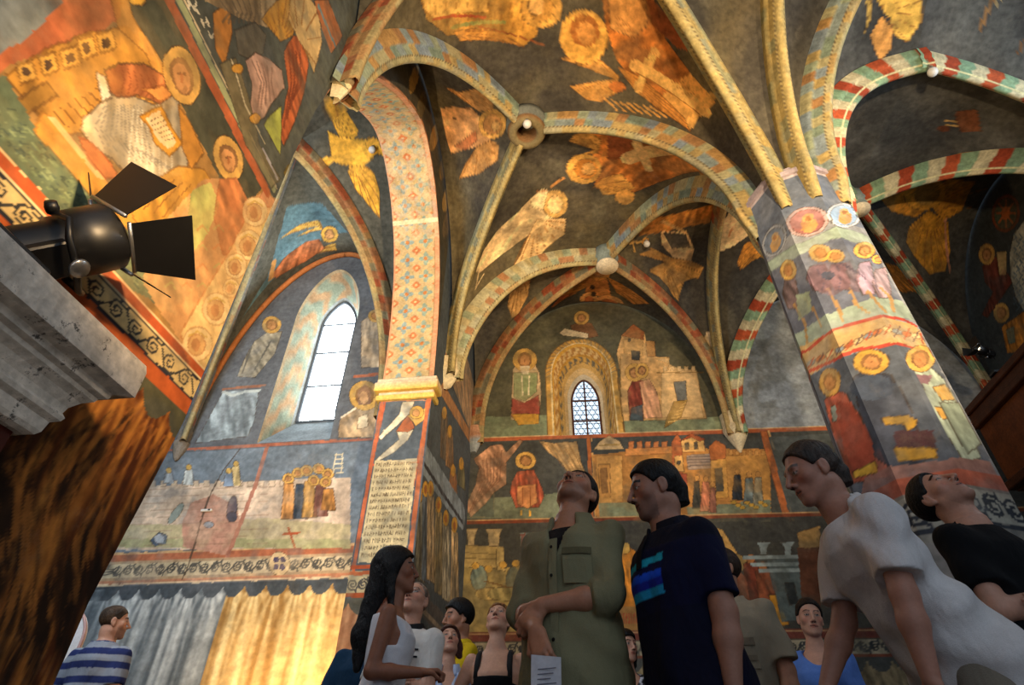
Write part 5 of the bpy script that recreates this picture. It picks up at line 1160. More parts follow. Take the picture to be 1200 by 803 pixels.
LAMP_BEAM = nn(D3*.45+U3*.42+Z3*.74)
def build_props():
    # altar with the stone cornice against the left wall
    root = tag(empty('side_altar', W(-4.6, -3.4, 0)), 'side altar of dark red panels under a worn grey stone cornice, against the left wall', 'altar')
    mott = mat_fresco('mottled_grey_stone', amp=.35, scale=7, fine=34, attr=False, base=(.82, .78, .72), rough=.8, bump=.5, blot=.85)
    def ring(e, z): return [W(-4.69, -6.4, z), W(-4.53+e, -6.4, z), W(-4.53+e, -3.28+e, z), W(-4.69, -3.28+e, z)]
    prof = [(.0, 1.535), (.02, 1.545), (.03, 1.56), (.035, 1.60), (.055, 1.615), (.06, 1.63), (.05, 1.645), (.055, 1.67), (.075, 1.70), (.10, 1.72), (.105, 1.735), (.125, 1.745), (.13, 1.77), (.18, 1.785), (.18, 1.90), (.172, 1.93), (.15, 1.935)]
    b = MB(); V = [p for e, z in prof for p in ring(e, z)]; n = len(prof)
    F = [(i*4+j, i*4+(j+1) % 4, (i+1)*4+(j+1) % 4, (i+1)*4+j) for i in range(n-1) for j in range(4)]+[(3, 2, 1, 0), tuple((n-1)*4+j for j in range(4))]
    b.raw(V, F); part(b.build('cornice', mott), root, 'grey mottled stone cornice')
    b = MB(); b.prism([W(-4.69, -6.4, 0), W(-4.55, -6.4, 0), W(-4.55, -3.30, 0), W(-4.69, -3.30, 0)], (0, 0, 1.536)); part(b.build('body', mat_fresco('dark_red_panelling', amp=.4, scale=5, attr=False, base=(.30, .11, .07), rough=.55)), root)
    b = MB(); c = []
    def petal(pts, d, name, col):
        m = MB(); m.prism([W(-4.55, y, z) for y, z in pts], U3*d); part(m.build(name, mat_plain(name+'_paint', col, .6)), root)
    petal([(-4.2, 1.40), (-3.62, 1.30), (-3.48, 1.27), (-3.62, 1.19), (-4.2, 1.10)], .006, 'blue_field', (.14, .20, .27))
    petal([(-4.2, 1.21), (-3.85, 1.215), (-3.47, 1.27), (-3.56, 1.16), (-3.75, .98), (-4.2, .80)], .010, 'gilded_leaf', (.60, .47, .27))
    petal([(-4.2, 1.16), (-3.88, 1.16), (-3.66, 1.16), (-3.80, 1.04), (-4.2, .88)], .014, 'red_leaf', (.42, .16, .09))
    # big spotlight standing on the cornice
    q = hit_plane(80, 287, W(-4.53, 0, 0), U3)
    beam = LAMP_BEAM
    theatre_lamp('spotlight', q, beam, 1.08, 'large black theatre spotlight with open barn doors standing on the grey cornice', roll=math.radians(32))
    zb = 1.935; b = q-beam/np.linalg.norm(beam)*.22
    root2 = bpy.data.objects['spotlight']
    m = MB(); rot = np.column_stack([U3, D3, Z3]); m.box(W(-4.52, loc(b)[1]-.12, zb+.045), (.16, .36, .085), rot, .015); part(m.build('ballast_box', BLACK_METAL), root2)
    # white round-topped board behind the wall end
    root = tag(empty('display_board', W(-6.05, -1.45, .12)), 'white round-topped board behind the dark end of the left wall', 'board')
    c0 = at_height(80, 712, 2.06); c0u, c0v = loc(c0)
    root.location = W(c0u, c0v, .12)
    a = np.linspace(0, math.pi, 18); hw = .30; pts = [(hw, .0)]+[(hw*math.cos(t), 1.62+hw*math.sin(t)) for t in a]+[(-hw, .0)]
    m = MB(); m.prism([W(c0u+x, c0v, .14+z) for x, z in pts], D3*.035); part(m.build('panel', mat_plain('white_board', (.90, .86, .84), .6)), root)
    m = MB(); m.tube([W(c0u+x, c0v-.004, .14+z) for x, z in pts], .014, 6); part(m.build('edge_strip', mat_plain('pink_board_edge', (.80, .62, .58), .6)), root)
    m = MB()
    for x in (-.17, .17): m = MB(); m.box(W(c0u+x, c0v+.02, .135), (.05, .34, .03), rot); part(m.build('foot', CHROME), root)
    # choir gallery of dark wood on the right
    root = tag(empty('wooden_gallery', W(3.9, 1.0, 4.15)), 'dark red-brown wooden gallery parapet behind the painted column', 'gallery')
    gv0, gv1 = -4.2, 3.85
    def bar(u0, u1, z0, z1, name, mat=DARK_WOOD, bev=.012):
        m = MB(); m.box(W((u0+u1)/2, (gv0+gv1)/2, (z0+z1)/2), (u1-u0, gv1-gv0, z1-z0), rot, bev); return part(m.build(name, mat), root)
    bar(3.20, 3.36, 5.33, 5.44, 'top_rail'); bar(3.24, 3.34, 5.20, 5.33, 'rail_moulding'); bar(3.21, 3.33, 5.10, 5.20, 'lower_moulding')
    bar(3.29, 3.33, 4.22, 5.10, 'parapet_panel', mat_fresco('brown_wood_panel', amp=.4, scale=4, fine=30, attr=False, base=(.42, .22, .10), rough=.45, bump=.15)); bar(3.22, 3.36, 4.12, 4.24, 'base_rail'); bar(3.34, 4.70, 4.10, 4.22, 'platform')
    q = hit_plane(1153, 413, W(3.24, 0, 0), U3); q[2] = max(q[2], 5.56)
    theatre_lamp('spotlight', q+Z3*.02, -U3*.9-D3*.25+Z3*.35, .62, 'small black theatre spotlight clamped on the dark gallery rail', foot=(np.array([q[0], q[1], 5.455]), (.14, .14, .03), rot))
    # little white ball lamps screwed under the vault
    q = hit_plane(243, 599, W(0, 2.7, 0), D3)
    root = tag(empty('sensor_box', q), 'small white box fixed on the cracked painted wall left of the pier', 'sensor')
    m = MB(); m.box(q-D3*.02, (.17, .04, .035), rot, .008); part(m.build('cover', WHITE_PAINT), root); m = MB(); m.box(q-D3*.045+U3*.05, (.03, .012, .015), rot); part(m.build('lens', BLACK_METAL), root)
    trees = {}
    for nm in ('ceiling', 'trim_50'):
        me = bpy.data.objects[nm].data; trees[nm] = BVHTree.FromPolygons([v.co for v in me.vertices], [tuple(p.vertices) for p in me.polygons])
    for (x, y, nm, dz, lab) in ((437, 172, 'trim_50', .03, 'small white ball lamp beside the golden bird in the chancel vault'), (757, 282, 'ceiling', .03, 'small white ball lamp on the painted creature right of the disc boss'),
                            (616, 157, None, 0, 'small white ball lamp hanging at the rim of the open vault ring'), (1079, 67, None, 0, 'small white ball lamp at the crown of the red and green arch')):
        if nm: h = trees[nm].ray_cast(Vector(EYE), Vector(ray(x, y)).normalized()); p = np.array(h[0])
        elif x < 700: p = W(TOP['ML'][0]+.03, TOP['ML'][1]-.22, TOP['ML'][2]-.24)
        else: p = W(TOP['aR'][0], TOP['aR'][1]-.02, TOP['aR'][2]-.26)
        root = tag(empty('ball_lamp', p), lab, 'lamp', 'small ball lamps under the vault')
        m = MB(); m.lathe([(.0, -.15), (.035, -.145), (.055, -.12), (.062, -.09), (.055, -.06), (.035, -.035)], p, n=16); part(m.build('glass_ball', WHITE_PAINT), root)
        m = MB(); m.lathe([(.037, -.04), (.04, -.02), (.03, .0), (.03, .06)], p, n=14); part(m.build('socket_cap', CHROME), root)
build_props()
# ------------------------------------------------------------- people
class Field:
    def __init__(s, X, Y, Z):
        s.ax = (X, Y, Z); s.F = np.full((len(X), len(Y), len(Z)), .08, np.float32)
    def win(s, lo, hi, m):
        sl = []
        for a, l, h in zip(s.ax, lo, hi):
            i0 = np.searchsorted(a, l-m); i1 = np.searchsorted(a, h+m); sl.append(slice(max(0, i0-1), min(len(a), i1+1)))
        return tuple(sl)
    def pts(s, sl):
        return np.stack(np.meshgrid(*[a[q] for a, q in zip(s.ax, sl)], indexing='ij'), -1)
    def add(s, lo, hi, fn, k=.02, sub=False):
        sl = s.win(lo, hi, .06 if not sub else k+.01)
        if any(q.stop-q.start < 2 for q in sl): return
        d = fn(s.pts(sl)).astype(np.float32); F = s.F[sl]
        if sub:
            h = np.clip(.5-.5*(F+d)/k, 0, 1); s.F[sl] = F*(1-h)-d*h+k*h*(1-h)
        else:
            h = np.clip(.5+.5*(F-d)/k, 0, 1); s.F[sl] = F*(1-h)+d*h-k*h*(1-h)
def cone(a, b, ra, rb):
    a, b = np.asarray(a, float), np.asarray(b, float); ab = b-a; l2 = max(ab@ab, 1e-9)
    def fn(P):
        t = np.clip(((P-a)@ab)/l2, 0, 1); q = P-a-t[..., None]*ab; return np.sqrt((q*q).sum(-1))-(ra+(rb-ra)*t)
    r = max(ra, rb); return np.minimum(a, b)-r, np.maximum(a, b)+r, fn
def ellip(c, r, R=None):
    c, r = np.asarray(c, float), np.asarray(r, float)
    def fn(P):
        q = P-c
        if R is not None: q = q@R
        k0 = np.sqrt(((q/r)**2).sum(-1)); k1 = np.sqrt(((q/r**2)**2).sum(-1))+1e-9; return k0*(k0-1)/k1
    m = r.max() if R is not None else r; return c-m, c+m, fn
def cuff(c, a, b, lim=None):
    a = np.asarray(a, float); u = nn(np.asarray(b, float)-a); L = np.linalg.norm(np.asarray(b, float)-a); f = c[2]
    return c[0], c[1], lambda P: np.maximum(f(P), (P-a)@u-L)
def surface_nets(F, ax):
    ins = F < 0; nx, ny, nz = F.shape
    acc = np.zeros((nx-1, ny-1, nz-1, 3), np.float32); cnt = np.zeros((nx-1, ny-1, nz-1), np.float32)
    co = [a.astype(np.float32) for a in ax]
    for d in range(3):
        e0 = [slice(None)]*3; e1 = [slice(None)]*3; e0[d] = slice(0, -1); e1[d] = slice(1, None)
        A, B = F[tuple(e0)], F[tuple(e1)]; cr = ins[tuple(e0)] != ins[tuple(e1)]
        I = np.argwhere(cr)
        if not len(I): continue
        a = A[cr]; b = B[cr]; t = a/(a-b+1e-12)
        P = np.stack([co[k][I[:, k]] for k in range(3)], 1); P[:, d] = co[d][I[:, d]]*(1-t)+co[d][I[:, d]+1]*t
        o = [k for k in range(3) if k != d]
        for p in (0, -1):
            for q in (0, -1):
                J = I.copy(); J[:, o[0]] += p; J[:, o[1]] += q
                ok = ((J >= 0) & (J < np.array([nx-1, ny-1, nz-1]))).all(1); J = J[ok]
                np.add.at(acc, tuple(J.T), P[ok]); np.add.at(cnt, tuple(J.T), 1)
    m = cnt > 0; idx = np.full(cnt.shape, -1, np.int64); idx[m] = np.arange(m.sum()); V = acc[m]/cnt[m][:, None]
    Q = []
    for d in range(3):
        o = [k for k in range(3) if k != d]; e0 = [slice(None)]*3; e1 = [slice(None)]*3; e0[d] = slice(0, -1); e1[d] = slice(1, None)
        cr = ins[tuple(e0)] != ins[tuple(e1)]; I = np.argwhere(cr); I = I[(I[:, o[0]] > 0) & (I[:, o[1]] > 0) & (I[:, o[0]] < F.shape[o[0]]-1) & (I[:, o[1]] < F.shape[o[1]]-1)]
        if not len(I): continue
        c = []
        for (p, q) in ((-1, -1), (0, -1), (0, 0), (-1, 0)):
            J = I.copy(); J[:, o[0]] += p; J[:, o[1]] += q; c.append(idx[tuple(J.T)])
        c = np.stack(c, 1); fl = ins[tuple(I.T)]
        if d == 1: fl = ~fl
        c[~fl] = c[~fl][:, ::-1]; Q.append(c)
    Q = np.vstack(Q); Q = Q[(Q >= 0).all(1)]
    a, b, c = V[Q[:, 0]], V[Q[:, 1]], V[Q[:, 2]]
    if (a*np.cross(b-a, c-a)).sum() < 0: Q = Q[:, ::-1]
    return V, Q
def Rx(a): c, s = math.cos(a), math.sin(a); return np.array([[1, 0, 0], [0, c, -s], [0, s, c]])
def Ry(a): c, s = math.cos(a), math.sin(a); return np.array([[c, 0, s], [0, 1, 0], [-s, 0, c]])
def Rz(a): c, s = math.cos(a), math.sin(a); return np.array([[c, -s, 0], [s, c, 0], [0, 0, 1]])
rad = math.radians
# half widths and half depths up the trunk, measured from the hips
TRUNK = {'m': [(-.16, .150, .110, -.01), (0, .165, .118, -.01), (.10, .158, .112, 0), (.20, .155, .110, .01), (.32, .172, .122, .012), (.42, .176, .116, 0), (.475, .140, .094, -.012), (.515, .092, .072, -.018), (.555, .066, .060, -.015)],
         'f': [(-.16, .165, .118, -.01), (0, .172, .122, -.01), (.10, .145, .105, 0), (.18, .130, .098, .01), (.30, .148, .120, .018), (.36, .155, .122, .018), (.42, .148, .100, .0), (.475, .118, .083, -.012), (.515, .078, .062, -.018), (.555, .054, .050, -.015)]}
class Person:
    def __init__(s, label, px, height, floor=0., face=0., lean=0., side=0., twist=0., hp=0., hy=0., hr=0., arms=None, sex='m', girth=1., px_at='head', fine=.0042, group=None):
        s.label, s.h, s.sc, s.sex, s.girth, s.fine = label, height, height/1.75, sex, girth, fine
        s.hip = np.array([0, 0, .93]); s.T = Rz(rad(twist))@Ry(rad(side))@Rx(-rad(lean))
        tp = lambda p: s.hip+s.T@np.asarray(p, float)
        s.tp = tp; s.neck = tp((0, -.012, .545)); sw = .168*(1 if sex == 'm' else .92)*(1+.5*(girth-1))
        s.H = s.T@Rx(rad(lean)*.0)@np.eye(3); s.H = Rz(rad(twist)*.0)@Rz(rad(hy))@Rx(rad(hp))@Ry(rad(hr))
        nk = nn(s.T@np.array([0, 0, 1.0])*.6+s.H@np.array([0, 0, 1.0])*.4)
        s.pivot = s.neck+nk*.072; s.hc = s.pivot+s.H@np.array([0, .012, .098]); s.hs = 1.06
        s.sh = [tp((-sw, -.012, .448)), tp((sw, -.012, .448))]                     # left is -x: the person looks along +y
        s.arms = arms or [dict(u=(-.12, 0, -1), f=(-.05, .12, -1)), dict(u=(.12, 0, -1), f=(.05, .12, -1))]
        s.el, s.wr, s.hd = [], [], []
        for i, a in enumerate(s.arms):
            u, f = nn(a['u']), nn(a['f'])
            if a.get('rel', True) and False: u = s.T@u
            e = s.sh[i]+u*a.get('ul', .285); w = e+f*a.get('fl', .245); s.el.append(e); s.wr.append(w); s.hd.append(a)
        fz = rad(face); s.face = fz
        # base placement: the head centre lies on the sight line through the traced point
        hc = s.hc*s.sc; z = floor+hc[2]; p = at_height(px[0], px[1], z); R = Rz(fz)
        o = R@np.array([hc[0], hc[1], 0]); s.base = np.array([p[0]-o[0], p[1]-o[1], floor])
        s.root = tag(empty('person', s.base, fz), label, 'person', group); s.root.scale = (s.sc,)*3
    # --- geometry -----------------------------------------------------
    def axes(s, lo, hi, coarse, spans):
        ax = []
        for k in range(3):
            g = np.array(sorted([(max(lo[k], l[k]), min(hi[k], h[k])) for l, h in spans if h[k] > lo[k] and l[k] < hi[k]])) if spans else np.zeros((0, 2))
            out = []; x = lo[k]
            while x < hi[k]:
                inside = any(a-1e-6 <= x <= b for a, b in g); nxt = s.fine if inside else coarse
                if not inside:
                    for a, b in g:
                        if x < a < x+nxt: nxt = max(a-x, s.fine*.6)
                out.append(x); x += nxt
            out.append(hi[k]); ax.append(np.array(out))
        return ax
    def trunk_fn(s, grow=0., tab=None, z0=-9, z1=9, hem=0.):
        tb = np.array(tab or TRUNK[s.sex]); g = s.girth; Tt = s.T
        def fn(P):
            q = (P-s.hip)@Tt; z = q[..., 2]; bel = np.exp(-((z-.12)/.15)**2)*(g-1)*.5
            gr = grow+hem*np.clip((.25-z)/.3, 0, 1)
            w = np.interp(z, tb[:, 0], tb[:, 1])*(1+(g-1)*.6)+gr; d = np.interp(z, tb[:, 0], tb[:, 2])*(1+(g-1)*.6+bel)+gr; yo = np.interp(z, tb[:, 0], tb[:, 3])+bel*.06
            r = np.sqrt((q[..., 0]/w)**2+((q[..., 1]-yo)/d)**2); e = (np.abs(r)**1.0-1)*np.minimum(w, d)
            return np.maximum(np.maximum(e, z-min(z1, tb[-1, 0])), max(z0, tb[0, 0])-z)
        a = s.hip-np.array([.5, .5, .3]); b = s.hip+np.array([.5, .5, .75]); 
        top = s.tp((0, 0, .56)); lo = np.minimum(s.tp((0, 0, max(z0, -.16))), top)-.25-grow; hi = np.maximum(s.tp((0, 0, -.16)), top)+.25+grow
        return lo, hi, fn
    def hf(s, c): return s.hc+s.H@(np.asarray(c, float)*s.hs)
    def head_prims(s, A):
        H = s.H; f = s.sex == 'f'; E = lambda c, r, k=.02, sub=False: A(*ellip(s.hf(c), np.asarray(r)*s.hs, H), k=k, sub=sub)
        Cn = lambda a, b, ra, rb, k=.012, sub=False: A(*cone(s.hf(a), s.hf(b), ra*s.hs, rb*s.hs), k=k, sub=sub)
        w = .94 if f else 1.
        E((0, -.014, .030), (.075*w, .095, .084), .02); E((0, .026, -.030), (.062*w, .064, .082), .03)
        for m in (-1, 1): Cn((m*.046*w, .005, -.062), (m*.018, .066, -.098), .020 if not f else .017, .018, .025); E((m*.044*w, .052, -.024), (.024, .024, .024), .02)
        E((0, .076, -.104), (.020*w, .017, .016), .02)
        Cn((-.034, .078, .022), (.034, .078, .022), .012, .012, .014)
        for m in (-1, 1): E((m*.031, .096, -.001), (.015, .012, .011), .010, True); E((m*.031, .0745, -.001), (.0135, .0135, .0125), .004)
        for m in (-1, 1): Cn((m*.018, .085, .0075), (m*.043, .077, .0065), .0035, .003, .004)
        Cn((0, .090, .012), (0, .116 if not f else .112, -.034), .007, .0105, .010)
        for m in (-1, 1): E((m*.0115, .101, -.039), (.008, .010, .008), .007)
        E((0, .072, -.066), (.030, .024, .026), .02)
        Cn((-.020, .087, -.0625), (.020, .087, -.0625), .0062, .0062, .006); Cn((0, .0945, -.0615), (0, .0945, -.0615), .006, .006, .008); Cn((-.016, .0865, -.0735), (.016, .0865, -.0735), .0072, .0072, .006)
        Cn((-.024, .0975, -.0675), (.024, .0975, -.0675), .0026, .0026, .004, True)
        for m in (-1, 1):
            E((m*.076*w, -.012, -.010), (.010, .019, .032), .010); E((m*.086*w, -.004, -.008), (.006, .010, .019), .005, True); E((m*.074*w, -.004, -.036), (.008, .010, .011), .008)
        Cn((0, -.028, -.070), (0, -.028, -.071), .048, .048, .03)
    def hand(s, i, A):
        a = s.hd[i]; w = s.wr[i]; f = nn(a.get('hf', a['f'])); n = np.asarray(a.get('n', (0, 0, -1)), float); n = nn(n-f*(n@f)); sd = np.cross(f, n)
        if a.get('flip'): sd = -sd
        cu = a.get('curl', .5); z = .92 if s.sex == 'f' else 1.
        L = lambda x, y, zz: w+(sd*x+f*y+n*zz)*z
        for x, y0, y1 in ((-.026, .02, .082), (-.009, .015, .09), (.009, .015, .088), (.025, .02, .078)): A(*cone(L(x*.75, y0, 0), L(x, y1, 0), .0155*z, .0125*z), k=.014)
        for x, y0, l in ((-.029, .082, .072), (-.010, .090, .084), (.010, .088, .078), (.028, .078, .060)):
            p = L(x, y0, 0); ang = cu*.5
            for q, (fr, rr) in enumerate(((.45, .0098), (.31, .0088), (.24, .0078))):
                d = f*math.cos(ang)+n*math.sin(ang); e = p+d*l*fr*z; A(*cone(p, e, rr*z, rr*.9*z), k=.004); p = e; ang += cu*(1.15 if q == 0 else .9)
        t0 = L(-.026, .022, .004); t1 = L(-.050, .055, .014); t2 = L(-.046, .082, .026+.012*cu); t3 = L(-.036, .102, .032+.02*cu)
        for p, q, r0, r1 in ((t0, t1, .016, .0125), (t1, t2, .0115, .0100), (t2, t3, .0098, .0080)): A(*cone(p, q, r0*z, r1*z), k=.006)
    def limb_r(s): return (.050, .041, .041, .027) if s.sex == 'm' else (.043, .035, .035, .023)
    def body(s, skin, stubble=0., brow=(.16, .10, .07), lip=None, legs=True):
        lo = np.min([s.hip-[.3, .25, 0], *[q-.12 for q in s.sh], *[q-.2 for q in s.wr], *[q-.1 for q in s.el], s.hc-.17], 0); hi = np.max([s.hip+[.3, .25, 0], *[q+.12 for q in s.sh], *[q+.2 for q in s.wr], *[q+.1 for q in s.el], s.hc+.17], 0)
        lo[2] = .0; sp = [(s.hc-.135, s.hc+.135)]
        for i, a in enumerate(s.arms):
            if a.get('hand', True): c = s.wr[i]+nn(a.get('hf', a['f']))*.09; sp.append((c-.10, c+.10))
        F = Field(*s.axes(lo, hi, .0125, sp)); A = F.add
        A(*s.trunk_fn(-.006), k=.03)
        A(*cone(s.neck-(s.T@np.array([0, 0, .03])), s.hf((0, -.022, -.055)), .058 if s.sex == 'm' else .048, .054 if s.sex == 'm' else .045), k=.035)
        A(*cone(s.neck-(s.T@np.array([0, -.02, .02])), s.hf((0, .02, -.085)), .038, .036), k=.04)
        r = s.limb_r(); g = 1+(s.girth-1)*.7
        for i in (0, 1):
            A(*cone(s.sh[i], s.el[i], r[0]*g, r[1]*g), k=.03); e2 = s.el[i]*.65+s.wr[i]*.35
            A(*cone(s.el[i], e2, r[2]*g, r[2]*1.04*g), k=.02); A(*cone(e2, s.wr[i], r[2]*1.04*g, r[3]), k=.02)
            if s.arms[i].get('hand', True): s.hand(i, A)
        for m in (-1, 1):
            a, k_, b = np.array([m*.09, -.01, .88]), np.array([m*.10, .01, .49]), np.array([m*.105, -.015, .09])
            A(*cone(a, k_, .084, .055), k=.03); A(*cone(k_, b, .052, .038), k=.02); A(*cone(b+[0, 0, -.03], b+[0, .14, -.055], .034, .026), k=.02)
        s.head_prims(A)
        V, Q = surface_nets(F.F, F.ax); c = np.tile(np.asarray(skin, float), (len(V), 1)); q = (V-s.hc)@s.H/s.hs; x, y, z = np.abs(q[:, 0]), q[:, 1], q[:, 2]
        near = (np.abs(q) < .13).all(1)
        def mix(m, col, a=1.): m = (m*a)[:, None]; c[:] = c*(1-m)+np.asarray(col)*m
        fb = near & (y > .03)
        if stubble: mix(fb*np.clip((-.035-z)/.02, 0, 1)*np.clip((.075-x)/.02, 0, 1)*(y > .0), np.asarray(skin)*.55+np.array([.03, .03, .035]), stubble)
        ch = np.exp(-((x-.042)/.018)**2-((z+.03)/.02)**2)*fb; mix(ch, np.asarray(skin)*[1.05, .82, .78], .5)
        mix(fb*(y > .07)*np.clip(1-((x/.026)**2+((z+.067)/.0125)**2), 0, 1)**.4, lip if lip is not None else np.asarray(skin)*[.86, .60, .56], .85)
        mix(fb*(y > .085)*(np.abs(z+.0675) < .0022)*(x < .024), np.asarray(skin)*.35)
        bz = .023+.004*np.sin(np.clip((x-.012)/.036, 0, 1)*math.pi); mix(fb*(y > .055)*(x > .011)*(x < .049)*(np.abs(z-bz) < (.0052 if s.sex == 'm' else .0036)), brow, .9)
        e = ((x-.031)/.0125)**2+((z+.001)/.0062)**2; ef = fb*(y > .06); mix(ef*(e < .9), (.62, .58, .54)); mix(ef*(((x-.031)**2+(z-.0005)**2) < .0056**2)*(e < 1.1), (.13, .08, .05)); mix(ef*(np.abs(e-1.15) < .28)*(z > -.002), np.asarray(skin)*.32, .85)
        mix(fb*(y > .095)*(((x-.0075)/.0045)**2+((z+.0455)/.003)**2 < 1), np.asarray(skin)*.25)
        c += (fbm(V[:, 0]*60, V[:, 2]*60, 3)[:, None]-.5)*.03
        me = np_mesh('body', V, Q, True, np.clip(c, 0, 1)); o = link('body', me, SKIN, s.root); s.vb = V; return o
    def cloth(s, name, prims, col, cuts=(), mat=None, fold=.006, coarse=.0085, k=.03, colfn=None, lo=None, hi=None, seed=0, label=None, fscale=1., subs=()):
        L = np.min([p[0] for p in prims], 0)-.05; Hh = np.max([p[1] for p in prims], 0)+.05
        fine = s.fine; s.fine = coarse; F = Field(*s.axes(L, Hh, coarse, [])); s.fine = fine
        for p in prims: F.add(p[0], p[1], p[2], k=p[3] if len(p) > 3 else k)
        P = np.stack(np.meshgrid(*F.ax, indexing='ij'), -1)
        if fold:
            q = P@np.array([[1, .2, .1], [-.2, 1, 0], [-.35, .1, 1]])*fscale; ph = seed*1.7
            n = np.sin(q[..., 0]*34+4*np.sin(q[..., 2]*7+ph)+ph)*.45+np.sin(q[..., 1]*29+3*np.sin(q[..., 2]*9+ph)+2)*.4+np.sin(q[..., 2]*26+5*np.sin(q[..., 0]*9+ph)+3*np.sin(q[..., 1]*8))*.45
            F.F += (n*fold).astype(np.float32)
        for c in cuts: F.F = np.maximum(F.F, c(P).astype(np.float32))
        for p in subs: F.F = np.maximum(F.F, -p[2](P).astype(np.float32))
        V, Q = surface_nets(F.F, F.ax)
        c = np.tile(np.asarray(col, float), (len(V), 1))
        if colfn is not None: c = colfn(s, V, c)
        me = np_mesh(name, V, Q, True, np.clip(c, 0, 1)); o = link(name, me, mat or CLOTH, s.root)
        if label: o['label'] = label
        return o
    def tcut(s, axis_i, val, keep_below):
        def f(P):
            q = ((P-s.hip)@s.T)[..., axis_i]; return (q-val) if keep_below else (val-q)
        return f
    def shirt(s, col, loose=.016, sleeve=.62, hem=-.10, neck=.512, name='shirt', sr=.018, collar=None, v=0., colfn=None, fold=.006, seed=0, label=None, hemout=.02, coarse=.0095, strap=None, scoop=0.):
        pr = [(*s.trunk_fn(loose, z0=hem, hem=hemout), .03)]; r = s.limb_r(); g = 1+(s.girth-1)*.7
        for i in (0, 1):
            if sleeve > 0:
                e = s.sh[i]+(s.el[i]-s.sh[i])*min(sleeve, 1.); cc = cone(s.sh[i], e, r[0]*g+sr, r[0]*g*(1-.18*min(sleeve, 1))+sr*1.25); pr.append((*(cuff(cc, s.sh[i], e) if sleeve <= 1 else cc), .04))
                if sleeve > 1:
                    w = s.el[i]+(s.wr[i]-s.el[i])*(sleeve-1); pr.append((*cuff(cone(s.el[i], w, r[2]*g+sr, r[2]*g+sr), s.el[i], w), .03)); a_ = s.el[i]*.62+w*.38-(w-s.el[i])*0; a_ = w-nn(w-s.el[i])*.055; pr.append((*cuff(cone(a_, w, r[2]*g+sr*1.3, r[2]*g+sr*1.4), a_, w), .010))
        cuts = []
        def neckcut(P):
            q = (P-s.hip)@s.T; f = neck-scoop*np.clip(q[..., 1]/.1, -.1, 1)+(.055*(np.abs(q[..., 0])/.098)**2 if neck < .47 and strap is None else 0)
            if v: f = f-v*np.clip(q[..., 1]/.05, 0, 1)*np.clip(1-np.abs(q[..., 0])/.075, 0, 1)
            if strap is not None: return np.where(np.abs(q[..., 0]) < strap, q[..., 2]-f, -1.)
            rr = np.hypot(q[..., 0], np.minimum(q[..., 1], 0)*1.15); return np.where(rr < .098, q[..., 2]-f, -1.)
        cuts.append(neckcut)
        if sleeve <= 0:
            w0 = .150 if strap is None else strap
            cuts.append(lambda P: np.where(((P-s.hip)@s.T)[..., 2] > .30, np.abs(((P-s.hip)@s.T)[..., 0])-(w0+.0), -1.))
        return s.cloth(name, pr, col, cuts, fold=fold, colfn=colfn, seed=seed, label=label, coarse=coarse)
    def trousers(s, col, name='trousers', wide=.018):
        pr = []
        tb = [(-.16, .165, .122, -.01), (0, .172, .126, -.01), (.09, .163, .117, 0)] if s.sex == 'm' else [(-.16, .178, .126, -.01), (0, .182, .13, -.01), (.08, .155, .112, 0)]
        pr.append((*s.trunk_fn(.010, tab=tb), .04))
        for m in (-1, 1):
            a, k_, b = np.array([m*.09, -.01, .86]), np.array([m*.10, .01, .49]), np.array([m*.105, -.015, .07])
            pr.append((*cone(a, k_, .086+wide, .060+wide), .035)); pr.append((*cone(k_, b, .060+wide, .052+wide), .02))
        return s.cloth(name, pr, col, [lambda P: .055-P[..., 2]], fold=.005, coarse=.014, seed=5)
    def shoes(s, col):
        for m in (-1, 1):
            x = m*.105; pr = [(*cone((x, -.045, .045), (x+m*.01, .13, .038), .044, .040), .03), (*cone((x, -.03, .07), (x, .0, .10), .045, .048), .03)]
            s.cloth('shoe', pr, col, [lambda P: .004-P[..., 2], lambda P: P[..., 2]-.105], fold=0, coarse=.010)
    def hair(s, col, style='short', thick=.011, extra=(), top=None, seed=0, label=None, hl=.062):
        H = s.H; w = .94 if s.sex == 'f' else 1.
        pr = [(*ellip(s.hf((0, -.014, .032)), np.array((.075*w+thick, .095+thick, .084+thick))*s.hs, H), .02)]
        for p in extra: pr.append(p)
        ys = [-.12, -.06, -.025, .0, .022, .045, .07, .11]; zs = {'short': [-.085, -.082, -.05, .012, .0, .038, hl, hl+.012], 'long': [-.13, -.13, -.12, -.07, -.01, .035, hl-.004, hl], 'thin': [-.07, -.06, -.03, .012, .01, .055, .09, .10], 'pulled': [-.09, -.085, -.06, .005, .015, .045, hl, hl+.01]}[style]
        def cut(P):
            q = (P-s.hc)@H/s.hs; lim = np.interp(q[..., 1], ys, zs)
            return np.where((q[..., 1] > -.03) | (style in ('short', 'thin', 'pulled')), (lim-q[..., 2])*.8, -1.) if style != 'long' else np.where((q[..., 1] > .0), (lim-q[..., 2])*.8, -1.)
        fine = s.fine
        def cf(s_, V, c):
            q = (V-s.hc)@H; n = vnoise(q[:, 0]*220+q[:, 1]*60, q[:, 2]*30, 3); return c*(.65+.7*n)[:, None]
        o = s.cloth('hair', pr, col, [cut], mat=HAIR, fold=.0022, coarse=.0055 if fine < .006 else .008, colfn=cf, seed=seed, fscale=2.2, label=label); return o
    def neckband(s, col, z=.506, r=.087, t=.010):
        return s.wire('neckband', [s.tp((r*math.cos(a), -.014+r*.88*math.sin(a), z-.018*math.sin(a))) for a in np.linspace(0, 2*math.pi, 28)], t, mat_plain('rib_knit', col, .92), 8)
    def wire(s, name, pts, r, mat, n=8, parent=None, label=None):
        m = MB(); m.tube(pts, r, n); o = m.build(name, mat); o.parent = parent or s.root
        if label: o['label'] = label
        return o
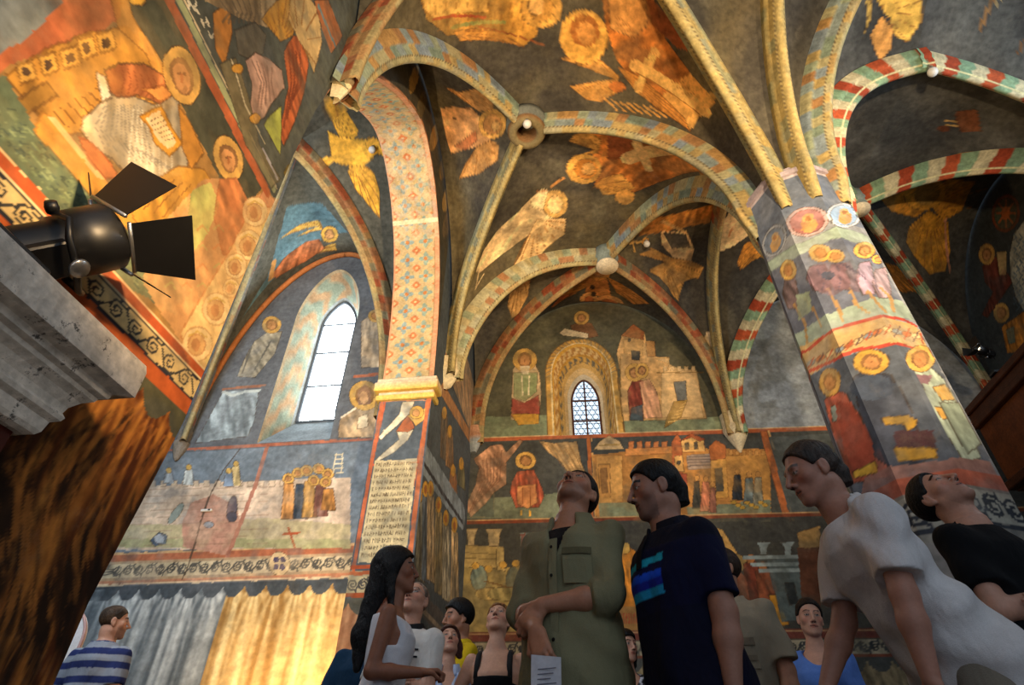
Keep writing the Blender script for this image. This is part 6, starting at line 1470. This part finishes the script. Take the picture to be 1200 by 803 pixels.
    def world(s, p): return Rz(s.face)@(np.asarray(p, float)*s.sc)+s.base
SKIN = mat_fresco('skin', amp=.10, scale=20, fine=90, rough=.5, bump=.06); SKIN.node_tree.nodes['Principled BSDF'].inputs['Subsurface Weight'].default_value = .06
CLOTH = mat_fresco('cotton_cloth', amp=.12, scale=9, fine=260, rough=.92, bump=.22)
def wrinkles(m, scale, dist, strength):
    nt = m.node_tree; b = nt.nodes['Principled BSDF']; old = b.inputs['Normal'].links[0].from_socket
    tc = node(nt, 'ShaderNodeTexCoord'); n = node(nt, 'ShaderNodeTexNoise'); n.inputs['Scale'].default_value = scale; n.inputs['Detail'].default_value = 3; n.inputs['Distortion'].default_value = .25
    mp = node(nt, 'ShaderNodeMapping'); mp.inputs['Scale'].default_value = (1.5, 1.5, .7); mp.inputs['Rotation'].default_value = (.3, .4, 0)
    nt.links.new(tc.outputs['Object'], mp.inputs[0]); nt.links.new(mp.outputs[0], n.inputs['Vector'])
    bp = node(nt, 'ShaderNodeBump'); bp.inputs['Strength'].default_value = strength; bp.inputs['Distance'].default_value = dist
    nt.links.new(n.outputs['Fac'], bp.inputs['Height']); nt.links.new(old, bp.inputs['Normal']); nt.links.new(bp.outputs[0], b.inputs['Normal'])
wrinkles(CLOTH, 6., .05, .6)
HAIR = mat_fresco('hair', amp=.3, scale=30, fine=160, rough=.55, bump=.3); wrinkles(HAIR, 55., .012, .8)
def surf_y(s, x, z, grow):        # front of the trunk at torso x, z
    tb = np.array(TRUNK[s.sex]); g = s.girth; bel = math.exp(-((z-.12)/.15)**2)*(g-1)*.5
    w = np.interp(z, tb[:, 0], tb[:, 1])*(1+(g-1)*.6)+grow; d = np.interp(z, tb[:, 0], tb[:, 2])*(1+(g-1)*.6+bel)+grow; yo = np.interp(z, tb[:, 0], tb[:, 3])+bel*.06
    return yo+d*math.sqrt(max(.02, 1-(x/w)**2))
def patch(s, name, x0, x1, z0, z1, grow, t=.006, col=(.5, .5, .5), round_=0, parent=None):
    """a sewn-on piece following the chest"""
    n, m = 7, 5; V = []; 
    for off in (0, t):
        for i in range(n):
            for j in range(m):
                x = x0+(x1-x0)*i/(n-1); z = z0+(z1-z0)*j/(m-1)
                if round_ and j == 0: z += round_*abs(2*i/(n-1)-1)
                V.append(s.tp((x, surf_y(s, x, z, grow)+off, z)))
    F = [tuple(f) for f in grid_faces(n, m, n*m)]+[tuple(f[::-1]) for f in grid_faces(n, m, 0)]
    e = [(i, 0) for i in range(n)]+[(n-1, j) for j in range(1, m)]+[(i, m-1) for i in range(n-2, -1, -1)]+[(0, j) for j in range(m-2, 0, -1)]
    ids = [i*m+j for i, j in e]; L = len(ids); F += [(ids[k], ids[(k+1) % L], ids[(k+1) % L]+n*m, ids[k]+n*m) for k in range(L)]
    b = MB(); b.raw(V, F, False); o = b.build(name, CLOTH, None, col); o.parent = parent or s.root; return o
def collar(s, col, z=.515, open_=.05, h=.042, name='collar', r=.086, label=None):
    """folded shirt collar round the neck with an opening in front"""
    V = []; n = 26
    for k in range(n):
        a = math.pi/2+open_*6+(2*math.pi-open_*12)*k/(n-1); ca, sa = math.cos(a), math.sin(a); fr = max(0, sa)
        for (dr, dz) in ((.0, .0), (-.004, h*.9), (.006, h), (.024, .004-.030*fr), (.030, -.012-.034*fr), (.022, -.012-.030*fr)):
            V.append(s.tp(((r+dr)*ca, -.012+(r*.86+dr)*sa, z-.020*fr+dz)))
    F = [tuple(f) for f in grid_faces(n, 6)]+[(5, 4, 3, 2, 1, 0), tuple((n-1)*6+j for j in range(6))]
    b = MB(); b.raw(V, F, True); o = b.build(name, CLOTH, None, col); o.parent = s.root
    if label: o['label'] = label
    return o
FAIR, TAN, DARKTAN = (.78, .58, .48), (.70, .49, .38), (.55, .36, .27)
def stripes(per, a, b, duty=.5, off=0.):
    def f(s, V, c):
        z = V[:, 2]+off+.02*np.abs(V[:, 0])*0; m = ((z/per) % 1) < duty; return np.where(m[:, None], np.asarray(a), np.asarray(b))
    return f
def vstripes(per, a, b, duty=.3):
    def f(s, V, c):
        m = ((V[:, 0]/per) % 1) < duty; return np.where(m[:, None], np.asarray(a), np.asarray(b))
    return f
def buttons(p, n, z0, z1, grow, x=0., col=(.12, .10, .08), name='button'):
    for k in range(n):
        z = z0+(z1-z0)*k/max(1, n-1); c = p.tp((x, surf_y(p, x, z, grow)+.004, z)); b = MB(); b.lathe([(.0, .0), (.006, .0), (.0065, .002), (.005, .004), (.0, .0035)], c, p.T@np.array([0, 1, 0.]), 10); o = b.build(name, CLOTH, None, col); o.parent = p.root
CROSS = lambda: [dict(u=(-.10, .28, -1), f=(.92, .38, .02), n=(0, -1, 0), curl=.5, hf=(.9, .1, .0)), dict(u=(.12, .22, -1), f=(-.88, .46, .10), n=(0, -1, 0), curl=.5, hf=(-.9, -.05, .1))]
def build_people():
    # 1 striped polo, seen from behind
    p = Person('man in a blue and grey striped polo shirt seen from behind', (134, 729), 1.70, .12, face=-12, hp=4, hy=-42, fine=.006,
               arms=[dict(u=(-.5, -.05, -1), f=(-.10, .25, -1)), dict(u=(.22, -.05, -1), f=(.05, .7, -.6), curl=.8)], girth=1.3)
    p.body(FAIR, stubble=.6); p.hair((.26, .19, .13), 'short', .006); p.shirt((.5, .5, .5), .022, .75, colfn=stripes(.10, (.15, .19, .38), (.56, .58, .62), .5, .02), fold=.005, seed=1, coarse=.008); collar(p, (.62, .66, .72)); p.trousers((.25, .25, .28)); p.shoes((.15, .12, .1))
    # 2 teal shirt, half hidden
    p = Person('person in a dark teal shirt half hidden behind the long haired woman in white', (436, 727), 1.76, 0, face=188, hp=10, hy=20, sex='f', fine=.008, girth=1.12, arms=[dict(u=(-.3, .1, -1), f=(.5, .6, -.5)), dict(u=(.35, .05, -1), f=(-.3, .6, -.6))])
    p.body(TAN); p.hair((.12, .08, .06), 'pulled', .012); p.shirt((.05, .17, .26), .02, .8, seed=2); p.trousers((.2, .2, .24)); p.shoes((.15, .12, .1))
    # 3 woman with long black hair in white
    p = Person('woman with long black hair in a sleeveless white top, seen in profile facing right', (465, 668), 1.68, 0, face=-82, hp=4, sex='f', lean=2,
               arms=[dict(u=(-.12, -.10, -1), f=(.0, .75, -.55), curl=.7), dict(u=(.10, -.16, -1), f=(-.05, .97, .02), n=(0, 0, -1), curl=1.1, hf=(-.1, .95, .1))])
    p.body(DARKTAN, brow=(.08, .05, .04)); BK = (.045, .038, .04)
    h = p.hf
    p.hair(BK, 'long', .016, extra=[(*cone(h((0, -.055, .02)), p.tp((0, -.135, .36)), .082, .055), .05), (*cone(p.tp((0, -.135, .36)), p.tp((.02, -.135, .20)), .055, .022), .05), (*cone(h((.062, -.03, .0)), p.tp((.075, .03, .40)), .036, .030), .03), (*cone(p.tp((.075, .03, .40)), p.tp((.07, .10, .25)), .030, .010), .03), (*cone(h((-.062, -.03, .0)), p.tp((-.085, .0, .34)), .036, .022), .03)], hl=.066, seed=3)
    p.shirt((.84, .83, .84), .010, 0, hem=-.14, neck=.455, scoop=.03, seed=3, hemout=.004, strap=.135, fold=.004, name='sleeveless_top'); p.trousers((.42, .42, .46)); p.shoes((.2, .18, .16))
    # 4 bald man with glasses
    p = Person('bald man with glasses and a white shirt with black collar', (486, 704), 1.69, 0, face=158, hp=24, hy=8, fine=.005, arms=CROSS(), girth=1.12)
    p.body(FAIR, brow=(.45, .36, .28)); p.hair((.50, .42, .36), 'thin', .0035); p.shirt((.82, .80, .77), .02, .75, seed=4, fold=.005); collar(p, (.07, .07, .08), label='black collar'); patch(p, 'dark_stripe', -.15, -.02, .375, .385, .022, .004, (.1, .1, .12)); patch(p, 'dark_stripe', -.15, -.02, .335, .345, .022, .004, (.1, .1, .12)); p.trousers((.3, .3, .34)); p.shoes((.15, .12, .1))
    for m in (-1, 1):
        g = p.wire('glasses_rim', [p.hf((m*.031+.021*math.cos(a), .098-.006*abs(math.cos(a)), -.003+.015*math.sin(a))) for a in np.linspace(0, 2*math.pi, 15)], .0014, CHROME, 5)
        p.wire('glasses_arm', [p.hf((m*.052, .093, .002)), p.hf((m*.072, .06, .003)), p.hf((m*.080, -.005, .0))], .0013, CHROME, 5)
    p.wire('glasses_bridge', [p.hf((-.010, .1, .0)), p.hf((0, .103, .003)), p.hf((.010, .1, .0))], .0014, CHROME, 5)
    # 5 dark hair, yellow shirt, hand at the face
    p = Person('dark haired man in a yellow shirt with a hand over his face, standing behind the seated looking women', (537, 724), 1.87, 0, face=118, hp=-6, fine=.006, arms=[dict(u=(-.15, .45, -.8), f=(.22, .12, 1), n=(0, -1, .1), curl=.4, hf=(.3, -.12, 1)), dict(u=(.12, .1, -1), f=(-.5, .6, -.2))])
    p.root['label'] = 'dark haired person in a yellow shirt behind the woman with reddish brown hair'
    p.body(TAN); p.hair((.035, .03, .03), 'short', .02); p.shirt((.80, .66, .08), .022, .7, seed=5); collar(p, (.80, .66, .08)); p.trousers((.2, .2, .24)); p.shoes((.15, .12, .1))
    # 6 woman in light blue collared shirt
    p = Person('woman with reddish brown hair and a pale blue striped collared shirt, looking up', (526, 753), 1.55, 0, face=186, hp=26, hy=4, sex='f', fine=.005)
    p.body(FAIR, brow=(.3, .18, .12)); RB = (.26, .12, .07)
    p.hair(RB, 'long', .018, extra=[(*cone(p.hf((m*.075, -.03, .0)), p.hf((m*.078, .0, -.10)), .034, .026), .03) for m in (-1, 1)]+[(*cone(p.hf((0, -.08, .0)), p.hf((0, -.075, -.12)), .06, .045), .04)], hl=.072, seed=6)
    p.shirt((.6, .66, .76), .016, .7, neck=.49, v=.16, colfn=vstripes(.035, (.44, .52, .68), (.66, .70, .78)), seed=6); collar(p, (.68, .72, .82), open_=.09, r=.078); buttons(p, 4, .0, .28, .02, col=(.8, .8, .82)); p.trousers((.25, .27, .34)); p.shoes((.2, .18, .16))
    # 7 blonde in black tank top
    p = Person('blonde woman in a black tank top looking up', (584, 728), 1.58, 0, face=172, hp=30, hy=-2, sex='f', girth=1.12, fine=.005, arms=[dict(u=(-.25, .15, -1), f=(.8, .45, .0), curl=.6), dict(u=(.42, .20, -1), f=(-.80, .5, -.05), n=(0, -1, 0), curl=.6)])
    p.body((.80, .60, .49), brow=(.45, .30, .18)); p.hair((.55, .37, .20), 'pulled', .010, extra=[(*cone(p.hf((0, -.105, .03)), p.hf((.0, -.15, -.06)), .03, .016), .02)], seed=7)
    p.shirt((.035, .035, .04), .008, 0, neck=.36, scoop=.02, strap=.125, seed=7, fold=.004, hem=-.1, name='tank_top')
    for m in (-1, 1): p.wire('shoulder_strap', [p.tp((m*.108, .105, .33)), p.tp((m*.106, .095, .40)), p.tp((m*.104, .055, .468)), p.tp((m*.100, -.01, .496)), p.tp((m*.098, -.075, .46)), p.tp((m*.09, -.10, .36))], .019, CLOTHBLACK, 8)
    p.trousers((.1, .1, .13)); p.shoes((.2, .18, .16))
    # 8 tall man in the olive shirt
    p = Person('tall man in an olive shirt, head tilted far back, forearms crossed low', (676, 579), 1.93, 0, face=150, hp=38, hy=10, hr=-8, lean=-4,
               arms=[dict(u=(-.06, .42, -1), f=(.92, .40, -.10), hf=(.62, .20, -.75), n=(.2, -1, .1), curl=.85, flip=False), dict(u=(.02, .36, -1), f=(-.55, .66, -.46), hf=(-.40, .30, -.88), n=(-.1, -1, -.2), curl=.55)])
    p.body(TAN, stubble=.35, brow=(.12, .09, .07)); p.hair((.13, .10, .08), 'short', .007, hl=.078)
    OL = (.50, .48, .36)
    p.shirt(OL, .020, 1.18, hem=-.15, neck=.505, v=.17, seed=8, fold=.010, sr=.014, hemout=.03, coarse=.0075)
    collar(p, OL, open_=.10, r=.088, h=.048); patch(p, 'undershirt', -.06, .06, .36, .475, -.002, .006, (.09, .08, .09), round_=.0); patch(p, 'placket', -.016, .016, -.12, .40, .034, .005, OL); buttons(p, 5, -.08, .36, .044); patch(p, 'chest_pocket', -.145, -.045, .22, .335, .034, .006, OL); patch(p, 'pocket_flap', -.147, -.043, .325, .352, .040, .005, (.36, .34, .24))
    p.trousers((.34, .31, .25), wide=.022); p.shoes((.16, .12, .09)); olive = p
    # the sheet of paper in his hand
    w = p.wr[1]; f = nn(p.hd[1]['hf']); a = p.world(w+f*.13); X = Rz(p.face)@np.array([1., 0, 0]); Y = Rz(p.face)@np.array([0, 1., 0])
    pap = tag(empty('paper_sheet', a), 'folded white paper sheet hanging from the hand of the man in the olive shirt', 'paper')
    m = MB(); m.prism([a+X*x+Y*(.012*math.sin(x*40))+Z3*z for x, z in ((-.062, .015), (.05, .03), (.056, -.17), (-.056, -.185))], Y*.002); part(m.build('sheet', mat_plain('printed_paper', (.80, .80, .82), .7)), pap)
    m = MB()
    for r in range(9): m.box(a+X*(-.005+.004*(r % 3))+Z3*(-.02-r*.016)+Y*.008, (.085-.014*(r % 3), .001, .0035), Rz(p.face))
    part(m.build('print_lines', mat_plain('grey_print', (.45, .45, .5), .7)), pap)
    # 9 black haired woman behind
    p = Person('black haired woman mostly hidden between the olive and navy shirts', (733, 757), 1.70, 0, face=176, hy=30, hp=0, sex='f', fine=.007)
    p.body(FAIR); p.hair((.035, .03, .035), 'long', .016, extra=[(*cone(p.hf((m*.07, -.02, .0)), p.tp((m*.10, .03, .40)), .042, .030), .03) for m in (-1, 1)]+[(*cone(p.hf((0, -.06, .0)), p.tp((0, -.1, .38)), .07, .05), .04)], seed=9)
    def dots(s, V, c): n = vnoise(V[:, 0]*60, V[:, 2]*60, 2); return np.where((n > .62)[:, None], (.75, .75, .78), (.05, .05, .06))
    p.shirt((.1, .1, .1), .012, .3, neck=.44, scoop=.05, colfn=dots, seed=9); p.trousers((.1, .1, .12)); p.shoes((.2, .18, .16))
    # 10 navy polo in profile
    p = Person('dark haired man in a navy polo with turquoise chest stripes', (767, 573), 1.74, 0, face=112, hp=-10, hy=-20, lean=3, girth=1.12, arms=[dict(u=(-.14, -.02, -1), f=(-.02, .12, -1), curl=.6), dict(u=(.04, -.12, -1), f=(-.05, .04, -1), curl=.6)])
    p.body((.62, .44, .36), stubble=.55, brow=(.06, .05, .05)); p.hair((.035, .03, .03), 'short', .011, hl=.070, seed=10, extra=[(*cone(p.hf((0, -.085, -.02)), p.hf((0, -.085, -.075)), .05, .04), .03)])
    def navy(s, V, c):
        q = (V-s.hip)@s.T; z = q[:, 2]; on = (q[:, 1] > .03) & (q[:, 0] > -.105) & (z > .25) & (z < .395); NV = np.tile((.025, .035, .16), (len(V), 1)); NV[z > .43] = (.02, .03, .11); NV[z < .2] = (.02, .03, .13)
        k = ((.395-z)/.029).astype(int); P = np.array([(.10, .62, .72), (.03, .06, .22), (.08, .30, .82), (.10, .16, .62), (.12, .60, .80)]); NV[on] = P[np.clip(k[on], 0, 4)]; return NV
    p.shirt((.03, .04, .16), .024, .82, hem=-.14, colfn=navy, seed=10, fold=.0065, coarse=.0075); collar(p, (.03, .035, .09), r=.094, h=.045); patch(p, 'placket', -.016, .016, .36, .50, .032, .005, (.02, .02, .05)); p.trousers((.08, .08, .11), wide=.03); p.shoes((.1, .09, .08))
    # 11 safari shirt
    p = Person('man in a beige safari shirt with flap pockets and a red neck strap', (845, 668), 1.80, 0, face=140, hp=6, hy=-38, fine=.005, girth=1.05, arms=[dict(u=(-.22, .02, -1), f=(-.05, .2, -1)), dict(u=(.2, .1, -1), f=(-.1, .5, -.8))])
    p.body(TAN, stubble=.3); p.hair((.20, .14, .10), 'short', .009); BG = (.60, .55, .46); p.shirt(BG, .026, .86, seed=11, sr=.028, fold=.0065, coarse=.008); collar(p, BG, r=.09); patch(p, 'chest_pocket', -.15, -.045, .17, .30, .034, .010, BG); patch(p, 'pocket_flap', -.153, -.042, .275, .31, .044, .006, (.52, .47, .39), round_=.0); patch(p, 'lower_pocket_flap', -.148, -.047, .205, .23, .044, .005, (.52, .47, .39)); patch(p, 'placket', -.018, .018, -.1, .44, .034, .005, (.56, .51, .42)); buttons(p, 4, -.02, .36, .046)
    p.wire('neck_strap', [p.tp((.075*math.cos(a), -.012+.068*math.sin(a), .505-.012*math.sin(a))) for a in np.linspace(0, 2*math.pi, 20)], .011, mat_plain('red_strap', (.48, .08, .05), .8), 8, label='red neck strap'); p.trousers((.35, .31, .25)); p.shoes((.16, .12, .09))
    # 12 light blue blouse
    p = Person('woman with dark tied back hair in a light blue blouse', (949, 724), 1.66, 0, face=158, hp=-2, hy=8, hr=-6, sex='f', fine=.005)
    p.body(FAIR, brow=(.12, .08, .06)); p.hair((.10, .065, .05), 'pulled', .010, extra=[(*cone(p.hf((-.03, -.08, -.03)), p.tp((-.05, -.09, .44)), .04, .022), .03)], hl=.070, seed=12); p.shirt((.36, .50, .78), .018, .8, neck=.44, scoop=.04, seed=12, fold=.0075); patch(p, 'blouse_placket', -.006, .006, .22, .40, .024, .004, (.28, .40, .66)); p.trousers((.2, .22, .3)); p.shoes((.2, .18, .16))
    # 13 white T-shirt leaning
    p = Person('grey haired man in a white T-shirt leaning forward', (951, 553), 1.90, 0, face=86, hp=-14, hy=2, lean=24, girth=1.0, arms=[dict(u=(-.10, .10, -1), f=(-.02, .08, -1), curl=.6), dict(u=(.12, .25, -1), f=(0, .5, -.8), curl=.6)])
    p.body((.66, .47, .39), brow=(.35, .30, .28)); p.hair((.22, .18, .155), 'short', .010, seed=13, hl=.082, extra=[(*cone(p.hf((0, -.088, -.03)), p.hf((0, -.085, -.095)), .05, .036), .03)]); p.shirt((.80, .78, .77), .026, .78, hem=-.16, sr=.026, seed=13, fold=.011, hemout=.035, coarse=.0075); p.trousers((.50, .46, .40), wide=.03); p.shoes((.2, .18, .16))
    p.neckband((.82, .80, .79))
    # 14 black T-shirt
    p = Person('dark haired man in a black T-shirt with folded arms before the column', (1100, 583), 1.86, 0, face=204, hp=40, hy=-14, hr=10, arms=CROSS())
    p.body((.74, .55, .46), stubble=.25, brow=(.08, .06, .05)); p.hair((.045, .038, .035), 'short', .010, seed=14, hl=.074); p.shirt((.022, .024, .035), .022, .72, seed=14, fold=.006, sr=.024); p.neckband((.02, .022, .03)); p.trousers((.07, .07, .09), wide=.026); p.shoes((.1, .09, .08))
CLOTHBLACK = mat_plain('black_knit', (.035, .035, .04), .9)
build_people()
# ------------------------------------------------------------- light
def spot_lamp(name, pos, target, watts, col, angle=90, blend=.7, r=.06):
    l = bpy.data.lights.new(name, 'SPOT'); l.energy = watts; l.color = col; l.spot_size = math.radians(angle); l.spot_blend = blend; l.shadow_soft_size = r
    o = bpy.data.objects.new(name, l); COL.objects.link(o); pos = Vector(pos); o.location = pos
    o.rotation_euler = (Vector(target)-pos).to_track_quat('-Z', 'Y').to_euler(); return o
def unseen_window(n, P, strength):
    """an unseen tall window: glowing pane for daylight fill, and its frame"""
    root = tag(empty(f'window_{n}', P[0]), kind='structure'); m = MB(); m.raw(P, [(0, 1, 2, 3)]); part(m.build('window_pane', mat_glow(f'daylight_{n}', (.74, .87, 1.0), strength)), root)
    m = MB(); m.tube([*P, P[0]], .05, 6); part(m.build('window_frame', mat_plain(f'frame_iron_{n}', (.3, .33, .36), .6)), root)
def light_all():
    WARM = (1.0, .74, .44); AMB = (1.0, .67, .34)
    # unseen warm floods added behind the visitors to light vault and near wall
    spot_lamp('flood_light', W(-.4, -5.6, 3.0), W(-2.2, 1.2, 8.0), 1650, WARM, 92, .7, .12)
    spot_lamp('flood_light', W(2.2, -5.4, 3.6), W(-2.6, 3.6, 6.8), 1500, WARM, 66, .8, .12)
    spot_lamp('flood_light', W(-3.2, -4.2, 2.4), W(-4.75, -2.6, 3.3), 300, AMB, 95, .9, .10)
    spot_lamp('flood_light', W(-2.5, -6.4, .9), W(-4.45, -3.5, 1.75), 38, (1.0, .86, .68), 46, .8, .15)  # added fill, brightens the altar cornice
    # the two lamps in the picture
    q = hit_plane(80, 287, W(-4.53, 0, 0), U3); bm = LAMP_BEAM
    spot_lamp('spotlight_beam', q+bm*.17, q+bm*2, 420, AMB, 85, .8, .05)
    q = hit_plane(1153, 413, W(3.24, 0, 0), U3)+Z3*.02; bm = nn(-U3*.9-D3*.25+Z3*.35)
    spot_lamp('spotlight_beam', q+bm*.12, q+bm*2, 160, AMB, 100, .8, .05)
    # chancel: one lamp low behind the pier, one thrown at its vault
    spot_lamp('flood_light', W(-5.75, 1.5, .6), W(-6.05, 2.7, 1.5), 460, AMB, 110, .9, .06)
    spot_lamp('flood_light', W(-6.2, -2.3, 1.2), W(-6.6, .6, 8.0), 750, WARM, 80, .8, .08)
    unseen_window(3, [W(4.70, -2.6, 4.4), W(4.70, -.9, 4.4), W(4.70, -.9, 8.0), W(4.70, -2.6, 8.0)], 9)
    unseen_window(5, [W(-1.5, -7.4, 2.6), W(-.2, -7.4, 2.6), W(-.2, -7.4, 6.0), W(-1.5, -7.4, 6.0)], 2.5)  # added glowing pane behind the camera, fills surfaces facing it
    unseen_window(4, [W(-6.4, -3.12, 3.6), W(-7.8, -3.12, 3.6), W(-7.8, -3.12, 7.6), W(-6.4, -3.12, 7.6)], 16)  # added glowing pane on the unseen chancel side, cools the chancel wall
    w = bpy.data.worlds.new('world'); scene.world = w; w.use_nodes = True
    bg = w.node_tree.nodes['Background']; bg.inputs['Color'].default_value = (.60, .72, .90, 1); bg.inputs['Strength'].default_value = .40
light_all()
scene.view_settings.view_transform = 'Standard'; scene.view_settings.look = 'None'; scene.view_settings.exposure = .30; scene.view_settings.gamma = 1
scene.view_settings.use_curve_mapping = False
